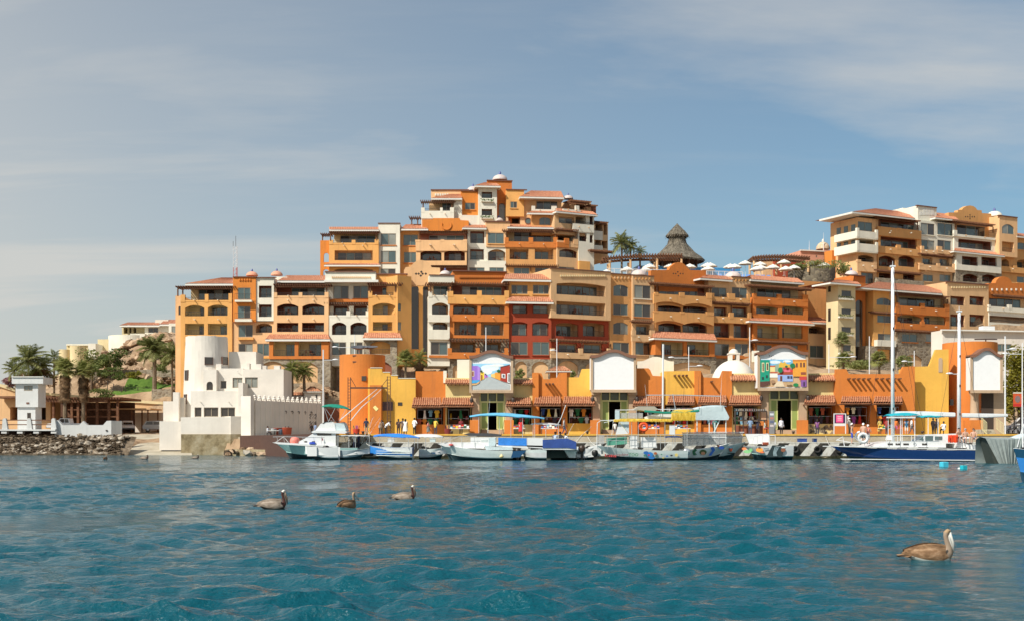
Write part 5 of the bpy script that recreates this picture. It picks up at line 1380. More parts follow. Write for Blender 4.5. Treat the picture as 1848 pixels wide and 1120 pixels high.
# ------------------------------------------------------------------ white house, watchtower, pavilion, villa
def white_house():
 H=thing('house','whitewashed house with a fat tapering round tower beside the boat ramp','house',P(420,800,160))
 V=(280,590,4.668)
 f=Frame(420,160,0.0).at(V)
 W_=M_PUR
 # round tower: battered wall with a hand-trowelled look
 u,_=f.uz(434,300,-3.6);zt=f.uz(434,70,-1)[1];z0=2.2
 r1=f.uz(606,70,-3.6)[0]-u;r0=r1*1.22
 mb=MB(f.T);rn=random.Random(4);prof=[]
 rows=[]
 for k in range(15):
  t=k/14;r=r0+(r1-r0)*t**0.8;z=z0+(zt-z0)*t
  rows.append([(u+(r+rn.uniform(-.03,.03))*cos(a),-3.6+(r+rn.uniform(-.03,.03))*sin(a),z+(rn.uniform(-.05,.05)if k==14 else 0))for a in(2*pi*j/40 for j in range(40))])
 rows.append([(u+(r1-.5)*cos(2*pi*j/40),-3.6+(r1-.5)*sin(2*pi*j/40),zt-0.02)for j in range(40)]);rows.append([(u,-3.6,zt-.6)]*40)
 mb.grid(rows,closed=True);mb.build('tower',W_,H,smooth=False)
 def tw(x0,y0,x1,y1,arch=False):
  xc=(x0+x1)/2
  uc=f.uz(xc,y0,-1)[0];
  # iterate to the tower surface
  o=-0.5
  for _ in range(6):
   uc,z1=f.uz(xc,y0,o);_,zz0=f.uz(xc,y1,o)
   t=min(1,max(0,((z1+zz0)/2-z0)/(zt-z0)));r=r0+(r1-r0)*t**0.8
   o=-3.6+sqrt(max(0.05,r*r-(uc-u)**2))
  hw=(f.uz(x1,y0,o)[0]-f.uz(x0,y0,o)[0])/2
  ang=atan2(uc-u,o+3.6);ca,sa=cos(ang),sin(ang)
  hw=hw/max(.5,ca)
  T=lambda a,b,c:f.T(uc+a*ca+b*sa,o-a*sa+b*ca,c)
  pts=[(-hw,zz0),(hw,zz0)]+([(hw*cos(pi*k/8),z1-hw+hw*sin(pi*k/8))for k in range(9)]if arch else[(hw,z1),(-hw,z1)])
  m2=MB(T);m2.prism(pts,-0.2,0.05);w=m2.build('tower_window',M_GL2,H)
  m3=MB(T);t_=0.05
  m3.box(-hw-t_,-hw,-0.2,0.09,zz0,z1);m3.box(hw,hw+t_,-0.2,0.09,zz0,z1);m3.box(-hw-t_,hw+t_,-0.2,0.11,zz0-t_,zz0);m3.build('frame',M_TRIM,w)
 tw(422,250,483,312);tw(570,250,608,312);tw(250,358,282,440,True);tw(243,562,270,642,True)
 win={'mats':[M_GL2],'sill':False,'d':.3}
 cur={'mats':[M_GL3],'sill':False,'d':.25,'n':2}
 panel(H,f,W_,620,205,850,420,off=-4,depth=5)
 panel(H,f,W_,405,355,516,560,[('A',432,455,487,528,dict(win,rise=.45,n=1))],off=-0.2,depth=4)
 panel(H,f,W_,512,345,742,560,[('w',550,450,600,514,dict(win,n=1)),('w',652,423,735,508,cur)],off=-1.0,depth=6)
 panel(H,f,W_,738,352,1082,780,[('w',757,420,864,508,cur)],off=-0.8,depth=6)
 panel(H,f,W_,300,535,735,790,[('w',332,673,390,752,dict(win,n=1)),('w',410,673,532,752,dict(win,n=2)),('w',552,673,673,752,dict(win,n=2))],off=1.6,depth=5)
 panel(H,f,W_,700,465,740,770,off=2.1,depth=5,name='buttress')
 for x0,x1,y0,y1,o in((512,556,307,350,-1.1),(770,794,303,355,-1.5),(845,892,308,355,-1.5),(1000,1050,322,356,-1.2),(900,935,322,356,-3)):
  panel(H,f,W_,x0,y0,x1,y1+10,off=o,depth=1.0,name='merlon')
 for xx in(385,622):
  u_,z_=f.uz(xx,630,1.6);mb=MB(f.T);mb.tube([(u_,1.55,z_),(u_,2.0,z_+.1)],0.05,5);mb.build('rain_spout',W_,H)
 # satellite dish
 u_,z_=f.uz(700,365,-0.9);mb=MB(f.T);mb.lathe([(0.001,0),(.2,.03),(.38,.12)],0,0,14);mb.v=[f.T(u_+p.x,-0.6+p.z*1.0,z_+p.y)for p in mb.v];mb.tube([(u_,-1,z_-.3),(u_,-.6,z_)],.03,5);mb.build('satellite_dish',M_WMET,H)
 # terrace wall: front and shaded return, on a stained base
 panel(H,f,W_,215,755,640,900,off=4.0,depth=9,z0=1.9,name='terrace_wall')
 fs=Frame(417,155.9,radians(28)).at(V)
 panel(H,fs,W_,636,748,842,905,off=0,depth=5,z0=1.9,name='terrace_wall')
 panel(H,f,M_OLDC,218,898,640,1100,off=4.15,depth=9,z0=-1.5,name='sea_wall');panel(H,fs,M_OLDC,634,898,822,1100,off=0.1,depth=5,z0=-1.5,name='sea_wall')
 panel(H,f,W_,36,790,222,1000,off=3.2,depth=4,z0=0.6,name='ramp_wall')
 panel(H,f,W_,150,545,198,800,off=0.5,depth=.8,name='fin_wall');panel(H,f,W_,68,622,152,800,off=-1,depth=.8,name='fin_wall');panel(H,f,W_,196,590,245,800,off=-.5,depth=.8,name='fin_wall')
 # boundary wall running back along the promenade, with capped posts
 fb=Frame(462,153.5,radians(60)).at((0,0,1.0))
 panel(H,fb,W_,462,722,580,772,off=0,depth=0.6,z0=2.2,name='boundary_wall',z1=fb.uz(480,722,0)[1])
 u0=fb.uz(462,720,0)[0];u1=fb.uz(580,720,0)[0];zt2=fb.uz(480,722,0)[1]
 n=14
 for k in range(n+1):
  uu=u0+(u1-u0)*k/n;mb=MB(fb.T)
  mb.box(uu-.14,uu+.14,-.5,.05,2.2,zt2+.15);mb.lathe([(.24,zt2+.15),(.26,zt2+.3),(.16,zt2+.42),(.19,zt2+.55),(.001,zt2+.72)],uu,-.25,8);mb.build('capped_post',W_,H)
 mb=MB(fb.T);mb.box(u0-1.2,u0-.6,-1.4,.2,2.0,fb.uz(462,714,0)[1]);mb.build('gate_post',W_,H)
 for k in range(5):
  uu=u0+(u1-u0)*(.42+.1*k);mb=MB(fb.T);zz=zt2-1.3;mb.tube([(uu,.02,zz),(uu+.18,.1,zz+.08),(uu+.3,.1,zz-.06),(uu+.2,.1,zz-.25)],.05,5);mb.build('wall_hook',M_RAIL,H)
 # painted ornament by the gate
 mb=MB(fb.T)
 for i in range(2):
  for j in range(3):
   uu=u0+(u1-u0)*.80+j*.55;zz=zt2-1.7-i*1.0
   mb.tube([(uu,.03,zz),(uu+.3,.03,zz+.2),(uu+.35,.03,zz-.15),(uu+.05,.03,zz-.35),(uu+.3,.03,zz-.45)],.05,4)
 mb.build('wall_ornament',M_RAIL,H)
 return H
white_house()
def annex():
 H=thing('house','small whitewashed gatehouse with a hipped tile roof behind the promenade wall','house',P(560,740,168))
 f=Frame(560,168,0).at((480,600,4.668))
 panel(H,f,M_PUR,322,488,460,640,[('w',418,518,434,560,{'n':1,'mats':[M_GL2],'sill':False})],off=0,depth=4,z0=2);panel(H,f,M_PUR,165,525,322,640,[('w',250,556,318,590,{'n':1,'mats':[M_GL2],'sill':False})],off=-1,depth=4,z0=2)
 tile_roof(H,f,312,468,492,372,410,452,.4,-2,fascia=.1,mat=M_TILE2);tile_roof(H,f,160,330,528,170,330,500,-.5,-3,fascia=.1,mat=M_TILE2)
 panel(H,f,M_MAR,440,640,620,760,off=-2,depth=2,z0=2,name='fence_wall')
annex()
def watchtower():
 H=thing('watchtower','small white watchtower with a projecting flat cap beside the sea rail','tower',P(48,773,163))
 f=Frame(48,163,0).at((0,660,6.586))
 W_=stucco('stucco_grey_white',(0.64,0.64,0.62),.25)
 panel(H,f,W_,208,482,420,760,[('w',322,552,370,620,{'n':1,'mats':[M_GL2],'sill':False})],off=0,depth=2.2,z0=2.5)
 panel(H,f,W_,186,205,452,484,[('w',284,230,388,292,{'n':2,'mats':[M_GL3],'sill':False})],off=.25,depth=2.7)
 panel(H,f,W_,140,128,512,206,off=.7,depth=3.4,name='cap');slab(H,f,M_FASC,138,120,516,130,.5,.35,'coping')
 slab(H,f,M_TRIM,312,428,346,448,.25,.05,'vent')
watchtower()
def pavilion():
 H=thing('pavilion','dark brown timber pavilion with open posts and a flat overhanging roof','pavilion',P(120,770,178))
 f=Frame(120,176,0).at((0,660,6.586))
 z0=2.9
 u0,u1,za,zb=f.rect(430,366,1440,405,1.5)
 mb=MB(f.T);mb.box(u0,u1,-8,1.5,za+.15,zb);mb.box(u0,u1-2,1.2,1.45,za-.25,za+.14)
 n=30
 for k in range(n):u=u0+(u1-u0)*(k+.5)/n;mb.box(u-.07,u+.07,1.505,1.75,za+.2,zb-.05)
 mb.build('roof',M_WOOD,H)
 for x in(632,780,850,925,1010,1150,1290,1395):
  u,_=f.uz(x,500,1);mb=MB(f.T);mb.box(u-.16,u+.16,.7,1.0,z0,za);mb.build('post',M_WOOD,H)
 for zz in(za-1.4,za-2.4):
  mb=MB(f.T);mb.box(u0+4,u1-.5,.78,.9,zz,zz+.16);mb.build('rail',M_WOOD,H)
 mb=MB(f.T);mb.box(u0,u1-1,-8.2,-7.9,z0,za);mb.build('back_wall',plain('pavilion_back',(.12,.055,.03),.8,var=.3),H)
 mb=MB(f.T);mb.box(u0-1,u1,-8,1.2,z0-1,z0);mb.build('deck',M_WOOD,H)
 panel(H,f,M_TAN,50,380,600,760,[('d',120,485,210,640),('d',425,490,545,640)],off=-2,depth=4,z0=2.5,name='kitchen_wall')
 mb=MB(f.T);a0,a1,c0,c1=f.rect(-60,362,620,378,.5);mb.box(a0,a1,-6,.5,c0,c1+.1);mb.build('roof',M_WOOD,H)
pavilion()
def seawalls():
 H=thing('low_wall','low white sea wall with pointed merlons above the riprap','wall',P(150,785,158))
 f=Frame(150,157.5,0).at((0,660,6.586))
 G=MATS['stucco_grey_white']
 u0,u1,z0,z1=f.rect(650,760,1322,830,0)
 mb=MB(f.T);top=[(650,640),(690,640),(742,698),(940,698),(988,650),(1035,698),(1225,698),(1268,648),(1322,648)]
 uv=[f.uz(x,y,0)for x,y in top]
 mb.prism([(uv[0][0],1.2)]+uv+[(uv[-1][0],1.2)],0,-.6);mb.build('wall',G,H)
 fs=Frame(200.5,157.5,radians(62)).at((0,660,6.586));panel(H,fs,G,1322,648,1450,830,off=0,depth=.5,z0=0.6)
 mb=MB(f.T);mb.box(uv[0][0],uv[-1][0],-.55,-.2,z1-.2,z1+.3);mb.build('bench',M_TAN,H)
 slab(H,f,M_RAIL,1255,755,1275,770,0,.1,'floodlight')
 H2=thing('terrace_deck','overhanging deck with white posts and brown rails by the watchtower','deck',P(40,780,158))
 a0,a1,c0,c1=f.rect(-200,748,655,766,.6)
 mb=MB(f.T);mb.box(a0,a1,-6,.6,c0,c1);mb.build('slab',G,H2)
 for x in(-120,50,238,432,640):
  u,z=f.uz(x,766,.4);mb=MB(f.T);mb.box(u-.35,u+.35,-.3,.5,z-.35,z+.0);mb.build('corbel',G,H2)
 for x in(60,352,640,-230):
  pts=[f.uz(x+dx,y,.3)for dx,y in((-30,748),(-22,630),(-8,618),(12,618),(20,640),(36,748))]
  mb=MB(f.T);mb.prism(pts,.5,.05);mb.build('post',G,H2)
 for y in(640,693):
  u0_,z_=f.uz(-200,y,.3);u1_=f.uz(640,y,.3)[0];mb=MB(f.T);mb.box(u0_,u1_,.22,.32,z_-.06,z_+.06);mb.build('rail',M_WOOD,H2)
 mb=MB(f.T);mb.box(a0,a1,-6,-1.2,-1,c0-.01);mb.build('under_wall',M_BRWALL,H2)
seawalls()
def villa():
 H=thing('villa','cream villa with red tiled roof and curved terrace on the rocky hill','villa',P(262,608,232))
 f=Frame(262,230,0).at((0,560,4.0))
 panel(H,f,M_CRE,880,108,1050,190,[('d',892,122,920,165),('d',932,122,948,162),('d',962,122,982,160)],off=-1.5,depth=5);panel(H,f,M_WHI,1045,108,1300,230,[('w',1070,122,1142,160,{'n':2,'mats':[M_GL2]})],off=0,depth=6)
 tile_roof(H,f,862,1150,105,920,1150,85,.8,-4);tile_roof(H,f,1150,1340,98,1190,1340,66,.9,-5)
 panel(H,f,M_WHI,1120,66,1215,92,off=-3,depth=3)
 u,z=f.uz(900,172,3);mb=MB(f.T);mb.lathe([(4.3,z-5),(4.3,z),(4.1,z),(4.1,z-1)],u,-1.5,30,pi*.0,pi);mb.build('curved_terrace',M_WHI,H)
 panel(H,f,M_WHI,940,165,1045,260,off=2.0,depth=3,name='terrace_wall')
 panel(H,f,M_WHI,1218,92,1312,280,[('w',1238,112,1298,200,{'n':2})],off=1.5,depth=5)
 slab(H,f,M_TER,1212,204,1310,216,1.5,.4)
 V2=thing('villa','pale cream curved-walled house stepping up the left end of the rocky hill','villa',P(130,650,226))
 f2=Frame(130,224,0).at((0,560,4.0))
 for(x,y,r,zb_)in((440,275,42,400),(530,250,52,400)):
  u,z=f2.uz(x,y,0);rr=f2.uz(x+r,y,0)[0]-u;mb=MB(f2.T);mb.lathe([(rr,6),(rr,z),(rr-.25,z),(rr-.25,z-.6),(.001,z-.6)],u,-2,28);mb.build('curved_wall',M_CRE,V2)
 panel(V2,f2,M_CRE,480,246,640,420,off=-3,depth=5);panel(V2,f2,M_WHI,636,236,690,420,off=-2,depth=4);panel(V2,f2,M_CRE,705,206,780,300,off=-6,depth=4);slab(V2,f2,M_WHI,478,240,645,250,-3.2,.5,'coping')
villa()
def road_wall():
 H=thing('retaining_wall','long tan road embankment wall climbing behind the pavilion','wall',P(240,730,193))
 f=Frame(240,192,0).at((0,560,4.0))
 mb=MB(f.T)
 pts=[(-100,548),(0,530),(110,566),(300,590),(560,612),(880,640),(1180,660),(1180,690),(880,668),(560,700),(110,640),(-100,640)]
 uv=[f.uz(x,y,0)for x,y in pts];top=uv[:7]
 mb.prism([(top[0][0],2)]+top+[(top[-1][0],2)],0,-2);mb.build('wall',M_TAN,H)
 mb=MB(f.T)
 for a,b in zip(top,top[1:]):mb.prism([(a[0],a[1]-.35),(b[0],b[1]-.35),(b[0],b[1]+.06),(a[0],a[1]+.06)],.25,-2.2)
 mb.build('coping',M_CRE,H)
 f=Frame(240,195,0).at((0,560,4.0))
 K=thing('garden_wall','rubble stone garden wall below the green lawn','wall',P(270,706,190))
 panel(K,f,M_STO,1095,565,1250,650,off=2.5,depth=1);panel(K,f,M_STO,640,425,1320,478,off=-9,depth=1)
 # wire fence posts along the road
 FN=thing('wire_fence','row of thin dark fence posts along the embankment road','fence',P(230,715,188))
 f=Frame(240,194.5,0).at((0,560,4.0));last=None
 for x,y0,y1 in((700,535,600),(776,505,600),(820,525,610),(875,540,620),(905,550,625),(995,548,635),(1098,552,642),(1265,470,560)):
  u,z0_=f.uz(x,y1,0);z1_=f.uz(x,y0,0)[1];mb=MB(f.T);mb.tube([(u,0,z0_-1.5),(u,0,z1_)],.06,5);mb.build('post',M_RAIL,FN)
  if last:
   for dz in(.1,.5):
    mb=MB(f.T);mb.tube([(last[0],0,last[1]-dz),(u,0,z1_-dz)],.02,3);mb.build('wire',M_RAIL,FN)
  last=(u,z1_)
road_wall()
def white_block():
 H=thing('building','long low white modern building at the far right behind the round orange tower','building',P(1790,660,165))
 f=Frame(1790,165,radians(10)).at((1480,480,5.02))
 panel(H,f,M_PUR,1110,586,2100,1000,[('w',1606,702,1736,772,{'n':3,'mats':[M_GL1],'sill':False})],off=0,depth=3,z0=2);slab(H,f,M_FASC,1105,578,2100,590,0,.5,'coping')
 mb=MB(f.T);u,z=f.uz(1510,575,-2);mb.box(u-.9,u+.9,-2.5,-1.5,z-.2,z+.45);mb.build('roof_unit',M_WMET,H)
white_block()
def pink_house():
 H=thing('building','pink pavilion with a small striped dome beside the pool terrace','building',P(1472,475,232))
 f=Frame(1472,240,radians(15)).at((1340,360,7.0))
 panel(H,f,M_PNK,735,650,1030,900,[('A',928,705,945,735,{'n':1})],off=0,depth=8);panel(H,f,M_PNK,1028,640,1110,900,off=-.5,depth=8);slab(H,f,M_FASC,732,640,1035,655,0,.3,'coping')
 dome(H,f,1025,630,78,-3,varied('dome_stripe',[(.45,.3,.18),(.6,.45,.3),(.7,.6,.5)],2),M_WHI,squash=1.1)
 panel(H,f,M_RED,412,770,800,960,off=2,depth=6,z0=27)
 panel(H,f,M_TAN,260,775,415,960,off=1,depth=4,z0=27)
 for x,y0,y1 in((1024,420,560),(843,520,600)):
  u,za=f.uz(x,y1,-2);zb=f.uz(x,y0,-2)[1];mb=MB(f.T);mb.tube([(u,-2,za-2),(u,-2,zb)],[.1,.02],5);mb.build('antenna',M_WMET,H)
pink_house()
def rampart():
 H=thing('retaining_wall','round dark rubble stone bastion beneath the pool terrace hedge','wall',P(1475,505,212))
 f=Frame(1470,214,0).at((1340,360,7.0))
 u,z1=f.uz(1000,842,0);r=f.uz(1218,842,0)[0]-u;z0=f.uz(1000,1080,0)[1]
 mb=MB(f.T);mb.lathe([(r*.93,z0-6),(r*.96,z0),(r,z1),(r-.5,z1),(r-.5,z1-.5),(.001,z1-.5)],u,-r+.5,36);mb.build('wall',M_STO2,H)
 panel(H,f,M_STO2,620,885,830,1050,off=-2.5,depth=3)
 T=thing('pool_terrace','long pool terrace with white glass railing on top of the lower hotel','terrace',P(1270,497,206))
 f=Frame(1230,203,radians(10)).at((1180,420,5.133))
 a0,a1,c0,c1=f.rect(-420,408,830,436,0)
 mb=MB(f.T);mb.box(a0,a1,-14,0,c0-4,c1);mb.build('slab',M_OCH,T)
 n=22
 zt=f.uz(480,350,0)[1]
 mb=MB(f.T);mb.box(a0,a1,-.35,-.27,zt-.08,zt);mb.build('top_rail',M_WMET,T)
 for k in range(n+1):
  u=a0+(a1-a0)*k/n;mb=MB(f.T);mb.box(u-.04,u+.04,-.35,-.27,c1,zt-.08);mb.build('post',M_WMET,T)
  if k<n:
   mb=MB(f.T);u2=a0+(a1-a0)*(k+1)/n;mb.quad((u+.06,-.3,c1+.1),(u2-.06,-.3,c1+.1),(u2-.06,-.3,zt-.12),(u+.06,-.3,zt-.12));mb.build('pane',M_RGLASS,T)
 # raised pool edge, glazed blue
 mb=MB(f.T);b0,b1,d0,d1=f.rect(-150,318,800,350,-9);mb.box(b0,b1,-13,-9,c1,d1);mb.build('pool_edge',colmat((60,140,195),.3),T)
 return T,f,c1
_m,_t,_b=_new('rail_glass');_b.inputs['Base Color'].default_value=(.55,.6,.6,1);_b.inputs['Alpha'].default_value=.25;_b.inputs['Roughness'].default_value=.05
M_RGLASS=_m
TER,FTER,ZTER=rampart()
# ------------------------------------------------------------------ palms, trees, shrubs
M_FROND=leafmat('palm_frond',(0.15,0.17,0.05),(0.34,0.35,0.14))
M_FRONDY=leafmat('palm_frond_pale',(0.15,0.175,0.04),(0.36,0.36,0.12))
M_DRY=leafmat('dry_frond',(0.13,0.075,0.035),(0.30,0.19,0.10))
M_TRUNK=varied('palm_trunk',[(0.10,0.07,0.045),(0.19,0.14,0.09),(0.27,0.21,0.15)],4,.9,.6,9,(1,1,3))
M_BARK=varied('bark',[(0.09,0.06,0.04),(0.16,0.11,0.07)],4,.9,.6,9)
M_BUSH=leafmat('shrub_leaf',(0.12,0.155,0.04),(0.30,0.32,0.11))
M_BUSHY=leafmat('yellow_shrub_leaf',(0.10,0.11,0.012),(0.36,0.30,0.03))
M_BOUG=leafmat('bougainvillea',(0.22,0.10,0.11),(0.36,0.20,0.20))
def frond_mesh(seed,mat,fan=False):
 rn=random.Random(seed);mb=MB()
 if fan:
  n=22;pet=0.42
  mb.tube([(0,0,0),(pet*.6,0,.10),(pet,0,.12)],[.018,.012,.008],4)
  for k in range(n):
   a=radians(-115+230*k/(n-1));ln=.58*(1-.25*abs(a)/2.0)*rn.uniform(.9,1.05);dr=-.16*rn.uniform(.4,1.3)
   dx,dy=cos(a),sin(a);w=.026;px_,py_=-dy,dx;c=.12
   mid=(pet+dx*ln*.6,dy*ln*.6,c+.02);tip=(pet+dx*ln,dy*ln,c+dr)
   mb.quad((pet,0,c),(mid[0]+px_*w,mid[1]+py_*w,mid[2]),(pet+dx*ln*.98,dy*ln*.98,c+dr),(mid[0]-px_*w,mid[1]-py_*w,mid[2]+.01))
 else:
  n=13;R_=[]
  droop=rn.uniform(.45,.95);tw=rn.uniform(-.15,.15)
  for k in range(n+1):
   t=k/n;R_.append(Vector((t*(1-.22*droop*t),tw*t*t*.6,.30*t-droop*.85*t*t)))
  mb.tube(R_,[.016*(1-.85*k/n)+.002 for k in range(n+1)],3)
  m=24
  for q in range(m):
   t=.10+.9*q/(m-1);i=min(n-1,int(t*n));e=t*n-i;p=R_[i].lerp(R_[i+1],e);d=(R_[i+1]-R_[i]).normalized()
   ln=.30*(sin(pi*(.12+.80*t))**.8)*rn.uniform(.85,1.1);sd=Vector((-d.y,d.x,0)).normalized()if d.xy.length>.01 else Vector((0,1,0))
   for s_ in(-1,1):
    tip=p+sd*s_*ln*.8+d*ln*.55+Vector((0,0,-ln*rn.uniform(.25,.75)));w=d*.017
    md=p.lerp(tip,.5)+Vector((0,0,.02))
    mb.quad(p-w*.4,md-w*1.25,tip,md+w*1.25)
 me=bpy.data.meshes.new('frond');me.from_pydata([tuple(v)for v in mb.v],[],mb.f);me.materials.append(mat);return me
FEA=[frond_mesh(k,M_FROND)for k in range(5)];FEAY=[frond_mesh(20+k,M_FRONDY)for k in range(4)];FAN=[frond_mesh(60+k,M_FRONDY,True)for k in range(3)];DRY=[frond_mesh(80+k,M_DRY,True)for k in range(3)];FAND=[frond_mesh(90+k,M_FROND,True)for k in range(3)]
def palm(label,base,h,R,kind='feather',nf=26,lean=0.0,skirt=0.0,tr=0.2,seed=0,group=None):
 rn=random.Random(seed);base=Vector(base)
 H=thing('palm_tree',label,'palm tree',base,0,group)
 top=Vector((lean,rn.uniform(-.2,.2),h));mb=MB()
 k_=9;pts=[base+Vector((top.x*(j/k_)**1.6,top.y*j/k_,-0.4+(h+.4)*j/k_))for j in range(k_+1)]
 mb.tube(pts,[tr*(1.35 if j==0 else 1.08 if j%2 else.94)*(1-.25*j/k_)for j in range(k_+1)],8);mb.build('trunk',M_TRUNK,H)
 src={'feather':FEA,'pale':FEAY,'fan':FAN,'fand':FAND}[kind]
 for k in range(nf):
  o=bpy.data.objects.new('frond',rn.choice(src));COL.objects.link(o);o.parent=H
  e=1-(k+.5)/nf;el=radians(-32+112*e**.9)+rn.uniform(-.15,.15)
  o.location=top+Vector((0,0,-.15+.25*e));o.rotation_euler=(rn.uniform(-.25,.25),-el,k*2.399+rn.uniform(-.2,.2));s_=R*rn.uniform(.82,1.1);o.scale=(s_,s_,s_)
 if skirt:
  for k in range(80):
   o=bpy.data.objects.new('dry_frond',rn.choice(DRY));COL.objects.link(o);o.parent=H
   t=rn.random();o.location=top+Vector((0,0,-.3-skirt*t));o.rotation_euler=(rn.uniform(-.3,.3),radians(42+30*rn.random()),k*2.399);s_=R*rn.uniform(.55,.78);o.scale=(s_,s_,s_)
 return H
def G(px,D):x=(px-CX)/FPX*D;return Vector((x,D,gz(x,D)))
def palm_px(label,px,D,ycrown,Rpx,**kw):
 b=G(px,D);zc_=CAMZ+(HOR-ycrown)/FPX*D
 return palm(label,b,max(1.2,zc_-b.z),Rpx/FPX*D,**kw)
palm_px('tall feathery coconut palm above the watchtower cap, its crown windswept',52,186,650,38,nf=30,seed=1)
palm_px('short feathery palm leaning at the far left behind the watchtower',32,190,668,26,nf=22,seed=2,lean=-.6)
palm_px('feathery palm right of the watchtower with spreading brownish fronds',74,188,664,32,nf=26,kind='pale',seed=3)
palm_px('thin upright palm in front of the cream curved-walled house',98,192,645,22,nf=14,seed=4)
palm_px('fan palm with a long brown skirt of dead leaves, left of a pair',117,172,668,27,kind='fan',nf=40,skirt=3.4,seed=5,tr=.3)
palm_px('fan palm with a long brown skirt of dead leaves, right of a pair',150,173,672,25,kind='fan',nf=36,skirt=3.0,seed=6,tr=.3)
palm_px('large dark date palm standing on the green lawn',279,193,632,38,nf=40,seed=7,tr=.38)
palm_px('slim date palm at the right edge of the lawn against the yellow hotel',311,190,640,30,nf=30,seed=8)
palm_px('small date palm tucked behind the round white tower',330,192,650,24,nf=22,seed=9)
palm_px('bushy short palm behind the white house roof, left of two',527,168,668,24,kind='pale',nf=30,seed=10,tr=.25)
palm_px('bushy short palm behind the white house roof, right of two',549,169,670,26,kind='pale',nf=30,seed=11,tr=.25)
palm_px('green fan palm behind the stepped yellow market wall',732,160,652,24,kind='fan',nf=34,seed=12)
palm_px('yellowing fan palm beside the hotel stair windows',757,162,648,22,kind='pale',nf=22,seed=13,skirt=1.5)
palm_px('windblown palm left of three on the upper terrace',1122,210,440,26,nf=26,seed=14)
palm_px('palm in the middle of three on the upper terrace',1138,210,445,20,nf=22,seed=15,kind='pale')
palm_px('low pale palm right of three on the upper terrace',1155,211,456,15,nf=18,seed=16,kind='pale')
palm_px('dark fan palm in front of the white stair tower',1520,186,616,20,kind='fand',nf=28,seed=17)
palm_px('low fan palm behind the big orange market bay',1522,176,652,20,kind='fan',nf=28,seed=18)
palm_px('green fan palm beside the tall white mast behind the market',1587,178,650,22,kind='fan',nf=34,seed=19)
def leafy(name,label,cat,base,h,rx,rz,mat,n=1250,leaf=.16,trunk=True,seed=0,clumps=14,ry=None):
 rn=random.Random(seed);base=Vector(base);H=thing(name,label,cat,base)
 ry=ry or rx
 cs=[]
 for k in range(clumps):
  a=rn.uniform(0,6.28);r=sqrt(rn.random());zz=rn.uniform(-.9,.9)
  cs.append((Vector((rx*r*cos(a)*sqrt(1-zz*zz*.7),ry*r*sin(a)*sqrt(1-zz*zz*.7),h+rz*zz)),rn.uniform(.28,.5)))
 if trunk:
  mb=MB();mb.tube([base+Vector((0,0,-.3)),base+Vector((.1,0,h*.5)),base+Vector((0,0,h))],[.16+rx*.05,.12+rx*.03,.06],7)
  for c,_ in cs[:7]:mb.tube([base+Vector((.05,0,h*.45)),base+(Vector((.05,0,h*.45))+c)/2+Vector((0,0,.1)),base+c],[.07,.05,.02],5)
  mb.build('trunk',M_BARK,H)
 mb=MB()
 for k in range(n):
  c,s_=rn.choice(cs);d=Vector((rn.gauss(0,1),rn.gauss(0,1),rn.gauss(0,1))).normalized()*(rn.random()**.4)
  p=base+c+Vector((d.x*rx*s_*1.2,d.y*ry*s_*1.2,d.z*rz*s_*1.2))
  u_=Vector((rn.gauss(0,1),rn.gauss(0,1),rn.gauss(0,.6))).normalized();v_=u_.cross(Vector((rn.gauss(0,1),rn.gauss(0,1),rn.gauss(0,1)))).normalized();l=leaf*rn.uniform(.7,1.4)
  mb.poly([p-u_*l,p+v_*l*.45,p+u_*l,p-v_*l*.45])
 mb.build('crown' if trunk else 'foliage',mat,H,kind='stuff')
 return H
def leafy_px(name,label,cat,px,D,yc,rxpx,rzpx,mat,**kw):
 b=G(px,D);z_=CAMZ+(HOR-yc)/FPX*D;return leafy(name,label,cat,b,max(.2,z_-b.z),rxpx/FPX*D,rzpx/FPX*D,mat,**kw)
leafy_px('tree','spreading green tree on the rocky hill, left of two','tree',165,203,650,26,17,M_BUSH,seed=31,leaf=.22)
leafy_px('tree','spreading green tree on the rocky hill, right of two','tree',205,203,646,24,15,M_BUSH,seed=32,leaf=.22)
leafy_px('shrub','round green shrub under the hill trees by the stone wall','shrub',183,198,668,28,8,M_BUSH,seed=33,trunk=False,leaf=.2)
leafy_px('shrub','low dark shrub at the lawn edge under the big date palm','shrub',292,200,664,16,8,M_BUSH,seed=34,trunk=False,n=700)
leafy_px('shrub','yellowish shrub by the stone wall above the lawn','shrub',243,198,676,14,7,M_BUSHY,seed=35,trunk=False,n=600)
leafy_px('shrub','small green shrub among the hill boulders','shrub',217,196,678,10,7,M_BUSH,seed=135,trunk=False,n=500)
leafy_px('shrub','dark bush behind the brown pavilion roof','shrub',180,180,710,22,8,M_BUSH,seed=36,trunk=False,n=900)
leafy_px('shrub','mauve bougainvillea at the far left edge','shrub',15,192,688,11,9,M_BOUG,seed=37,trunk=False,n=900)
leafy_px('shrub','brown tangle of shrubs below the left palms','shrub',72,189,680,34,14,M_DRY,seed=38,trunk=False,n=1200,leaf=.25)
leafy_px('shrub','olive bush right of the cream curved-walled house','shrub',108,196,655,12,9,M_BUSH,seed=39,trunk=False,n=600)
leafy_px('tree','large yellow-green tree at the right edge beside the round orange tower','tree',1838,146,690,26,52,M_BUSHY,seed=40,n=5200,clumps=30,leaf=.2)
leafy_px('tree','dark green tree top behind the white building at the right edge','tree',1842,158,652,20,22,M_BUSH,seed=41,n=1500)
leafy_px('shrub','long green hedge planted between market roof and right hotel','shrub',1545,182,658,34,7,M_BUSH,seed=42,trunk=False,n=1300)
leafy_px('shrub','green shrub right of the fan palm under the stone hotel base','shrub',1632,184,652,14,10,M_BUSH,seed=43,trunk=False,n=700)
leafy_px('shrub','leafy bush in front of the blind stone arches','shrub',938,168,676,9,9,M_BUSH,seed=44,trunk=False,n=500)
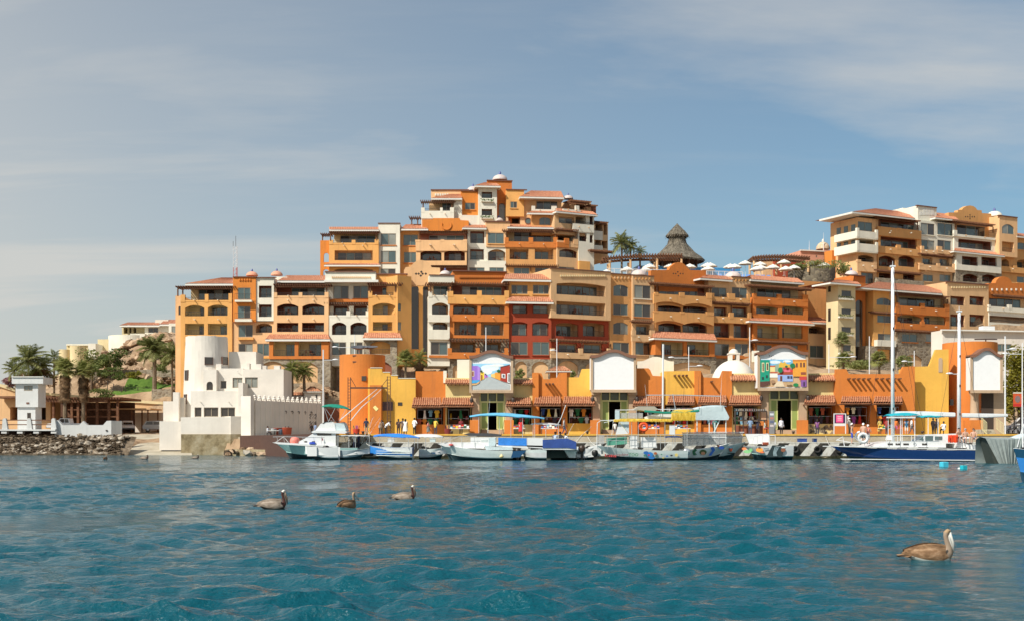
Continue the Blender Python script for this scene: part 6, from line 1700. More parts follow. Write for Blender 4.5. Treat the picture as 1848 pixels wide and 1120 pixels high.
leafy_px('shrub','small green plant by the tiled kiosk roof','shrub',1031,168,674,7,6,M_BUSH,seed=45,trunk=False,n=350)
def hedge_on(label,px,py,D,rx,rz,seed,mat=M_BUSH):
 p=P(px,py,D);return leafy('hedge',label,'hedge',p,.1,rx/FPX*D,rz/FPX*D,mat,n=900,trunk=False,seed=seed)
hedge_on('clipped dark hedge along the top of the round stone bastion',1487,478,209,34,5,51)
hedge_on('dark hedge clump at the left end of the bastion',1439,483,210,12,5,52)
hedge_on('dark hedge clump at the right end of the bastion beside the cream wall',1522,488,209,12,10,53)
for k,(px,D,y,rx,rz)in enumerate(((235,206,652,12,6),(262,210,640,9,5),(285,214,618,12,5),(225,216,628,9,4),(255,212,618,8,4),(190,214,645,10,5),(150,205,668,12,6),(300,208,650,12,7))):
 leafy_px('shrub',('dry scrub clump low on the rocky hill by the stone wall','dry scrub clump in the middle of the rocky slope','dry scrub clump just under the villa terrace','dry scrub clump at the crest left of the villa','dry scrub clump below the curved terrace','dry scrub clump above the two hill trees','dry scrub clump at the foot of the hill left side','scrub clump behind the big date palm crown')[k],'shrub',px,D,y,rx,rz,M_DRY if k%3==0 else M_BUSH,seed=200+k,trunk=False,n=420,leaf=.18)
# ------------------------------------------------------------------ terrace: palapa, pergolas, parasols, loungers
M_THATCH=varied('palm_thatch',[(0.07,0.058,0.042),(0.17,0.145,0.11),(0.30,0.26,0.20)],2.2,.95,1.0,7,(1,1,.35),bdist=.3)
M_CANV=plain('parasol_canvas',(0.74,0.70,0.62),.8,var=.05)
def palapa():
 D=216;b=P(1228,474,D);b.z=ZTER+.5
 H=thing('palapa','tall two-tiered conical thatched palapa roof on the hotel terrace','palapa',b)
 m=D/FPX;c=P(1222,800,D);rn=random.Random(6)
 def z(y):return CAMZ+(HOR-y)*m
 def tier(prof,name,n=44):
  mb=MB();rows=[]
  for r,zz in prof:
   rows.append([(c.x+r*m*(1+rn.uniform(-.02,.02))*cos(2*pi*j/n),D+r*m*(1+rn.uniform(-.02,.02))*sin(2*pi*j/n),zz+rn.uniform(-.08,.08))for j in range(n)])
  mb.grid(rows,closed=True)
  # ragged fringe and loose thatch strands
  for k in range(500):
   t=rn.random();i=min(len(prof)-2,int(t*(len(prof)-1)));e=t*(len(prof)-1)-i
   r=(prof[i][0]+(prof[i+1][0]-prof[i][0])*e)*m;zz=prof[i][1]+(prof[i+1][1]-prof[i][1])*e;a=rn.uniform(0,6.28);w=.05
   p0=Vector((c.x+r*cos(a),D+r*sin(a),zz+.05));dr=Vector((cos(a)*.30,sin(a)*.30,-.32));sd=Vector((-sin(a),cos(a),0))*w
   mb.poly([p0-sd,p0+sd,p0+dr*rn.uniform(.6,1.6)])
  return mb.build(name,M_THATCH,H)
 tier([(47,z(474)),(49.5,z(471)),(43,z(465)),(33,z(457.5)),(24.5,z(449)),(18,z(441)),(15,z(432)),(14,z(424))],'lower_thatch')
 tier([(18.5,z(429)),(20.5,z(426)),(14,z(418)),(7,z(411)),(1.2,z(405)),(.1,z(404))],'upper_thatch')
 mb=MB();mb.lathe([(48*m,z(473)),(20*m,z(452)),(.01,z(446))],c.x,D,24);mb.build('ceiling',M_WOOD,H)
 for k in range(9):
  a=2*pi*k/9+.3;mb=MB();x,y=c.x+36*m*cos(a),D+36*m*sin(a);mb.tube([(x,y,ZTER-1),(x,y,z(466))],.17,7);mb.build('post',M_WOOD,H)
palapa()
def long_pergola(label,pts,D,zy,posts,back=4.5):
 """curved terrace pergola: pts are (px, ytop)"""
 m=D/FPX;b=P(pts[len(pts)//2][0],zy,D);H=thing('terrace_pergola',label,'pergola',b)
 mb=MB();W_=[P(x,y,D)for x,y in pts]
 for a,b_ in zip(W_,W_[1:]):
  mb.poly([a,b_,b_+Vector((0,.25,0)),a+Vector((0,.25,0))]);dz=Vector((0,0,-.42))
  mb.poly([a,b_,b_+dz,a+dz]);mb.poly([a+dz,b_+dz,b_+dz+Vector((0,.25,0)),a+dz+Vector((0,.25,0))])
  n=max(2,int((b_-a).length/.42))
  for k in range(n):
   p=a.lerp(b_,(k+.5)/n);mb.box(p.x-.07,p.x+.07,p.y-.7,p.y+back,p.z+.01,p.z+.2)
 mb.build('rafters',M_WOOD,H)
 mb=MB()
 for a,b_ in zip(W_,W_[1:]):
  o=Vector((0,back-.6,0));dz=Vector((0,0,-.42));mb.poly([a+o,b_+o,b_+o+dz,a+o+dz])
 mb.build('back_beam',M_WOOD,H)
 for x,yt,yb in posts:
  t=P(x,yt,D);q=P(x,yb,D);mb=MB();mb.tube([(t.x,t.y+.12,t.z-.4),(q.x,q.y+.12,q.z-.5)],.2,8);mb.build('post',M_TAN,H)
  mb=MB();mb.tube([(t.x,t.y+back-.5,t.z-.4),(q.x,q.y+back-.5,q.z-.5)],.2,6);mb.build('post',M_TAN,H)
long_pergola('long dark timber pergola on the terrace left of the thatched roof',[(1086,467),(1100,464.5),(1120,462.5),(1150,461),(1190,460.5),(1232,460.5)],207,488,[(1100.5,466,487),(1138,464,487),(1186,463,487),(1230,463,487)])
long_pergola('dark timber pergola above white parasols near the stone bastion',[(1356,465.5),(1375,463),(1400,462),(1430,462.5),(1462,465.5)],214,485,[(1361,467,486),(1410,465,486),(1459,467,486)])
def parasol_proto():
 H=empty('parasol',(0,0,0));n=8
 mb=MB();top=(0,0,2.9);rim=[(1.45*cos(2*pi*k/n),1.45*sin(2*pi*k/n),2.28)for k in range(n)];md=[(.75*cos(2*pi*k/n),.75*sin(2*pi*k/n),2.62)for k in range(n)]
 for k in range(n):
  j=(k+1)%n;mb.poly([top,md[k],md[j]]);mb.poly([md[k],rim[k],rim[j],md[j]]);mb.poly([rim[k],(rim[k][0],rim[k][1],2.14),(rim[j][0],rim[j][1],2.14),rim[j]])
 mb.build('canopy',M_CANV,H)
 mb=MB();mb.tube([(0,0,0),(0,0,2.95)],.035,6);mb.build('pole',M_WMET,H)
 for k in range(n):
  mb=MB();mb.tube([(0,0,2.35),(rim[k][0]*.55,rim[k][1]*.55,2.55)],.015,3);mb.build('rib',M_WOOD,H)
 mb=MB();mb.lathe([(.3,0),(.3,.08),(.05,.12),(.001,.13)],0,0,10);mb.build('base',M_CONC,H)
 return H
_pp=parasol_proto();_first=True
PARA=[(1210,475,208,'leftmost white parasol peeping beside the thatched roof'),(1172,476,206,'white parasol under the left terrace pergola'),(1165,482,204,'low white parasol in front of the left pergola'),(1245,476,210,'white parasol just right of the palapa thatch, left of three close together'),(1277,474,212,'white parasol behind, middle of the three by the palapa'),(1282,474,210,'white parasol at right of the three close by the palapa'),(1278,480,206,'lower white parasol in front of the three by the palapa'),
 (1318,476,211,'white parasol left of a pair right of the palapa'),(1326,476,208,'white parasol right of a pair right of the palapa'),(1345,470,214,'tallest white parasol standing alone before the right pergola'),(1372,472,213,'white parasol at the left post of the right pergola'),(1366,480,206,'front white parasol below the right pergola corner'),(1373,478,209,'white parasol behind the front one at the right pergola'),(1395,477,208,'white parasol in the middle beneath the right pergola'),
 (1415,468,212,'large white parasol in the centre of the right pergola'),(1418,480,207,'low white parasol near the bastion hedge'),(1433,478,209,'white parasol touching the bastion hedge'),(1466,471,216,'white parasol behind the bastion hedge, left of two'),(1487,473,217,'white parasol behind the bastion hedge, right of two'),(1132,481,205,'white parasol beside the dome under the left pergola'),(1095,486,204,'small white parasol at the left end of the terrace')]
for px,py,D,lab in PARA:
 o=_pp if _first else copy_tree(_pp);_first=False
 p=P(px,py,D);o.location=(p.x,D,p.z-2.9);o.scale=(.84,.84,1);tag(o,lab,'parasol','white parasols on the pool terrace')
def lounger_proto():
 H=empty('lounge_chair',(0,0,0));mb=MB();mb.box(-.35,.35,-1.0,.35,.28,.38);mb.build('seat',colmat((120,165,215)),H)
 mb=MB();mb.quad((-.35,.35,.36),(.35,.35,.36),(.35,.85,1.05),(-.35,.85,1.05));mb.quad((-.35,.39,.33),(.35,.39,.33),(.35,.89,1.02),(-.35,.89,1.02));mb.build('backrest',colmat((95,140,200)),H)
 for x in(-.3,.3):
  for y in(-.9,.3):mb=MB();mb.box(x-.03,x+.03,y-.03,y+.03,0,.28);mb.build('leg',M_WMET,H)
 return H
_lp=lounger_proto();_n=0
for px in(1290,1302,1314,1335,1345,1356,1374,1384,1395):
 o=_lp if _n==0 else copy_tree(_lp);_n+=1
 p=P(px,495,205);o.location=(p.x,204.8+(px-1230)*.018,ZTER+.004);tag(o,'blue lounge chair behind the terrace railing, %s from the left'%('first','second','third','fourth','fifth','sixth','seventh','eighth','ninth')[_n-1],'lounge chair','blue lounge chairs along the terrace railing')
# balcony furniture on the hotel loggias
def chair_proto():
 H=empty('patio_chair',(0,0,0));mb=MB();mb.box(-.26,.26,-.26,.26,.40,.46);mb.build('seat',M_WOOD,H)
 mb=MB();mb.box(-.26,.26,.22,.27,.46,.95);mb.build('backrest',M_MAR,H)
 for x in(-.23,.23):
  for y in(-.23,.23):mb=MB();mb.box(x-.025,x+.025,y-.025,y+.025,0,.40);mb.build('leg',M_WOOD,H)
 return H
_cp=chair_proto();_n=0
random.shuffle(TERR)
for fr,u,o_,z in TERR[:34]:
 for d in(-.55,.55):
  o=_cp if _n==0 else copy_tree(_cp);_n+=1
  o.location=fr.T(u+d,o_,z+.002);o.rotation_euler=(0,0,atan2(fr.r.y,fr.r.x)+(1.2 if d>0 else-1.2));tag(o,'dark wooden chair on a hotel balcony','chair','wooden chairs on the hotel balconies')
# ------------------------------------------------------------------ boats
M_HW=plain('gelcoat_white',(0.74,0.75,0.74),.28,var=.05)
M_HT=plain('gelcoat_teal',(0.42,0.66,0.62),.3,var=.10)
M_HPT=plain('gelcoat_pale_teal',(0.72,0.80,0.77),.3,var=.06)
M_HG=plain('gelcoat_grey',(0.34,0.42,0.46),.35,var=.12)
M_HN=plain('gelcoat_navy',(0.012,0.045,0.16),.2,var=.08)
M_HB=plain('paint_blue',(0.03,0.20,0.55),.35,var=.1)
M_BLK=plain('black_rubber',(0.015,0.014,0.014),.45)
M_ANTI=plain('antifouling',(0.02,0.05,0.06),.7)
M_TBLUE=plain('tarp_blue',(0.03,0.22,0.68),.6,var=.18,scale=1.5,bump=.5,bscale=5)
M_TCYAN=plain('canvas_light_blue',(0.14,0.47,0.70),.65,var=.15,scale=1.5)
M_TNAVY=plain('tarp_navy',(0.025,0.07,0.28),.65,var=.2,scale=1.5,bump=.5,bscale=5)
M_TGREY=plain('tarp_grey',(0.52,0.62,0.64),.6,var=.12,scale=1.2,bump=.5,bscale=4)
M_TGREEN=plain('canvas_green',(0.01,0.24,0.16),.65,var=.1)
M_TURQ=plain('canvas_turquoise',(0.01,0.38,0.46),.65,var=.1)
M_TYEL=varied('fringe_yellow',[(.30,.18,.02),(.72,.48,.05),(.85,.66,.14)],9,.8,.5,12,(1,1,.2))
M_NET=plain('grey_net',(0.50,0.50,0.49),.8,var=.2,scale=6);M_NET.node_tree.nodes['Principled BSDF'].inputs['Alpha'].default_value=.55
M_ALU=plain('aluminium_tube',(0.62,0.64,0.65),.3,.6,var=.05)
def hull(root,f,xs,xb,yS,yB,beam,yW=None,rake=.9,mats=(None,),deck=True,floor=.35,chine=.18,stripe=None,name='hull',o0=0.0):
 """lofted hull: stern at column xs, bow at column xb, sheer rows yS / yB; o0 shifts it sideways (towards the viewer)"""
 us,zS=f.uz(xs,yS,o0);ub,zB=f.uz(xb,yB,o0);sg=1 if ub>us else-1
 L_=abs(ub-us);n=16;B=beam/2
 mb=MB(f.T);sec=[]
 for k in range(n+1):
  t=k/n
  b=B*(.86+.14*sin(pi*min(1,t/.5)/2))*(1-max(0,(t-.42)/.58)**2.3)
  b=max(b,.012)
  zs=zS+(zB-zS)*t**1.9-.06*sin(pi*t)
  zk=-.38+.30*max(0,(t-.6)/.4)**2
  zc=chine+(zs-chine)*.30*max(0,(t-.35)/.65)**1.5
  ug=us+sg*L_*t;uk=us+sg*(L_-rake)*t;uc=us+sg*(L_-rake*.72)*t;um=us+sg*(L_-rake*.30)*t
  zm=zc+(zs-zc)*.62
  sec.append([(uk,0,zk),(uc,b*.80,zc),(uc,b*.86,zc+.07),(um,b*.95,zm),(ug,b,zs),(ug,max(b-.07,.004),zs+.01),(ug,max(b-.07,.004),zs-(.02 if deck else(zs-floor-.25*t)))])
 rows=[]
 for k in range(n+1):
  rows.append([(p[0],o0-p[1],p[2])for p in sec[k]][::-1]+[(p[0],o0+p[1],p[2])for p in sec[k][1:]])
 ids=[[mb.vert(*p)for p in r]for r in rows];m=len(ids[0])
 mi=[2,2,1,1 if stripe is None else 1,0,3,3,0,1,1,2,2]
 # strips from outer rim on one side round the keel to the other
 strip=[2,2,1,0,4,3,3,4,0,1,2,2]
 for k in range(n):
  for j in range(m-1):
   mb.mi=strip[j];mb.face((ids[k][j],ids[k][j+1],ids[k+1][j+1],ids[k+1][j]))
 mb.mi=1;mb.face(ids[0])  # transom
 mb.mi=2
 for k in range(n):mb.face((ids[k][0],ids[k+1][0],ids[k+1][-1],ids[k][-1]))  # deck or sole
 up,low,rim,bot,strp=mats
 h=mb.build(name,[low,up,rim,bot,strp or low],root)
 return h
def prof(root,f,pts,o0,o1,mat,name,view=None):
 """side profile in pixels extruded across the beam"""
 g=f.at(view)if view else f
 mb=MB(f.T);mb.prism([g.uz(x,y,(o0+o1)/2)for x,y in pts],o0,o1);return mb.build(name,mat,root)
def bar(root,f,pts,r,mat,name,o=0.0,seg=5,view=None):
 g=f.at(view)if view else f
 P_=[]
 for p in pts:
  oo=p[2]if len(p)>2 else o
  u,z=g.uz(p[0],p[1],oo);P_.append((u,oo,z))
 mb=MB(f.T);mb.tube(P_,r,seg);return mb.build(name,mat,root)
def cloth(root,f,x0,x1,yf,sag,o0,o1,mat,name='canopy',crown=.25,n=14,view=None):
 """sagging awning: yf(t) gives the row along its length"""
 g=f.at(view)if view else f
 mb=MB(f.T);rows=[];oc=(o0+o1)/2
 for k in range(n+1):
  t=k/n;u,z=g.uz(x0+(x1-x0)*t,yf(t),oc);e_=abs(2*t-1)**4;rows.append([(u,oc+(o1-o0)*(q/6-.5)*(1-.35*e_),z+crown*sin(pi*q/6)*(1-.7*e_)+sag*.06*sin(9*t+q)-.05*e_)for q in range(7)])
 mb.grid(rows);rows2=[[(p[0],p[1],p[2]-.03)for p in r]for r in rows];mb.grid(rows2)
 for e in(0,6):mb.grid([[r[e]for r in rows],[(r[e][0],r[e][1],r[e][2]-.06-.025*sin(2.3*i))for i,r in enumerate(rows)]])
 return mb.build(name,mat,root,smooth=True)
def outboard(root,f,x,ytop,o=0.0,s=1.0,cowl=None,sg=1):
 """outboard engine: cowl, midsection, leg and propeller"""
 u,z=f.uz(x,ytop,o);s_=s
 def T(a,b,c):return f.T(u+sg*a*s_,o+b*s_,z+c*s_)
 mb=MB(T);rows=[]
 for zz,hx,hy in((0,.10,.08),(-.04,.22,.17),(-.18,.27,.20),(-.36,.25,.19),(-.46,.17,.14)):
  rows.append([(hx*cos(2*pi*k/12)*(1.0 if cos(2*pi*k/12)>0 else.85),hy*sin(2*pi*k/12),zz)for k in range(12)])
 mb.grid(rows,closed=True);mb.face(list(range(12)));e=mb.build('outboard_motor',cowl or M_BLK,root,smooth=True)
 mb=MB(T);mb.prism([(-.10,-.44),(.12,-.44),(.09,-.95),(.16,-1.15),(-.12,-1.15),(-.07,-.95)],-.06,.06);mb.tube([(-.2,0,-1.1),(.18,0,-1.1)],[.07,.05],7);mb.box(-.32,-.1,-.1,.1,-.62,-.42);mb.build('leg',M_BLK,e)
 mb=MB(T)
 for k in range(3):
  a=2*pi*k/3;mb.quad((.18,.0,-1.1),(.2,.14*cos(a-.4),-1.1+.14*sin(a-.4)),(.23,.17*cos(a),-1.1+.17*sin(a)),(.2,.12*cos(a+.5),-1.1+.12*sin(a+.5)))
 mb.build('propeller',M_ALU,e)
 return e
def rail_px(root,f,pts,posts,o,r=.025,mat=None,name='rail'):
 bar(root,f,pts,r,mat or M_ALU,name,o)
 for x,y0,y1 in posts:bar(root,f,[(x,y0),(x,y1)],r*.9,mat or M_ALU,'stanchion',o)
def hull_side(f,xs,xb,beam,o0=0.0):
 us=f.uz(xs,800,0)[0];ub=f.uz(xb,800,0)[0]
 def off(u):
  t=min(1,max(0,(u-us)/(ub-us)));B=beam/2
  return o0+.985*B*(.86+.14*sin(pi*min(1,t/.5)/2))*(1-max(0,(t-.42)/.58)**2.3)+.03
 return off
def text_mesh(root,f,s,x0,x1,y,o,mat,tilt=0.0,shear=0.0,name='lettering',side=None):
 cu=bpy.data.curves.new('lettering','FONT');cu.body=s;cu.size=1;cu.resolution_u=2;cu.shear=shear;cu.offset=.012
 ob=bpy.data.objects.new('lettering',cu);COL.objects.link(ob);dg=bpy.context.evaluated_depsgraph_get();dg.update()
 me=bpy.data.meshes.new_from_object(ob.evaluated_get(dg));bpy.data.objects.remove(ob,do_unlink=True);bpy.data.curves.remove(cu)
 xs=[v.co.x for v in me.vertices];w=max(xs)-min(xs);u0,z0=f.uz(x0,y,o);u1,z1=f.uz(x1,y+tilt,o);k=(u1-u0)/w
 mb=MB(f.T)
 for v in me.vertices:t=(v.co.x-min(xs))/w;uu=u0+(v.co.x-min(xs))*k;mb.vert(uu,side(uu)if side else o,z0+(z1-z0)*t+v.co.y*k)
 for p in me.polygons:mb.face(tuple(p.vertices))
 bpy.data.meshes.remove(me);return mb.build(name,mat,root)
def patch(root,f,pts,o,col,name='painted_mark',side=None):
 mb=MB(f.T);uv=[f.uz(x,y,o)for x,y in pts]
 if side:mb.poly([(u,side(u)+.012*(hash(str(pts))%7)/7,z)for u,z in uv])
 else:mb.prism(uv,o,o-.012)
 return mb.build(name,colmat(col,.5),root)
def sportfisher():
 D=117.0;f=Frame(580,D,0)
 H=thing('sport_fishing_boat','white flybridge sport fishing boat with teal hull, green bimini and outriggers','boat',P(580,826,D));H.location.z=0;ORG[H.name].z=0
 V=(490,720,9.24);g=f.at(V)
 hull(H,f,648,496,807,797,3.2,rake=1.5,mats=(M_HT,M_HT,M_HW,M_ANTI,M_HT),chine=.25)
 prof(H,f,[(20,715),(110,712),(1100,770),(1100,800),(130,745)],1.05,1.62,M_HW,'rub_rail',V)
 prof(H,f,[(430,735),(600,645),(770,540),(1100,540),(1100,800),(560,750)],-1.2,1.2,M_HW,'cabin',V)
 prof(H,f,[(780,562),(1030,562),(1030,600),(800,600)],-1.22,1.22,M_GL2,'cabin_window',V)
 for x in(570,700):prof(H,f,[(x-22,692),(x+22,692),(x+22,714),(x-22,714)],1.19,1.23,M_GL2,'porthole',V)
 prof(H,f,[(700,545),(740,520),(1250,515),(1290,545),(1250,570),(720,556)],-1.35,1.35,M_HW,'flybridge_deck',V)
 prof(H,f,[(760,520),(850,405),(1030,355),(1080,400),(1100,520)],-1.1,1.1,M_HW,'flybridge',V)
 prof(H,f,[(1090,515),(1085,395),(1225,385),(1270,515)],-1.05,1.05,M_TGREY,'flybridge_seat',V)
 bar(H,f,[(850,400),(900,372),(1030,360),(1230,378)],.03,M_BLK,'windscreen_rim',1.12,view=V)
 cloth(H,f,850,1310,lambda t:112+50*t*t,.3,-1.0,1.0,M_TGREEN,'bimini',view=V)
 for a,b in(((950,365),(880,150)),((950,365),(1060,140)),((1050,360),(900,150)),((1130,370),(1240,160))):
  for o in(-.95,.95):bar(H,f,[a,b],.022,M_ALU,'bimini_strut',o,view=V)
 cloth(H,f,1085,1650,lambda t:596+6*t,.1,-1.3,1.3,M_HW,'cockpit_roof',.06,view=V)
 for x in(1110,1290,1400,1630):
  for o in(-1.2,1.2):bar(H,f,[(x,605),(x,800)],.03,M_ALU,'roof_post',o,view=V)
 bar(H,f,[(1140,345,.9),(1560,-10,1.6),(1760,-175,2.0)],[.05,.04,.02],M_HW,'outrigger',view=V);bar(H,f,[(1320,350,.9),(1500,130,1.3),(1660,-10,1.5),(1830,-170,1.8)],[.05,.045,.04,.02],M_HW,'outrigger',view=V)
 for o in(1.2,-1.2):
  bar(H,f,[(25,622,0),(200,618,o*.6),(520,625,o),(880,632,o)],.025,M_ALU,'bow_rail',view=V)
  for x in(90,200,330,520,700):bar(H,f,[(x,622),(x+20,735)],.02,M_ALU,'stanchion',o*min(1,.25+x/700),view=V)
 bar(H,f,[(60,720,.3),(200,620,.3),(290,725,.3)],.03,M_HW,'anchor_roller',view=V)
 mb=MB(g.T);u,z=g.uz(385,690,1.1);mb.lathe([(.001,z-.42),(.36,z-.30),(.48,z),(.36,z+.3),(.001,z+.40)],u,1.0,12);mb.build('fender',colmat((235,130,115)),H,smooth=True)
 prof(H,f,[(632,740),(640,710),(700,703),(728,715),(730,745)],1.25,1.7,colmat((40,75,190)),'blue_bag',V)
 bar(H,f,[(835,770),(835,610)],.02,M_ALU,'flag_staff',1.4,view=V);prof(H,f,[(838,625),(860,665),(850,690),(838,680)],1.39,1.41,colmat((130,50,70)),'flag',V)
 return H
sportfisher()
def panga(label,xs,xb,yS,yB,D,beam,mats,engine=None,cowl=None,floor=.3,rake=.9,es=1.0,name='panga_boat'):
 f=Frame((xs+xb)/2,D,0);H=thing(name,label,'boat',P((xs+xb)/2,HOR,D));H.location.z=0;ORG[H.name].z=0
 hull(H,f,xs,xb,yS,yB,beam,rake=rake,mats=mats,deck=False,floor=floor)
 sg=1 if xb>xs else-1;u0=f.uz(xs,yS,0)[0];u1=f.uz(xb,yB,0)[0];zz=f.uz(xs,yS,0)[1]
 for t in(.2,.42,.62):
  u=u0+(u1-u0)*t;mb=MB(f.T);mb.box(u-.14,u+.14,-beam*.43,beam*.43,zz-.28,zz-.22);mb.build('thwart',mats[2],H)
 if engine:outboard(H,f,engine[0],engine[1],0,es,cowl,-1 if sg>0 else 1)
 return H,f
B1,f1=panga('small white dinghy with a big black outboard in front of the sport fisher',612,551,806,804,110.5,1.5,(M_HW,M_HW,M_HW,M_ANTI,M_HPT),(588,803),es=1.25)
prof(B1,f1,[(553,805),(572,805),(572,822),(555,822)],.55,.8,M_HW,'step_locker')
B2,f2=panga('dark grey-blue panga moored right behind the white dinghy',602,667,811,808,112,1.6,(M_HG,M_HG,M_HW,M_ANTI,M_HG))
B3,f3=panga('white panga with blue gunwale, ribbed sides and sagging blue canopy',745,668,806,803,112.5,1.9,(M_HW,M_HW,M_HB,M_ANTI,M_HPT),(729,806),M_HN,es=.95)
cloth(B3,f3,675,757,lambda t:785+3.5*t,.5,-1.0,1.0,M_TBLUE)
for x in(685,707,737,754):
 for o in(-.9,.9):bar(B3,f3,[(x,787),(x,808)],.025,M_ALU,'canopy_post',o)
for k in range(3):prof(B3,f3,[(678,812+4*k),(740,813+4*k),(740,814.2+4*k),(680,813.2+4*k)],.93,.99,M_HPT,'strake')
prof(B3,f3,[(712,808),(745,806),(738,817),(720,817)],-.5,.7,M_HB,'blue_cover')
B4,f4=panga('pale panga with grey awning and a dark outboard, left of the long white boat',757,812,809,804,115,1.8,(M_HPT,M_HPT,M_HW,M_ANTI,M_HPT),(771,806),plain('cowl_grey',(.06,.055,.05),.4),es=1.15)
cloth(B4,f4,745,800,lambda t:786.5+.8*t,.2,-1.0,1.0,M_HW)
for x in(748,768,797):bar(B4,f4,[(x,788),(x,810)],.025,M_ALU,'canopy_post',.9)
patch(B4,f4,[(778,815),(786,815),(786,818),(778,818)],.93,(60,90,120),'registration_mark')
def long_white():
 D=109;f=Frame(870,D,0);V=(780,730,10.267)
 H=thing('tour_boat','long white glass-bottom boat with pale teal side and dark rolled awning, bow to left','boat',P(870,HOR,D));H.location.z=0;ORG[H.name].z=0
 hull(H,f,925,793,812,800,2.6,rake=1.2,mats=(M_HPT,M_HPT,M_HW,M_ANTI,M_HPT),o0=.9);hull(H,f,940,792,811,799.5,2.2,rake=1.0,mats=(M_HW,M_HW,M_HW,M_ANTI,M_HPT),o0=-1.4)
 prof(H,f,[(120,715),(300,690),(850,690),(1000,745),(960,800),(560,800),(260,770)],-1.9,1.5,M_HW,'foredeck',V)
 prof(H,f,[(720,600),(1180,595),(1190,760),(850,760),(850,690),(720,690)],-1.5,1.3,M_HW,'cabin',V)
 prof(H,f,[(1045,605),(1170,605),(1170,750),(1045,750)],1.29,1.33,M_TGREY,'cabin_door',V)
 for y in(640,662):prof(H,f,[(905,y),(1025,y),(1025,y+12),(905,y+12)],1.29,1.33,M_HPT,'louvre',V)
 prof(H,f,[(590,545),(680,520),(1100,525),(1280,545),(1285,570),(1100,585),(720,575)],-1.4,1.35,plain('dark_awning',(.06,.06,.065),.7),'rolled_awning',V)
 prof(H,f,[(970,750),(1180,770),(1480,780),(1500,830),(1000,830)],.9,1.9,M_TGREY,'canvas_cover',V)
 cloth(H,f,848,982,lambda t:749.5-1.2*sin(pi*min(1,t*1.6))+5*max(0,t-.5)**1.0*1.6,.4,-2.0,.8,M_TCYAN,'sun_canopy',.22)
 for x in(864,881,901,922,943,965):
  for o in(-1.8,.6):bar(H,f,[(x,752),(x,800)],.028,M_ALU,'canopy_post',o)
 for o in(1.6,):
  bar(H,f,[(800,796),(830,786),(860,786)],.02,M_ALU,'bow_rail',o)
  for x in(813,833,856):bar(H,f,[(x,788),(x,806)],.02,M_ALU,'stanchion',o)
 mb=MB(f.T);u,z=f.uz(814,802,1.8);mb.lathe([(.001,z-.05),(.22,z-.03),(.2,z+.06),(.001,z+.1)],u,1.7,10);mb.build('red_float',colmat((200,60,50)),H)
 mb=MB(f.T);u,z=f.uz(905,822,2.25);mb.lathe([(.001,z-.2),(.17,z-.1),(.2,z),(.001,z+.2)],u,2.3,9);mb.build('fender',colmat((225,205,150)),H,smooth=True)
 patch(H,f,[(926,813),(950,812),(938,824),(922,825)],2.25,(15,70,110),'blue_transom_panel')
 outboard(H,f,934,808,1.4,1.2,None,1)
long_white()
def tarp_cat():
 D=110;f=Frame(975,D,0);V=(890,740,9.24)
 H=thing('catamaran','white work catamaran with bright blue and navy tarpaulin sides','boat',P(975,HOR,D));H.location.z=0;ORG[H.name].z=0
 hull(H,f,986,936,809,811,1.5,rake=.6,mats=(M_HPT,M_HW,M_HW,M_ANTI,M_HPT),o0=1.6);hull(H,f,1040,985,809,811,1.5,rake=.5,mats=(M_HPT,M_HW,M_HW,M_ANTI,M_HPT),o0=-1.6)
 prof(H,f,[(40,560),(1400,600),(1390,650),(820,645),(40,590)],-2.3,2.3,M_HW,'bridge_deck',V)
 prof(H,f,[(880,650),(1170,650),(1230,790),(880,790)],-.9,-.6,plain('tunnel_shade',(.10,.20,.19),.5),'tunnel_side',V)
 prof(H,f,[(1170,650),(1380,660),(1360,785),(1250,780)],-1.6,1.2,M_HPT,'stern_quarter',V)
 prof(H,f,[(85,450),(560,460),(560,585),(85,575)],2.2,2.34,M_TBLUE,'tarpaulin',V);prof(H,f,[(560,455),(825,460),(825,610),(560,600)],-2.2,2.3,M_HW,'wheelhouse_panel',V)
 prof(H,f,[(825,485),(1240,465),(1385,520),(1385,640),(1240,620),(825,622)],2.2,2.36,M_TNAVY,'tarpaulin',V)
 prof(H,f,[(580,612),(820,630),(820,642),(580,626)],2.3,2.33,M_BLK,'vent_slot',V)
 cloth(H,f,958,1012,lambda t:763+2*t,.2,-1.2,1.2,M_HW,'awning',.1)
 for x in(962,985,1008):bar(H,f,[(x,765),(x,798)],.03,M_ALU,'awning_post',1.0)
 bar(H,f,[(1004,770,1),(1013,752,1),(1021,730,1)],.03,M_HW,'whip_pole')
 for o in(2.25,-2.2):
  bar(H,f,[(895,790),(1040,790)],.022,M_ALU,'rail',o)
tarp_cat()
B7,f7=panga('white speedboat stern with a pair of black tilted outboards, left of the lettered boat',1040,1088,809,801,110,1.8,(M_HW,M_HW,M_HW,M_ANTI,M_HW),(1044,806),es=1.3)
outboard(B7,f7,1074,811,1.1,1.15,None,-1);outboard(B7,f7,1050,803,.8,1.2,plain('cowl_brown',(.05,.03,.02),.35),1)
prof(B7,f7,[(1062,806),(1084,800),(1084,822),(1060,824)],-.6,.8,M_HW,'stern_locker')
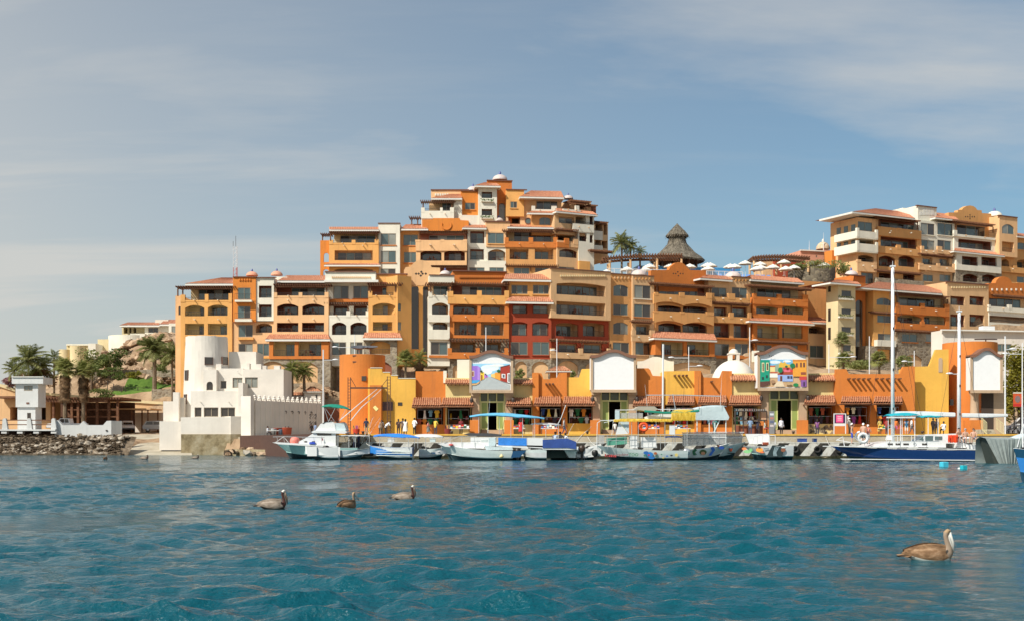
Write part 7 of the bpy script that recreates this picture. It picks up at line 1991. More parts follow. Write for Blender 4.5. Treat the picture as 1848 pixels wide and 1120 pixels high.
def lettered():
 D=108;f=Frame(1160,D,0)
 H=thing('tour_boat','pale teal tour boat with colourful lettering, yellow fringed canopy and an orange lifebuoy','boat',P(1160,HOR,D));H.location.z=0;ORG[H.name].z=0
 hull(H,f,1238,1076,812,803,3.0,rake=1.3,mats=(M_HPT,M_HPT,M_HW,M_ANTI,M_HPT),deck=True)
 o=1.52;sd=hull_side(f,1238,1076,3.0)
 text_mesh(H,f,'machine',1113.5,1134,822.0,o,colmat((110,30,40)),-1.0,side=sd);text_mesh(H,f,'TOO',1135,1152,822.2,o,colmat((35,120,70)),side=sd)
 # worn red script before it
 for k in range(6):patch(H,f,[(1093+k*3.4,819+.3*k),(1095.6+k*3.4,818+.3*k),(1096+k*3.4,823+.15*k),(1093.4+k*3.4,823.4+.15*k)],o,(165,60,60),'worn_letter',sd)
 for(x,y,rx,ry,c)in((1166,816,5,3,(35,95,165)),(1173,819,6,4.5,(45,120,190)),(1176,825,6,2.5,(40,110,180)),(1171,820,2,1.6,(170,40,70)),(1183,817,3,2.5,(165,90,50)),(1164,821,2.6,2.4,(60,120,110)),(1185,822,2.8,2,(70,100,90)),(1204,822,2.4,1.4,(60,110,180)),(1212,821,2.4,1.4,(40,40,50)),(1197,825,2,1.2,(200,180,90)),(1221,820,3,3,(210,190,110)),(1194,819,1.5,1.2,(90,140,120))):
  patch(H,f,ell(x,y,rx,ry,9),o,c,'painted_fish',sd)
 # railings
 for oo in(1.4,-1.4):
  bar(H,f,[(1077,784),(1150,784),(1300,782)],.03,M_ALU,'rail',oo);bar(H,f,[(1078,794),(1200,794)],.02,M_ALU,'rail',oo)
  for x in(1078,1096,1112,1128,1150,1170,1192,1214,1236):bar(H,f,[(x,784),(x,810)],.02,M_ALU,'stanchion',oo)
  bar(H,f,[(1077,806),(1078,762),(1084,758),(1110,757)],.035,M_HW,'canopy_frame',oo);bar(H,f,[(1104,785),(1107,758),(1090,762)],.03,M_HW,'canopy_frame',oo)
  for x in(1140,1152,1184,1200,1218,1240):bar(H,f,[(x,758),(x,806)],.03,M_ALU,'canopy_post',oo)
 prof(H,f,[(1080,785),(1090,785),(1090,800),(1080,800)],.9,1.42,M_NET,'net')
 prof(H,f,[(1136,786),(1149,786),(1150,808),(1137,808)],.2,1.1,M_HW,'console');prof(H,f,[(1155,788),(1180,788),(1184,807),(1156,807)],-.6,1.0,M_HW,'engine_box')
 prof(H,f,[(1095,790),(1130,787),(1130,800),(1096,803)],-1.0,.3,plain('green_bench',(.08,.30,.22),.6),'bench')
 mb=MB(f.T)
 u,z=f.uz(1161,769.5,1.3);R_=.32
 mb.tube([(u+R_*cos(2*pi*k/16),1.5,z+R_*sin(2*pi*k/16))for k in range(17)],.12,7,False);mb.build('lifebuoy',colmat((235,85,25)),H,smooth=True)
 prof(H,f,[(1157,759),(1166,759),(1167,765),(1156,765)],1.3,1.5,colmat((230,90,30)),'life_jacket');prof(H,f,[(1157,775),(1166,775),(1164,780),(1159,780)],1.3,1.5,colmat((230,100,35)),'life_jacket')
 # upper deck frame and awnings
 def yellow(x0,x1,y0,y1,oo,name='fringe'):
  mb=MB(f.T);n=int((x1-x0)/1.1);rn=random.Random(int(x0))
  for k in range(n):
   a,za=f.uz(x0+(x1-x0)*k/n,y0,oo);b=f.uz(x0+(x1-x0)*(k+.8)/n,y0,oo)[0];zb=f.uz(x0,y1+rn.uniform(-.8,.8),oo)[1]
   mb.poly([(a,oo,za),(b,oo+.03,za),(b-.05,oo+.08,zb),(a-.05,oo+.02,zb)])
  mb.build(name,M_TYEL,H,kind='stuff')
 cloth(H,f,1108,1250,lambda t:756.5,.1,-1.5,1.5,M_TYEL,'thatch_canopy',.15)
 yellow(1108,1215,755.5,760,1.56);yellow(1212,1256,743,758,1.6);cloth(H,f,1212,1256,lambda t:742,.1,-1.2,1.55,M_TYEL,'thatch_canopy',.2)
 for oo in(1.3,-1.3):
  bar(H,f,[(1110,739),(1180,738),(1258,737)],.035,M_WMET,'upper_rail',oo)
  for x in(1112,1130,1149,1170,1192,1214):bar(H,f,[(x,739),(x,756)],.025,M_ALU,'upper_post',oo)
 prof(H,f,[(1110,740),(1118,740),(1118,756),(1110,756)],1.2,1.34,M_TGREY,'side_screen')
 prof(H,f,[(1112,744),(1160,744),(1160,754),(1112,754)],1.15,1.2,M_NET,'net')
 prof(H,f,[(1142,738),(1150,733),(1178,733),(1184,738),(1178,742),(1160,741)],-1.3,1.35,plain('rolled_canvas',(.42,.38,.30),.7),'rolled_canvas')
 bar(H,f,[(1163,741),(1200,744),(1240,743),(1262,740)],.11,M_TGREEN,'green_furled_awning',1.45)
 prof(H,f,[(1162,752),(1184,744),(1212,744),(1212,754),(1164,755)],1.0,1.1,M_HW,'white_side_curtain')
 prof(H,f,[(1111,783),(1117,760),(1134,782)],1.25,1.33,M_HW,'white_side_curtain');prof(H,f,[(1118,760),(1135,760),(1135,782)],1.2,1.27,M_TGREY,'side_screen')
 prof(H,f,[(1208,766),(1218,766),(1218,783),(1208,783)],1.35,1.4,M_HW,'notice_board')
 cloth(H,f,1200,1230,lambda t:787,.1,.6,1.7,M_HN,'blue_dinghy_cover',.1)
 outboard(H,f,1238,808,.8,1.35,M_ALU,1)
 return H
lettered()
def right_bows():
 D=111.5;f=Frame(1290,D,0)
 H=thing('tour_boat','pale teal double-bowed tour boat with mesh railings and a grey tarp roof, bow to right','boat',P(1290,HOR,D));H.location.z=0;ORG[H.name].z=0
 hull(H,f,1228,1319,810,798,2.0,rake=1.3,mats=(M_HPT,M_HPT,M_HW,M_ANTI,M_HPT),o0=1.3);hull(H,f,1228,1347,810,796,2.2,rake=1.4,mats=(M_HPT,M_HPT,M_HPT,M_ANTI,M_HPT),o0=-1.2)
 o=2.36
 for pts,c in(([(1250,812),(1256,808),(1258,812),(1254,815),(1258,819),(1252,821),(1250,816)],(35,110,70)),(ell(1269,815,6.5,5,10),(70,95,45)),(ell(1269,817,4,3,8),(215,150,110)),([(1282,806),(1288,805),(1291,811),(1284,821),(1279,821),(1285,812)],(45,105,190)),(ell(1303,807,5.5,2.8,10),(50,90,180)),(ell(1297,804,2.5,1.6,8),(150,80,50))):
  patch(H,f,pts,o,c,'painted_sea_creature',hull_side(f,1228,1319,2.0,1.3))
 for pts,c in(([(1316,808),(1324,808),(1322,814),(1318,814)],(170,70,40)),(ell(1320,806,4,2.2,8),(140,190,215)),([(1323,803),(1328,801),(1327,804),(1324,805)],(40,110,90)),([(1313,816),(1328,816),(1328,818),(1313,818)],(50,60,60))):
  patch(H,f,pts,-.1,c,'painted_badge',hull_side(f,1228,1347,2.2,-1.2))
 for oo,x1 in((2.2,1312),(-2.1,1343)):
  for y in(779,789):bar(H,f,[(1230,y+1),(1290,y),(x1,y)],.035,M_WMET,'rail',oo)
  for x in range(1232,x1,13):bar(H,f,[(x,779),(x,802)],.02,M_ALU,'stanchion',oo)
  prof(H,f,[(1232,781),(x1-2,780),(x1-4,800),(1232,804)],oo-.05,oo-.03,M_NET,'mesh_panel')
 prof(H,f,[(1252,737),(1306,732),(1316,752),(1314,757),(1256,757)],1.2,1.3,M_TGREY,'tarpaulin');cloth(H,f,1250,1308,lambda t:736-4*t,.2,-1.6,1.3,M_TGREY,'tarp_roof',.15)
 for x in(1258,1280,1290,1310):
  for oo in(-1.4,1.1):bar(H,f,[(x,755),(x,800)],.05,M_HPT,'roof_post',oo)
 bar(H,f,[(1288,780),(1299,757)],.05,M_HPT,'brace',1.1)
 bar(H,f,[(1167,712),(1230,712),(1300,714)],.05,M_ALU,'canopy_spar',-2.0);bar(H,f,[(1196,760),(1197,620)],.09,M_WMET,'mast',-2.0);bar(H,f,[(1223,760),(1214,710)],.04,M_ALU,'stay',-2.0)
right_bows()
def flower_boat():
 D=111;f=Frame(1385,D,0)
 H=thing('tour_boat','white tour boat with painted orange flowers and white tubular rails, by the striped quay','boat',P(1385,HOR,D));H.location.z=0;ORG[H.name].z=0
 hull(H,f,1427,1342,803,804,2.8,rake=1.0,mats=(M_HW,M_HW,M_HW,M_ANTI,M_HT),chine=.3)
 o=1.44
 for pts,c in((ell(1348,809,4,2.5),(235,140,90)),(ell(1353,814,6,3),(130,190,130)),(ell(1358,811,3,3),(110,175,120)),(ell(1372,811,6,4),(235,150,60)),(ell(1372,807,2.4,1.6),(90,60,40)),(ell(1376,815,4,1.6),(215,110,60)),(ell(1414,811,4.5,3.6),(150,95,70)),(ell(1414,806.5,4,1.6),(225,235,235)),([(1379,808),(1388,808),(1388,809.5),(1379,809.5)],(80,100,110)),([(1394,802.5),(1417,803),(1412,824),(1383,824)],(45,60,62))):  # the last dark slanted quad is a shadow painted onto the hull
  patch(H,f,pts,o,c,'hull_flower_and_shade',hull_side(f,1427,1342,2.8))
 for k in range(3):patch(H,f,[(1398+3*k,806),(1400+3*k,806),(1397+2*k,816),(1398+2.5*k,822),(1396+2.5*k,822),(1395+2*k,816)],o,(140,160,165),'painted_stripe',lambda u:hull_side(f,1427,1342,2.8)(u)+.02)
 for oo in(1.25,-1.25):
  bar(H,f,[(1357,800),(1361,786),(1385,782),(1388,783),(1389,800)],.04,M_WMET,'rail',oo);bar(H,f,[(1389,785),(1399,785),(1399,800)],.04,M_WMET,'rail',oo);bar(H,f,[(1389,795),(1428,795)],.02,M_ALU,'rail',oo)
  for x in(1367,1376):bar(H,f,[(x,785),(x,801)],.025,M_WMET,'stanchion',oo)
 prof(H,f,[(1345,782),(1387,782),(1387,800),(1352,800)],-1.0,-.8,M_HW,'seat_back');prof(H,f,[(1376,797),(1386,797),(1386,802),(1376,802)],.2,.7,colmat((170,80,50)),'rope_coil')
flower_boat()
def blue_cat():
 D=104;f=Frame(1640,D,0);V=(1490,730,9.24);V2=(1670,690,5.893)
 H=thing('sailing_catamaran','long navy blue sailing catamaran with white decks and two tall masts','boat',P(1640,HOR,D));H.location.z=0;ORG[H.name].z=0
 for oo in(1.9,-2.2):hull(H,f,1782,1499,811,804,1.7,rake=1.9,mats=(M_HN,M_HN,M_HW,M_ANTI,M_HN),o0=oo,chine=.12)
 # boot stripe
 prof(H,f,[(1516,826.5),(1782,829),(1782,830.4),(1520,828.2)],2.55,2.66,M_HW,'boot_stripe')
 prof(H,f,[(1500,803.5),(1782,810.5),(1782,812),(1500,805)],-3.0,2.7,M_HW,'deck')
 prof(H,f,[(640,690),(760,640),(1000,605),(1850,590),(1850,705)],-2.2,2.3,M_HW,'cabin',V)
 for x0,x1 in((1035,1118),(1165,1247),(1295,1384),(1608,1690)):prof(H,f,[(x0,638),(x1,638),(x1,664),(x0,664)],2.29,2.34,M_GL2,'cabin_window',V)
 mb=MB(f.T);gg=f.at(V);u,z=gg.uz(1485,652,2.3);mb.tube([(u+.1*cos(2*pi*k/10),2.33,z+.1*sin(2*pi*k/10))for k in range(11)],.03,4,False);mb.build('porthole',M_ALU,H)
 prof(H,f,[(1510,600),(1640,490),(2100,475),(2100,640),(1510,640)],-1.4,1.5,M_HW,'pilothouse',V)
 prof(H,f,[(1530,590),(1630,515),(1630,590)],1.49,1.54,M_GL1,'pilothouse_window',V);prof(H,f,[(1660,505),(1790,505),(1790,592),(1660,592)],1.49,1.54,M_GL1,'pilothouse_window',V)
 prof(H,f,[(100,568),(178,568),(178,606),(100,606)],1.49,1.54,M_GL1,'pilothouse_window',V2)
 prof(H,f,[(240,560),(330,560),(340,690),(240,690)],-2.4,2.2,M_HW,'aft_cabin',V2);prof(H,f,[(340,650),(650,680),(655,705),(340,700)],-2.4,2.4,M_HW,'aft_deck',V2)
 # masts, booms, rigging
 for x,yt,yb,r in((1611,482,803,.165),(1731,563,795,.16)):
  a=f.uz(x,yb,0);b=f.uz(x,yt,0);mb=MB(f.T);mb.tube([(a[0],0,a[1]),(b[0],0,b[1])],[r,r*.8],10);mk=mb.build('mast',M_WMET,H,smooth=True)
  mb=MB(f.T);mb.box(b[0]-.2,b[0]+.2,-.15,.15,b[1],b[1]+.12);mb.tube([(b[0],0,b[1]+.1),(b[0],0,b[1]+.5)],.02,4);mb.build('masthead',M_WMET,mk)
  for t in(.2,.42,.65):z_=a[1]+(b[1]-a[1])*t;mb=MB(f.T);mb.box(a[0]-.05,a[0]+.05,r,r+.06,z_,z_+.2);mb.build('mast_fitting',M_RAIL,mk)
 bar(H,f,[(1614,745.5),(1670,746),(1723,747.5)],[.22,.24,.2],M_HW,'furled_sail');bar(H,f,[(1736,748.5),(1780,749),(1818,748.5)],[.2,.19,.13],M_HW,'furled_sail')
 for x0,y0,x1,y1 in((1611,485,1652,740),(1611,485,1668,780),(1611,500,1560,803),(1731,566,1690,790),(1731,570,1776,800)):bar(H,f,[(x0,y0),(x1,y1)],.014,M_RAIL,'stay',.3,3)
 cloth(H,f,1599,1653,lambda t:748+.6*sin(5*t),.3,-1.3,1.5,M_TURQ,'bimini',.2);cloth(H,f,1655,1697,lambda t:750.5+.6*t,.3,-1.3,1.5,M_TURQ,'bimini',.1)
 bar(H,f,[(1600,752.3),(1652,752.6)],.06,M_HW,'bimini_edge',1.52)
 for x in(1603,1625,1628,1651,1675,1693):
  for o in(-1.2,1.4):bar(H,f,[(x,752),(x,800)],.03,M_WMET,'bimini_post',o)
 for o in(2.6,-2.8):
  bar(H,f,[(1600,785),(1690,785)],.03,M_WMET,'rail',o)
  for x in(1600,1620,1645,1668):bar(H,f,[(x,785),(x,800)],.025,M_WMET,'stanchion',o)
 bar(H,f,[(1509,794),(1521,787),(1524,804)],.035,M_WMET,'pulpit',2.4);bar(H,f,[(1510,793),(1535,797)],.03,M_WMET,'pulpit',1.2)
 prof(H,f,[(2,585),(2,560),(1,560)],0,.01,M_HW,'cleat',V)
 prof(H,f,[(1020,580),(1040,500),(1080,520),(1085,580)],.8,1.6,M_HW,'sail_bag',V)
 # row of orange life jackets on the aft rail
 rn_=random.Random(2)
 for k in range(7):
  x=1711+k*2.5;dd=rn_.uniform(0,.25);prof(H,f,[(x+.3,785+rn_.uniform(0,1.5)),(x+1.2,783.5),(x+2.0,784.5),(x+2.3,795+rn_.uniform(0,4)),(x+1.2,798),(x+.1,795)],2.3+dd,2.45+dd,colmat((228,70+10*(k%2),30)),'life_jacket')
 g2=f.at(V);u,z=g2.uz(603,550,2.2);mb=MB(f.T);mb.tube([(u+.36*cos(2*pi*k/16),2.6,z+.36*sin(2*pi*k/16))for k in range(17)],.13,7,False);mb.build('white_lifebuoy',M_HW,H,smooth=True)
 prof(H,f,[(640,700),(780,705),(640,790),(610,715)],-2.0,2.0,M_HG,'stern_step',V2)
 return H,f
CATB,FCAT=blue_cat()
def tarp_boat():
 D=92;f=Frame(1805,D,0);V=(1670,690,5.893)
 H=thing('covered_boat','boat completely covered with a pleated grey tarpaulin at the right','boat',P(1805,HOR,D));H.location.z=0;ORG[H.name].z=0
 prof(H,f,[(612,585),(645,590),(795,895),(700,895)],-.5,1.1,plain('dark_hull',(.05,.06,.05),.6),'bow',V)
 mb=MB(f.T);g=f.at(V);n=52;rows=[]
 for j in range(8):
  s_=j/7.0;row=[]
  for k in range(n+1):
   t=k/n;xt=640+420*t;xb=800+190*t;x=xt+(xb-xt)*s_;y=588+12*sin(3*t)+(895-590)*s_
   o=1.3+.09*sin(k*1.7+2*sin(k*.7))*(.3+s_)-.4*t*s_
   u,z=g.uz(x,y,1.3);row.append((u,o,max(z,-.2)))
  rows.append(row)
 mb.grid(rows);mb.grid([[(p[0],p[1],p[2])for p in rows[0]],[(p[0],.2,p[2]+.12)for p in rows[0]],[(p[0],-.6,p[2]-.1)for p in rows[0]],[(p[0],-.8,-.2)for p in rows[0]]]);mb.build('tarpaulin',plain('pleated_tarp',(.30,.34,.325),.6,var=.15),H,smooth=True)
 cloth(H,f,890,1075,lambda t:600-55*t,.2,-.6,1.0,M_TGREY,'cover',.15,view=V)
tarp_boat()
def near_bow():
 D=47;f=Frame(1850,D,0)
 H=thing('fishing_boat','blue boat bow cropped by the right edge of the picture','boat',P(1870,HOR,D));H.location.z=0;ORG[H.name].z=0
 hull(H,f,2080,1829,820,808,2.4,rake=.35,mats=(plain('deep_blue_hull',(.01,.06,.12),.3),M_HB,M_HW,plain('blue_bottom',(.02,.07,.12),.5),M_HB),chine=.05)
 for o in(.9,-.9):bar(H,f,[(1836,806),(1845,770),(1900,765)],.02,M_WMET,'bow_rail',o)
 bar(H,f,[(1846,806),(1845,730)],.03,M_WMET,'flag_staff',.1)
 prof(H,f,[(1870,815),(1890,760),(2050,760),(2050,815)],-.7,.7,M_HW,'cabin')
near_bow()
# mooring buoys
def buoy(label,px,py,s_,col,kind):
 D=CAMZ*FPX/(py-HOR);p=P(px,py,D);p.z=0;H=thing('buoy',label,'buoy',p);mb=MB()
 w=s_/FPX*D/2
 if kind=='cube':
  for k,q in enumerate(((-.15,0),(.04,.92),(1.55,1.0),(1.72,.9))):pass
  a=.35;c,s2=cos(a),sin(a);rows=[]
  for q,zz in((.85,-.25*w),(1,-.1*w),(1,1.55*w),(.86,1.7*w)):rows.append([(p.x+q*w*(x*c-y*s2),p.y+q*w*(x*s2+y*c),zz)for x,y in((-1,-1),(1,-1),(1,1),(-1,1))])
  mb.grid(rows,closed=True);mb.face([len(mb.v)-4,len(mb.v)-3,len(mb.v)-2,len(mb.v)-1])
 else:
  mb.lathe([(.001,-.6*w),(.75*w,-.3*w),(w,.25*w),(.75*w,.85*w),(.001,1.1*w)],p.x,p.y,14)
 b=mb.build('float',colmat(col,.5),H,smooth=(kind!='cube'))
 mb=MB();z1=1.7*w if kind=='cube' else 1.1*w;mb.tube([(p.x+.12*w*cos(2*pi*k/8),p.y,z1+.1*w+.12*w*sin(2*pi*k/8))for k in range(9)],.03*w+.01,4);mb.build('eye',M_RAIL,b)
buoy('larger pale cyan cube buoy floating off the catamaran stern',1703.5,842,11,(70,190,215),'cube')
buoy('smaller turquoise cube buoy next to a white ball',1739,846.5,9,(30,175,190),'cube')
buoy('little white ball float beside the turquoise cube',1731,846,6,(225,225,220),'ball')
# ropes, rods and whips that crowd the moored row
def line(label,pts,name='mooring_rope',r=.02,mat=None,cat='rope'):
 """pts: (px, py, D)"""
 W_=[P(*p)for p in pts];a,c=W_[0],W_[-1];q=[]
 for k in range(9):t=k/8;p=a.lerp(c,t);q.append(p+Vector((0,0,-.25*sin(pi*t))))
 mb=MB();mb.tube(q,r,4);tag(mb.build(name,mat or M_CANV),label,cat)
for a,c,l in(((498,797,117),(540,789,128),'bow line of the sport fisher running to the promenade'),((668,803,112.5),(655,786,119.7),'slack mooring line from the ribbed panga to the quay'),((795,800,109),(815,786,119.7),'bow rope of the long white boat tied to the quay'),((1078,803,108),(1060,786,119.7),'bow rope of the lettered tour boat'),((1346,797,111.5),(1362,786,119.7),'rope from the double-bowed boat up to the quay'),((1343,803,111),(1330,798,117.8),'short rope from the flower boat bow'),((1500,804,104),(1490,785,119.7),'bow line of the navy catamaran to the bollard')):line(l,[a,c])
def rods(label,spots,D,h=2.6):
 a=P(spots[0][0],spots[0][1],D);H=thing('fishing_rods',label,'fishing rod',a)
 for k,(x,y,dx)in enumerate(spots):p=P(x,y,D);mb=MB();mb.tube([p,p+Vector((dx*.5,0,h*.55)),p+Vector((dx,0,h))],[.02,.014,.006],4);mb.build('rod',M_RAIL if k%2 else M_HW,H)
rods('bundle of fishing rods standing in the sport fisher cockpit',[(652,800,1.2),(655,800,.9),(658,801,1.5),(650,800,1.9),(661,801,.6)],117)
rods('thin white antenna whips above the double-bowed tour boat',[(1170,757,-.3),(1232,745,.2),(1300,735,.15),(1262,742,-.1)],110,3.2)
rods('thin whips on the long white boat cabin roof',[(880,780,.2),(905,784,.6)],109,3.0)
rods('boat hooks propped beside the blue tarpaulin catamaran',[(1018,800,.9),(1035,806,1.6),(1030,806,1.9)],110.6,1.9)
# ------------------------------------------------------------------ people
SKIN=[plain('skin_tan',(0.36,0.19,0.11),.55),plain('skin_brown',(0.20,0.10,0.06),.55),plain('skin_light',(0.52,0.30,0.21),.55)]
HAIR=plain('hair_dark',(0.02,0.014,0.01),.6);HAIRB=plain('hair_brown',(0.08,0.045,0.022),.6)
# joints for a 1.72 m figure facing -Y (towards the viewer)
def skeleton(pose):
 J=dict(pel=(0,0,.94),bel=(0,.0,1.10),che=(0,.0,1.30),nek=(0,0,1.46),hea=(0,-.02,1.56),top=(0,-.01,1.68),
 shl=(-.18,0,1.40),shr=(.18,0,1.40),ell=(-.25,.03,1.14),elr=(.25,.03,1.14),wrl=(-.25,-.06,.90),wrr=(.25,-.06,.90),hal=(-.24,-.10,.82),har=(.24,-.10,.82),
 hil=(-.09,0,.90),hir=(.09,0,.90),knl=(-.10,-.02,.50),knr=(.10,-.02,.50),anl=(-.10,.02,.09),anr=(.10,.02,.09),tol=(-.11,-.15,.045),tor=(.11,-.15,.045))
 def mv(**k):J.update(k)
 if pose=='walk':mv(knl=(-.10,-.20,.52),anl=(-.10,-.24,.10),tol=(-.10,-.41,.06),knr=(.09,.06,.50),anr=(.10,.28,.13),tor=(.10,.14,.05),wrl=(-.24,.16,.92),hal=(-.24,.18,.84),wrr=(.25,-.22,.96),har=(.24,-.28,.90))
 if pose=='hip':mv(ell=(-.36,.04,1.17),wrl=(-.20,-.08,1.02),hal=(-.15,-.10,.98),knr=(.13,-.05,.50))
 if pose=='point':mv(ell=(-.38,-.06,1.30),wrl=(-.58,-.12,1.22),hal=(-.67,-.13,1.20),elr=(.30,-.10,1.18),wrr=(.20,-.26,1.10),har=(.15,-.32,1.10))
 if pose=='shade':mv(elr=(.36,-.12,1.42),wrr=(.16,-.18,1.60),har=(.09,-.17,1.63))
 if pose=='carry':mv(ell=(-.24,-.08,1.14),wrl=(-.12,-.28,1.08),hal=(-.07,-.34,1.08),elr=(.24,-.08,1.14),wrr=(.12,-.28,1.08),har=(.07,-.34,1.08))
 if pose=='bend':mv(bel=(.03,-.10,1.06),che=(.06,-.28,1.20),nek=(.07,-.38,1.30),hea=(.08,-.46,1.36),top=(.08,-.54,1.44),shl=(-.12,-.32,1.27),shr=(.24,-.30,1.27),ell=(-.16,-.42,1.02),elr=(.28,-.40,1.02),wrl=(-.12,-.52,.84),wrr=(.22,-.52,.84),hal=(-.1,-.55,.77),har=(.2,-.55,.77))
 if pose in('sit','sitlean'):
  d=-.47
  for k in('pel','bel','che','nek','hea','top','shl','shr','ell','elr'):x,y,z=J[k];J[k]=(x,y+(-.10 if pose=='sitlean' and k not in('pel','bel')else 0),z+d)
  mv(hil=(-.10,0,.45),hir=(.10,0,.45),knl=(-.14,-.42,.50),knr=(.15,-.42,.48),anl=(-.14,-.42,.09),anr=(.16,-.46,.09),tol=(-.15,-.60,.045),tor=(.17,-.64,.045),wrl=(-.18,-.30,.58),wrr=(.18,-.30,.58),hal=(-.15,-.38,.56),har=(.15,-.38,.56),ell=(-.26,-.10,.70),elr=(.26,-.10,.70))
 return J
BONES=[('pel','bel','sh'),('bel','che','sh'),('che','nek','sk'),('nek','hea','sk'),('hea','top','sk'),('che','shl','sh'),('che','shr','sh'),('shl','ell','sl'),('shr','elr','sl'),('ell','wrl','fa'),('elr','wrr','fa'),('wrl','hal','sk'),('wrr','har','sk'),
 ('pel','hil','tr'),('pel','hir','tr'),('hil','knl','tr'),('hir','knr','tr'),('knl','anl','ca'),('knr','anr','ca'),('anl','tol','ft'),('anr','tor','ft')]
RAD=dict(pel=(.17,.125),bel=(.155,.115),che=(.18,.125),nek=(.055,.055),hea=(.082,.098),top=(.066,.075),shl=(.062,.06),shr=(.062,.06),ell=(.042,.042),elr=(.042,.042),wrl=(.028,.03),wrr=(.028,.03),hal=(.022,.04),har=(.022,.04),hil=(.095,.095),hir=(.095,.095),knl=(.06,.06),knr=(.06,.06),anl=(.04,.045),anr=(.04,.045),tol=(.04,.03),tor=(.04,.03))
_body={}
def body_mesh(pose):
 if pose in _body:return _body[pose]
 J=skeleton(pose);names=list(J);ix={n:i for i,n in enumerate(names)}
 me=bpy.data.meshes.new('body');me.from_pydata([J[n]for n in names],[(ix[a],ix[b])for a,b,_ in BONES],[])
 ob=bpy.data.objects.new('body',me);COL.objects.link(ob);ob.modifiers.new('skin','SKIN');sb=ob.modifiers.new('sub','SUBSURF');sb.levels=1;sb.render_levels=1
 sv=me.skin_vertices[0].data
 for n in names:sv[ix[n]].radius=RAD[n];sv[ix[n]].use_root=(n=='pel')
 dg=bpy.context.evaluated_depsgraph_get();dg.update()
 m2=bpy.data.meshes.new_from_object(ob.evaluated_get(dg));V=[v.co.copy()for v in m2.vertices];Fc=[tuple(p.vertices)for p in m2.polygons]
 bpy.data.objects.remove(ob,do_unlink=True);bpy.data.meshes.remove(m2)
 # fingers: five short bent chains per hand
 mb=MB()
 for h,w,sx in(('hal','wrl',-1),('har','wrr',1)):
  d=(Vector(J[h])-Vector(J[w])).normalized();sd=d.cross(Vector((0,0,1)));sd=sd.normalized()if sd.length>.1 else Vector((1,0,0));up=sd.cross(d)
  for k,ln in enumerate((.062,.072,.076,.068,.054)):
   b=Vector(J[h])+up*(.030-.016*k)*1.0
   if k==0:b=Vector(J[w]).lerp(Vector(J[h]),.55)+up*.035;dd=(d+up*.8).normalized()
   else:dd=d
   mb.tube([b,b+dd*ln*.55,b+dd*ln*.85+sd*(.02*-sx)],[.009,.008,.006],4)
 n0=len(V);V+=mb.v;Fc+=[tuple(i+n0 for i in f_)for f_ in mb.f]
 reg=[]
 for f_ in Fc:
  c=sum((V[i]for i in f_),Vector())/len(f_);best=None
  for a,b,t in BONES:
   A,B=Vector(J[a]),Vector(J[b]);AB=B-A;s_=max(0,min(1,(c-A).dot(AB)/max(AB.length_squared,1e-9)));r=RAD[a][0]*(1-s_)+RAD[b][0]*s_;dd=(c-A-AB*s_).length-r
   if best is None or dd<best[0]:best=(dd,t,s_)
  t=best[1]
  if t=='sk' and best[0]>-9 and c.z<0:t='sk'
  reg.append(t)
 for q in range(n0 and len(Fc)-len(mb.f),len(Fc)):reg[q]='sk'
 _body[pose]=(V,Fc,reg,J);return _body[pose]
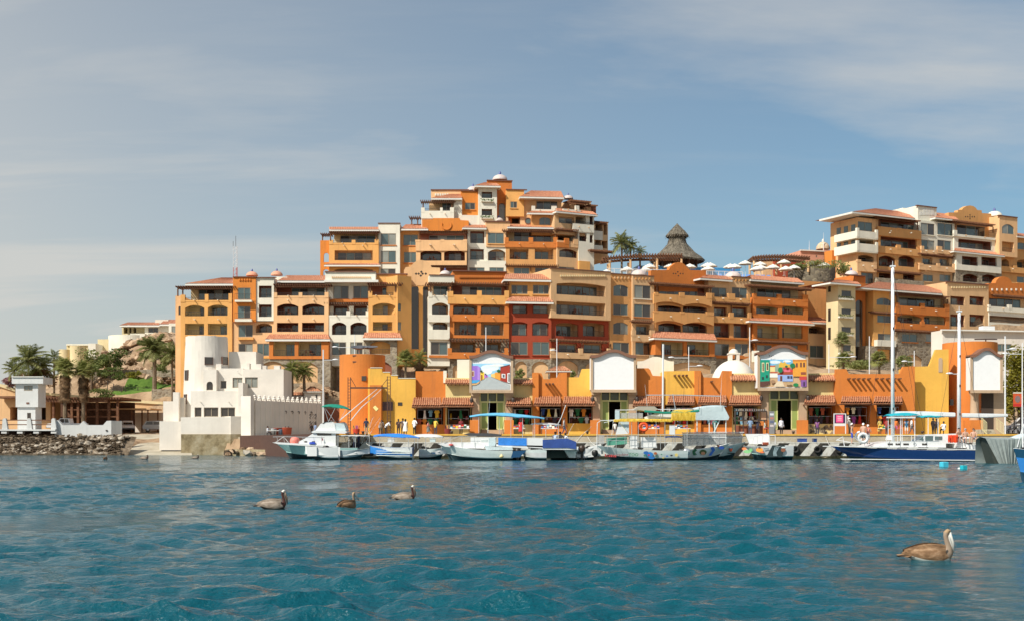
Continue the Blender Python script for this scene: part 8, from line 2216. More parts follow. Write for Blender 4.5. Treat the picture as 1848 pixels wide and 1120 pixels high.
def person(label,px,yfeet,D,rz=0.0,pose='stand',shirt=(255,255,255),trous=(30,30,35),skin=0,h=1.72,hair='short',hat=None,bare=False,shorts=False,sleeves='short',dress=False,z=None,hold=None):
 V,Fc,reg,J=body_mesh(pose);s_=h*1.04/1.72
 p=P(px,yfeet,D)
 if z is not None:p.z=z
 H=thing('person',label,'person',p,rz)
 sk=SKIN[skin];sm=sk if bare else colmat(shirt,.8);tm=colmat(trous,.8);ft=colmat((60,45,38),.7)
 idx={'sh':1,'sk':0,'sl':1 if sleeves!='none' and not bare else 0,'fa':1 if sleeves=='long' else 0,'tr':2,'ca':0 if shorts or dress else 2,'ft':3}
 me=bpy.data.meshes.new('body');me.from_pydata([tuple(v*s_)for v in V],[],Fc)
 for m in(sk,sm,tm,ft):me.materials.append(m)
 me.polygons.foreach_set('material_index',[idx[r]for r in reg]);me.polygons.foreach_set('use_smooth',[True]*len(Fc))
 o=bpy.data.objects.new('body',me);COL.objects.link(o);o.parent=H;ORG[o.name]=Vector()
 ORG[H.name]=Vector()  # children below are written in the figure's own coordinates
 hc=(Vector(J['hea'])+Vector(J['top']))/2*s_;ax=(Vector(J['top'])-Vector(J['hea'])).normalized()
 mb=MB();rows=[]
 fwd=Vector((0,-1,0));fwd=(fwd-ax*fwd.dot(ax)).normalized();sd=ax.cross(fwd)
 for k in range(6):
  t=pi/2*k/5;r=cos(t);rows.append([hc+ax*(.01+.105*sin(t))*s_+(sd*cos(a)*.098+fwd*(sin(a)*(.108 if sin(a)<0 else.088)-.018))*r*s_-(ax*.07*s_*max(0,-sin(a))if k==0 else Vector())for a in(2*pi*j/12 for j in range(12))])
 mb.grid(rows,closed=True)
 if hair=='long':
  mb.grid([[hc+(sd*cos(a)*.10+fwd*sin(a)*.11)*s_+ax*(zz*s_)for a in(pi+pi*j/6 for j in range(7))]for zz in(.05,-.06,-.18,-.26)])
 ho=mb.build('hair' if not hat else 'cap',(HAIR if hair!='brown' else HAIRB)if not hat else colmat(hat,.8),H,smooth=True)
 if hat:
  b_=MB();b_.poly([hc+ax*.03*s_+fwd*.07*s_+sd*q*.07*s_ for q in(-1,1)]+[hc+ax*.015*s_+fwd*.17*s_+sd*q*.05*s_ for q in(1,-1)]);b_.build('peak',colmat(hat,.8),ho)
 # face: eyes, nose, mouth, ears
 mb=MB()
 for q in(-1,1):
  e=hc+fwd*.083*s_+sd*q*.032*s_-ax*.005*s_;mb.box(e.x-.011,e.x+.011,e.y-.008,e.y+.008,e.z-.007,e.z+.007)
 e=hc+fwd*.082*s_-ax*.075*s_;mb.box(e.x-.022,e.x+.022,e.y-.008,e.y+.008,e.z-.004,e.z+.004);mb.build('eyes_and_mouth',HAIR,H)
 mb=MB();n_=hc+fwd*.085*s_-ax*.035*s_;mb.poly([n_+ax*.03*s_,n_+sd*.014*s_-ax*.012*s_,n_+fwd*.026*s_-ax*.008*s_]);mb.poly([n_+ax*.03*s_,n_-sd*.014*s_-ax*.012*s_,n_+fwd*.026*s_-ax*.008*s_])
 for q in(-1,1):
  e=hc+sd*q*.088*s_-ax*.02*s_-fwd*.005;mb.box(e.x-.012,e.x+.012,e.y-.018,e.y+.018,e.z-.028,e.z+.028)
 mb.build('nose_and_ears',sk,H)
 if dress:
  mb=MB();pz=J['pel'][2]*s_;mb.grid([[(r*cos(a)*s_,r*.8*sin(a)*s_,zz)for a in(2*pi*j/14 for j in range(14))]for r,zz in((.15,pz+.18*s_),(.19,pz),(.24,pz-.28*s_),(.27,pz-.48*s_))],closed=True);mb.build('skirt',colmat(dress,.85),H,smooth=True)
 elif shorts or True:
  pass
 if hold=='ring':
  mb=MB();q=Vector(J['har'])*s_;mb.tube([(q.x+.1+.34*cos(2*pi*k/16),q.y-.05,q.z-.15+.34*sin(2*pi*k/16))for k in range(17)],.09,7,False);mb.build('swim_ring',colmat((225,228,228),.5),H,smooth=True)
 if hold=='bag':
  mb=MB();q=Vector(J['hal'])*s_;mb.prism([(q.x-.13,q.z-.35),(q.x+.13,q.z-.35),(q.x+.10,q.z-.06),(q.x-.10,q.z-.06)],q.y-.05,q.y+.07);mb.build('bag',colmat((200,190,175),.8),H)
 return H
Q=dict(z=QZ+.004)
person('man in a navy shirt and khaki trousers with back turned by the orange pillar',661,782,123,pi,shirt=(38,42,66),trous=(178,160,125),skin=1,**Q)
person('man in a pale blue shirt leaning against the yellow wall',686,782,124,2.6,'bend',shirt=(170,190,205),trous=(70,66,60),skin=1,**Q)
person('woman in a tan patterned top beside the man leaning',688.5,784,122,.6,shirt=(150,120,95),trous=(120,110,90),skin=1,h=1.5,hair='long',**Q)
person('man in a white shirt stooping by the ladder post',696,784,121.5,1.9,'bend',shirt=(245,245,248),trous=(35,32,36),skin=1,h=1.65,**Q)
person('man in a dark brown shirt with arms stretched out',719,784,122,2.9,'point',shirt=(60,40,36),trous=(52,46,48),skin=1,h=1.62,**Q)
person('dark-haired man in grey behind the woman in the white dress',727,782,124.5,.2,shirt=(110,100,100),trous=(40,38,42),skin=1,**Q)
person('woman in a sleeveless white dress facing the shops',731.5,784,122,pi,shirt=(240,236,228),trous=(236,232,224),skin=1,h=1.62,dress=(238,234,226),sleeves='none',hair='long',**Q)
person('man in white T-shirt and black trousers with a hand on his hip',748,784,121.5,2.5,'hip',shirt=(248,248,250),trous=(24,23,27),skin=0,**Q)
person('girl in a pink top and grey skirt walking past the first shop',773,784,122,1.2,'walk',shirt=(225,150,140),trous=(110,118,118),skin=0,h=1.42,dress=(112,120,120),hair='long',**Q)
person('man in white shirt and black trousers before the village mural entrance',1410,784,121.5,.4,shirt=(238,236,245),trous=(26,25,30),skin=1,sleeves='long',**Q)
person('man in a blue shirt and jeans seen from behind at the kiosk',1354,783,122.5,pi,shirt=(125,150,180),trous=(62,72,95),skin=1,**Q)
person('person in a navy shirt facing the kiosk counter',1368,783,123,pi-.3,shirt=(50,50,72),trous=(70,72,90),skin=1,h=1.66,**Q)
person('person in grey top and red shorts perched on a stool by the kiosk',1380,783,122.5,1.3,'sit',shirt=(175,180,172),trous=(165,60,50),skin=1,shorts=True,z=QZ+.25)
person('person in a white top half hidden behind the menu board',1397,783,124,0,shirt=(220,225,238),trous=(50,50,60),skin=0,h=1.55,**Q)
person('woman in a blue strapless top shopping beside the market wall',1636,783,123,2.8,'carry',shirt=(40,95,130),trous=(225,220,210),skin=2,shorts=True,sleeves='none',hair='long',**Q)
person('man in a white shirt stepping past the yellow market wall',1645,783,122,1.5,'walk',shirt=(228,234,238),trous=(80,85,95),skin=1,**Q)
person('man in black standing by the bimini posts against the yellow wall',1684,783,122.5,2.0,shirt=(34,28,30),trous=(34,30,34),skin=1,**Q)
person('person in black leaning beside the man in black',1690,783,121.8,2.4,'carry',shirt=(30,26,30),trous=(30,28,32),skin=1,h=1.65,**Q)
person('man in a white shirt sitting with his back to the water on the quay',1703,783,122,pi,'sit',shirt=(240,240,246),trous=(30,30,36),skin=1,z=QZ+.15)
person('tourist in a red T-shirt browsing near the last shop',1600,783,124,2.0,'carry',shirt=(150,60,60),trous=(60,60,75),skin=1,**Q)
person('shopper in a striped tan dress under the long awnings',1588,783,125,.4,shirt=(200,175,100),trous=(190,165,95),dress=(205,180,105),skin=1,hair='long',**Q)
ZC=1.42
person('shirtless man in a white cap and blue shorts shading his eyes on the bow',1537.5,803,102.3,1.3,'shade',bare=True,trous=(35,75,185),skin=2,shorts=True,hat=(240,240,240),z=ZC)
person('shirtless man in a white cap holding a swim ring on the bow',1558,803,102.3,2.6,bare=True,trous=(40,60,72),skin=2,shorts=True,hat=(235,238,240),z=ZC,hold='ring')
person('woman in white shorts and cap beside the man with the ring',1566.5,803,102.6,2.2,'carry',shirt=(190,110,95),trous=(225,225,225),skin=2,shorts=True,sleeves='none',hat=(238,235,235),h=1.6,z=ZC)
person('shirtless tourist sitting beside the orange life jackets on the stern',1729,806,102.0,.3,'sitlean',bare=True,trous=(60,50,50),skin=2,shorts=True,z=1.50)
person('bearded-looking tourist in a grey cap sitting in the middle of the stern trio',1742,806,101.6,.1,'sit',bare=True,trous=(235,235,240),skin=2,shorts=True,hat=(160,160,165),z=1.45)
person('dark-haired tourist sitting at the aft end of the stern trio',1757,806,101.6,-.3,'sit',bare=True,trous=(90,130,170),skin=2,shorts=True,z=1.45)
person('man in white sitting at a promenade table beside the white house wall',483,798,148,1.4,'sit',shirt=(230,230,235),trous=(60,60,66),skin=1,z=2.29)
person('two-toned seated man left of the wall ornament on the promenade',515,790,152,.3,'sit',shirt=(165,95,70),trous=(70,50,45),skin=1,z=2.29)
person('seated woman with dark hair on the promenade, next to the seated man',520.5,790,151.5,-.4,'sit',shirt=(150,80,62),trous=(60,48,46),skin=1,hair='long',z=2.29)
person('dark figure walking by the far end of the promenade wall',562,775,158,.8,'walk',shirt=(60,48,46),trous=(55,48,48),skin=1,z=2.29)
person('person in a blue-white shirt at the far end of the promenade wall',569,775,157,2.4,'walk',shirt=(120,140,175),trous=(140,150,175),skin=1,z=2.29)
person('passenger in light blue sitting behind the navy tarpaulin, left of three',1002,800,109.5,2.9,'sit',shirt=(175,195,220),trous=(60,60,70),skin=1,z=1.25)
person('passenger in grey sitting behind the navy tarpaulin, middle of three',1011,800,109.8,.4,'sit',shirt=(130,120,118),trous=(60,60,70),skin=1,z=1.25)
person('passenger in pale shirt sitting behind the navy tarpaulin, right of three',1020.5,800,109.5,2.2,'sit',shirt=(200,208,220),trous=(60,60,70),skin=1,z=1.15)
person('crewman in white and yellow standing under the sport fisher cockpit roof',640,805,116.8,.5,shirt=(232,230,222),trous=(70,74,105),skin=1,h=1.6,z=.85)
person('crewman in dark blue standing aft in the sport fisher cockpit',646.5,805,117.2,2.5,shirt=(60,66,100),trous=(50,52,70),skin=1,h=1.6,z=.85)
person('shopper in a yellow top under the awning of the first shop',786,784,124.5,2.6,'carry',shirt=(225,190,70),trous=(70,70,85),skin=1,**Q)
person('vendor in a maroon shirt standing behind the cloth table',832,784,125.3,0,shirt=(120,40,45),trous=(50,45,50),skin=1,**Q)
person('woman in a red dress beside the dark dresses shop',940,784,123.4,2.9,shirt=(195,50,50),trous=(195,50,50),dress=(195,50,50),skin=1,h=1.6,hair='long',**Q)
person('man in a light grey shirt strolling by the three-spout shop',1018,784,122.4,1.4,'walk',shirt=(190,190,190),trous=(60,70,95),skin=0,**Q)
person('boy in a striped white shirt near the blank sign entrance',1110,784,123,.3,shirt=(230,230,225),trous=(80,90,110),skin=1,h=1.35,shorts=True,**Q)
person('man in a teal shirt at the orange shop under the dome',1290,784,123.4,2.7,'hip',shirt=(50,120,120),trous=(55,50,50),skin=1,**Q)
person('woman in a purple top looking at the red garment display',1475,784,123.5,3.0,'carry',shirt=(120,70,130),trous=(60,60,75),skin=0,h=1.62,hair='long',**Q)
person('man in a white cap and pale shirt beside the pink poster stand',1533,784,122.2,.8,shirt=(225,220,205),trous=(120,110,95),skin=1,hat=(240,240,240),**Q)
person('vendor in an orange shirt near the pottery table',1616,784,124.5,-.3,'hip',shirt=(220,120,50),trous=(50,48,55),skin=1,**Q)
# ------------------------------------------------------------------ pelicans
M_PELG=varied('pelican_grey',[(.12,.09,.065),(.28,.22,.17),(.44,.37,.30)],9,.8,.5,25,(.8,2.2,2.2),bdist=.02)
M_PELB=varied('pelican_brown',[(.08,.04,.02),(.23,.13,.065),(.42,.27,.165)],9,.8,.5,25,(.8,2.2,2.2),bdist=.02)
M_PELN=plain('pelican_nape',(.055,.014,.008),.7);M_PELW=plain('pelican_white',(.72,.70,.62),.7);M_PELH=plain('pelican_pale_head',(.36,.24,.13),.7);M_PELD=plain('pelican_dark',(.03,.022,.016),.8)
M_BILL=plain('pelican_bill',(.56,.55,.50),.4);M_BILLD=plain('pelican_dark_bill',(.14,.10,.07),.4);M_PELJ=plain('pelican_tan_neck',(.30,.22,.155),.75)
def pelican(label,px,py,rz,size,adult=True,head_fwd=0.0,group='pelicans floating on the water',D=None):
 """local +X is forward; one continuous body-neck-head surface, wings, tail and bill as parts"""
 D=D or CAMZ*FPX/(py-HOR);p=P(px,HOR,D);p.z=-.015
 H=thing('pelican',label,'pelican',p,rz,group);ORG[H.name]=Vector();H.scale=(size,)*3
 # spine: tail -> back -> chest -> neck -> head
 sp=[(-.44,.13,.012,.010),(-.36,.135,.06,.05),(-.26,.13,.12,.105),(-.12,.115,.16,.155),(.03,.105,.17,.165),(.15,.10,.145,.15),(.225,.115,.10,.12),(.262,.155,.055,.075),(.265,.22,.040,.050),(.25,.28,.034,.040),(.232,.345,.031,.036),(.222,.40,.033,.038),(.228,.445,.040,.042),(.255,.472,.040,.038),(.29,.462,.024,.024)]
 mb=MB();n=14;rows=[]
 for k,(x,z,w,h)in enumerate(sp):
  a=Vector((sp[min(k+1,len(sp)-1)][0]-sp[max(k-1,0)][0],0,sp[min(k+1,len(sp)-1)][1]-sp[max(k-1,0)][1])).normalized();nr=Vector((-a.z,0,a.x))
  rows.append([Vector((x,0,z))+Vector((0,1,0))*w*cos(t)+nr*h*sin(t)for t in(2*pi*j/n for j in range(n))])
 ids=mb.grid(rows,closed=True)
 nf=[]
 for k in range(len(sp)-1):
  for j in range(n):
   t=2*pi*(j+.5)/n;back=sin(t)>.1
   if k<6:m=0 if sin(t)>-.35 else 3
   elif k<12:m=1 if(sin(t)>-.8)else 2
   else:m=2
   nf.append(m)
 mb.m=nf;mb.face(ids[-1]);mb.face(ids[0])
 body=M_PELG if adult else M_PELB
 b=mb.build('body',[body,M_PELN if adult else M_PELJ,M_PELW if adult else M_PELH,M_PELD if adult else M_PELW],H,smooth=True)
 for s_ in(-1,1):
  mb=MB();rows=[]
  for k in range(9):
   t=k/8;x=.19-.60*t;w=.165*sin(pi*min(1,.28+t*.55))*(1-.55*t);zc_=.195-.06*t;hh=.115*sin(pi*(.22+.62*t))
   rows.append([(x,s_*(w*.78+.022*cos(a)),zc_+hh*sin(a))for a in(-1.5,-.9,-.3,.3,.9,1.5)])
  mb.grid(rows);mb.build('wing',body,H,smooth=True)
  # flight feathers: dark overlapping edges along the lower wing
  for q in range(6):
   mb=MB();x=.05-.085*q;w=.16*sin(pi*min(1,.28+(.19-x)/.6*.55))*(1-.55*(.19-x)/.6)*.78+.028
   mb.poly([(x,s_*w,.112),(x-.10,s_*(w-.018),.10),(x-.15,s_*(w-.03),.078),(x-.07,s_*(w+.002),.078)]);mb.build('feather',M_PELD if q%2 else body,H)
 mb=MB();mb.grid([[(-.40,y,.125-abs(y)*.3)for y in(-.05,0,.05)],[(-.52,y*1.3,.115-abs(y)*.3)for y in(-.05,0,.05)]]);mb.build('tail',M_PELD if adult else M_PELB,H)
 # long bill pointing down along the neck, with pouch
 e=Vector((.29,0,.46));tip=Vector((.345+head_fwd*.25,0,.14+head_fwd*.18))
 mb=MB();mb.tube([e+Vector((-.012,0,0)),e.lerp(tip,.5)+Vector((.012,0,0)),tip],[.028,.024,.009],8,True,.8);mb.build('bill',M_BILL if not adult else M_BILLD,H,smooth=True)
 mb=MB();mb.tube([e+Vector((-.03,0,-.015)),e.lerp(tip,.3)+Vector((-.03,0,-.01)),e.lerp(tip,.65)+Vector((-.015,0,-.01)),tip],[.016,.024,.014,.004],8);mb.build('pouch',M_BILL if not adult else plain('pouch_dark',(.12,.09,.06),.5)if 'pouch_dark' not in MATS else MATS['pouch_dark'],H,smooth=True)
 for s_ in(-1,1):
  mb=MB();mb.lathe([(.001,-.009),(.009,0),(.001,.009)],0,0,8);mb.v=[Vector((.262+v.x,s_*.037+v.z*.5,.467+v.y))for v in mb.v];mb.build('eye',M_PELD,H)
 return H
pelican('grey-backed pelican with white crown and dark nape, leftmost on the water',494,917.5,0.10,.92)
pelican('brown young pelican seen from behind with its bill turned to the right',628,917,.95,.80,False,.55)
pelican('grey-backed pelican with tucked bill, third from left on the water',731,902,.05,.84)
pelican('large brown young pelican in the right foreground with a long pale bill',1680,1011,-.06,.86,False)
pelican('tiny distant pelican seen end-on off the riprap',190,829,1.5,1.0,False)
pelican('tiny distant dark pelican swimming right, off the boat ramp',261,828,.1,1.0)
pelican('tiny distant pelican just in front of the white house sea wall',353,827,.3,.9)
# ------------------------------------------------------------------ shop goods
def tshirt(mb,u,o,z,w,h,long=False):
 pts=[(-.5,0),(-.2,.02),(0,-.05),(.2,.02),(.5,0),(.78,-.28),(.62,-.42),(.46,-.30),(.44,-1),(-.44,-1),(-.46,-.30),(-.62,-.42),(-.78,-.28)]
 if long:pts=[(-.35,0),(-.15,.02),(0,-.05),(.15,.02),(.35,0),(.30,-.35),(.62,-1.2),(-.62,-1.2),(-.30,-.35)]
 mb.prism([(u+x*w,z+y*h)for x,y in pts],o,o-.05)
GARM=[(235,235,235),(205,45,40),(230,150,60),(240,200,70),(60,90,160),(150,60,140),(40,120,80),(235,130,150),(60,45,60),(120,170,200),(190,100,70),(250,245,220),(90,40,40)]
def shop(label,x0,x1,y0,y1,off,seed,counter=None):
 rn=random.Random(seed);f=FK;u0,u1,za,zb=f.rect(x0,y0,x1,y1,off)
 H=thing('clothes_display',label,'clothes rack',f.T((u0+u1)/2,off-.5,za))
 mb=MB(f.T)
 for zz in(zb-.25,zb-1.15):mb.tube([(u0+.1,off-.45,zz),(u1-.1,off-.45,zz)],.02,5)
 for u in(u0+.12,u1-.12):mb.tube([(u,off-.45,za),(u,off-.45,zb-.2)],.02,5)
 mb.build('rack',M_ALU,H)
 for row,(zz,h)in enumerate(((zb-.27,.75),(zb-1.17,.8))):
  u=u0+.3
  while u<u1-.3:
   w=rn.uniform(.26,.40)
   if rn.random()<.82:
    mb=MB(f.T);tshirt(mb,u,off-.40+rn.uniform(-.04,.04),zz-rn.uniform(0,.05),w,h*rn.uniform(.85,1.05),rn.random()<.3);mb.build('garment',colmat(rn.choice(GARM),.85),H)
   u+=w*1.35+rn.uniform(0,.25)
 # deeper shelf with hats, bags and boxes
 mb=MB(f.T);mb.box(u0+.05,u1-.05,off-2.2,off-1.5,za,za+.45);mb.build('shelf',M_WOOD,H)
 n=int((u1-u0)/.42)
 for k in range(n):
  u=u0+.3+k*.42;mb=MB(f.T);h=rn.uniform(.2,.75);r=rn.uniform(.1,.18);mb.lathe([(r,za+.452),(r*rn.uniform(.8,1.2),za+.45+h*.6),(r*.5,za+.45+h),(.001,za+.46+h)],u,off-1.8,8);mb.build('souvenir',colmat(rn.choice(GARM),.6),H)
 return H
shop('shirts and hats hanging in the first shop, beside the yellow wall',751,799,734,765,-.6,1)
shop('pale T-shirts hung in a row in the second shop, left of the street mural',807,848,734,764,-.2,2)
shop('dark dresses hanging in the shop right of the street mural entrance',924,958,733,764,-.2,3)
shop('red and purple dresses in the shop with three spouts above',975,1013,732,764,0,4)
shop('souvenirs and shirts in the yellow bay left of the blank white sign',1026,1070,732,762,-.2,5)
shop('clothes in the shop right of the blank white sign',1152,1191,732,764,.1,6)
shop('clothes in the yellow shop with four spouts above',1202,1251,730,764,-.1,7)
shop('clothes in the orange shop under the white dome',1268,1309,730,764,0,8)
shop('clothes behind the kiosk in the cream shop left of the village mural',1325,1369,731,764,-.2,9)
shop('red garment display in the cream shop right of the village mural',1460,1505,730,763,-.2,10)
shop('white and yellow beachwear in the left opening of the big orange bay',1526,1568,729,763,.6,11)
shop('crowded clothing in the right opening of the big orange bay',1584,1626,729,763,.6,12)
def stall(label,x0,x1,seed,D=124.5,name='market_table'):
 rn=random.Random(seed);a,b=P(x0,785,D),P(x1,785,D);H=thing(name,label,'table',((a.x+b.x)/2,D,QZ+.004));
 mb=MB();mb.box(a.x,b.x,D-.4,D+.4,QZ+.72,QZ+.78);mb.build('tabletop',M_CANV,H)
 for x in(a.x+.08,b.x-.08):
  for y in(D-.35,D+.35):mb=MB();mb.box(x-.03,x+.03,y-.03,y+.03,QZ+.004,QZ+.72);mb.build('leg',M_WOOD,H)
 G_=[]
 n=int((b.x-a.x)/.28)
 for r in range(3):
  for k in range(n):
   x=a.x+.15+k*.28;y=D-.25+r*.25;h=rn.uniform(.06,.16)+r*.12;g=MB();g.box(x-.11,x+.11,y-.1,y+.1,QZ+.782,QZ+.782+h)
   t=g.build('folded_cloth',colmat(rn.choice(GARM),.85),H)
stall('table of folded cloth before the second shop',812,848,21);stall('table heaped with bright souvenirs right of the street mural entrance',926,948,22);stall('table of folded towels under the three-spout shop',976,1006,23);stall('table of wares in front of the blank sign orange shop',1160,1190,24);stall('table with pink goods under the yellow four-spout shop',1212,1246,25);stall('table of pottery before the right opening of the big orange bay',1586,1612,26)
def basket(label,px,D=123,col=(120,45,40)):
 p=P(px,785,D);H=thing('goods_basket',label,'basket',(p.x,D,QZ+.004));mb=MB();mb.lathe([(.001,QZ+.01),(.28,QZ+.02),(.36,QZ+.7),(.33,QZ+.72),(.27,QZ+.12)],p.x,D,12);mb.build('basket',colmat(col,.8),H)
 rn=random.Random(int(px))
 for k in range(6):mb=MB();a=rn.uniform(0,6.3);mb.tube([(p.x+.15*cos(a),D+.15*sin(a),QZ+.5),(p.x+.3*cos(a),D+.3*sin(a),QZ+1.05)],.05,5);mb.build('rolled_mat',colmat(rn.choice(GARM),.8),H)
basket('red basket of rolled mats by the second shop',808);basket('red tub standing at the foot of the orange round tower',643,124,(185,60,40));basket('basket of rolled goods beside the last shop opening',1622,124,(150,80,50))
# ------------------------------------------------------------------ kiosk, boards, gantry
def kiosk():
 D=122.8;a,b=P(1327,785,D).x,P(1384,785,D).x;H=thing('kiosk','open dark metal kiosk frame with counter in front of the cream shop','kiosk',((a+b)/2,D,QZ))
 zt=P(0,741,D).z
 for k in range(5):x=a+(b-a)*k/4;mb=MB();mb.box(x-.05,x+.05,D-.05,D+.05,QZ,zt);mb.build('post',M_RAIL,H)
 for z in(zt,zt-.9):mb=MB();mb.box(a,b,D-.04,D+.04,z-.05,z+.05);mb.build('beam',M_RAIL,H)
 mb=MB();mb.box(a+.2,b-.3,D+.5,D+1.1,QZ,QZ+1.05);mb.build('counter',M_MAR,H)
 mb=MB();mb.box(a+.2,b-.2,D+.2,D+.24,QZ+1.6,zt-1.0);mb.build('banner',colmat((150,140,120),.8),H)
 for k in range(14):x=a+(b-a)*(k+.5)/14;mb=MB();mb.lathe([(.001,zt+.05),(.05,zt+.06),(.05,zt+.18),(.001,zt+.22)],x,D,6);mb.build('finial',M_ALU,H)
 x0,x1=P(1388,0,121.9).x,P(1397.5,0,121.9).x;B=thing('menu_board','tall grey menu board beside the kiosk','sign',((x0+x1)/2,121.9,QZ));mb=MB();mb.box(x0,x1,121.85,121.95,QZ+.1,P(0,741,121.9).z);mb.build('panel',plain('grey_board',(.22,.22,.23),.6),B)
 for k in range(4):mb=MB();z=QZ+.9+.38*k;mb.box(x0+.08,x1-.08,121.84,121.848,z,z+.2);mb.build('picture',colmat(((200,190,190),(90,100,130),(180,120,110),(210,215,220))[k],.6),B)
 x0,x1=P(1505,0,121.5).x,P(1526,0,121.5).x;zt=P(0,745,121.5).z-.0;B=thing('sign_stand','white framed stand with a pink and navy poster on the quay','sign',((x0+x1)/2,121.5,QZ))
 for x in(x0,x1):mb=MB();mb.box(x-.04,x+.04,121.46,121.54,QZ,zt);mb.build('post',M_WMET,B)
 mb=MB();mb.box(x0+.04,x1-.04,121.47,121.53,zt-.08,zt);mb.build('top_bar',M_WMET,B)
 mb=MB();mb.box(x0+.05,x1-.05,121.48,121.52,zt-.98,zt-.1);mb.build('poster',colmat((45,30,70),.6),B);mb=MB();mb.box(x0+.2,x1-.25,121.466,121.476,zt-.9,zt-.16);mb.build('pink_field',colmat((235,85,140),.6),B)
 for k in range(3):mb=MB();mb.box(x0+.35,x1-.4,121.458,121.464,zt-.35-.17*k,zt-.28-.17*k);mb.build('printed_line',colmat((245,190,205),.6),B)
 mb=MB();mb.box(x0+.05,x1-.05,121.48,121.52,zt-1.25,zt-1.0);mb.build('caption_panel',M_HW,B)
kiosk()
def gantry():
 D=122.3;H=thing('lattice_gantry','two rusty lattice posts carrying a cross beam before the orange tower','gantry',P(665,784,D));H.location.z=QZ;ORG[H.name].z=QZ
 for x0,x1,y in((628,632.5,680),(699,704.5,678)):
  a,b=P(x0,0,D).x,P(x1,0,D).x;zt=P(0,y,D).z;mb=MB()
  for x in(a,b):mb.box(x-.035,x+.035,D-.035,D+.035,QZ,zt)
  z=QZ+.2;
  while z<zt:mb.box(a,b,D-.025,D+.025,z-.025,z+.025);z+=.3
  mb.build('lattice_post',plain('rust',(.10,.045,.03),.8,var=.3)if 'rust' not in MATS else MATS['rust'],H)
 a,b=P(632,0,D).x,P(699,0,D).x;z=P(0,699,D).z;mb=MB();mb.box(a,b,D-.06,D+.06,z-.07,z+.07);mb.build('cross_beam',M_RAIL,H)
 for x0,y0,x1,y1 in((632,680,642,697),(699,683,688,697)):p,q=P(x0,y0,D),P(x1,y1,D);mb=MB();mb.tube([p,q],.03,4);mb.build('brace',MATS['rust'],H)
gantry()
# ------------------------------------------------------------------ lamps, poles, antenna
def lamp(label,px,D,ytop,zbase,arms=(),r=.07,cat='street lamp',name='street_lamp'):
 t=P(px,ytop,D);H=thing(name,label,cat,(t.x,D,zbase));mb=MB();mb.tube([(t.x,D,zbase),(t.x,D,t.z)],[r,r*.7],8);mb.build('pole',M_WMET,H)
 for dx,y in arms:
  e=P(px+dx,y,D);mb=MB();mb.tube([(t.x,D,e.z),(e.x,D,e.z)],.035,5);a=mb.build('arm',M_WMET,H)
  mb=MB();sg=1 if dx>0 else-1;mb.grid([[(e.x+sg*(k/5*.7-.1),D+w*.16*sin(pi*(.12+.8*k/5)),e.z+.05+h*.12*sin(pi*(.12+.8*k/5)))for w,h in((0,1),(1,.2),(.6,-.7),(-.6,-.7),(-1,.2))]for k in range(6)],closed=True);mb.build('lamp_head',M_WMET,a,smooth=True)
lamp('tall white lamp post right of the small gatehouse',583.5,140,630,2.2,((18,649),),.10)
lamp('twin lamp bar rising above the orange round tower',640,150,603,2.6,((-32,626),))
lamp('thin white pole rising above the street mural sign',877,146,590,2.6)
lamp('thin white pole between the orange notch bay and the blank sign',1005,142,610,2.6,((-4,632),))
lamp('pole with a double cross lamp behind the yellow four-spout bay',1243,140,625,2.6,((-28,645),(16,660)))
lamp('thin white pole with curved lamp left of the village mural',1353,143,590,2.6,((6,614),))
lamp('thin white pole with a lamp arm right of the village mural',1496,142,620,2.6,((40,644),))
lamp('thin white pole left of the tall catamaran mast',1569,142,606,2.6)
lamp('short lamp pole behind the yellow rising market wall',1650,143,632,2.6,((-14,652),))
lamp('tall white lamp post at the right end of the quay',1814,121.2,606,QZ,((9,630),),.09)
lamp('second tall lamp post at the right picture edge',1845,126,618,QZ,((-26,638),),.08)
lamp('lamp with a round drum head in front of the right round tower',1728,119.9,672,QZ,((-10,674),),.05)
def antenna():
 D=186;b=P(425.5,660,D);b.z=12;H=thing('radio_mast','slender red and white lattice radio mast beside the orange hotel tower','antenna',b);z0,z1=12,P(0,445,D).z;w=.30;n=30
 RW=[colmat((200,90,70),.6),M_WMET]
 for s_ in range(6):
  za,zb=z0+(z1-z0)*s_/6,z0+(z1-z0)*(s_+1)/6;mb=MB()
  for x,y in((-w,-w),(w,-w),(0,w)):mb.tube([(b.x+x,D+y,za),(b.x+x,D+y,zb)],.04,4)
  for k in range(5):
   z=za+(zb-za)*k/5;zz=za+(zb-za)*(k+1)/5;mb.tube([(b.x-w,D-w,z),(b.x+w,D-w,zz)],.025,3);mb.tube([(b.x+w,D-w,z),(b.x,D+w,zz)],.025,3)
  mb.build('mast_section',RW[s_%2],H)
 mb=MB();mb.tube([(b.x,D,z1),(b.x,D,z1+1.6)],.03,4);mb.tube([(b.x-.4,D,z1-.3),(b.x-.4,D,z1+.8)],.03,4);mb.build('whip',M_RAIL,H)
antenna()
def dish(label,px,py,D,r,tilt=.5):
 p=P(px,py,D);H=thing('satellite_dish',label,'satellite dish',p);mb=MB();mb.lathe([(.001,0),(r*.5,.06*r),(r,.30*r)],0,0,18);R=Matrix.Rotation(tilt,3,'X');mb.v=[R@v+p+Vector((0,0,.4))for v in mb.v];mb.build('reflector',plain('dish_grey',(.10,.10,.11),.5)if 'dish_grey' not in MATS else MATS['dish_grey'],H,smooth=True)
 mb=MB();mb.tube([p+Vector((0,0,-.5)),p+Vector((0,0,.45))],.05,6);mb.build('stand',M_WMET,H)
dish('dark satellite dish lying on the orange round tower, left of two',648,636.5,131,.95,.25);dish('dark satellite dish on the orange round tower, right of two',667,636,131,.9,.2)
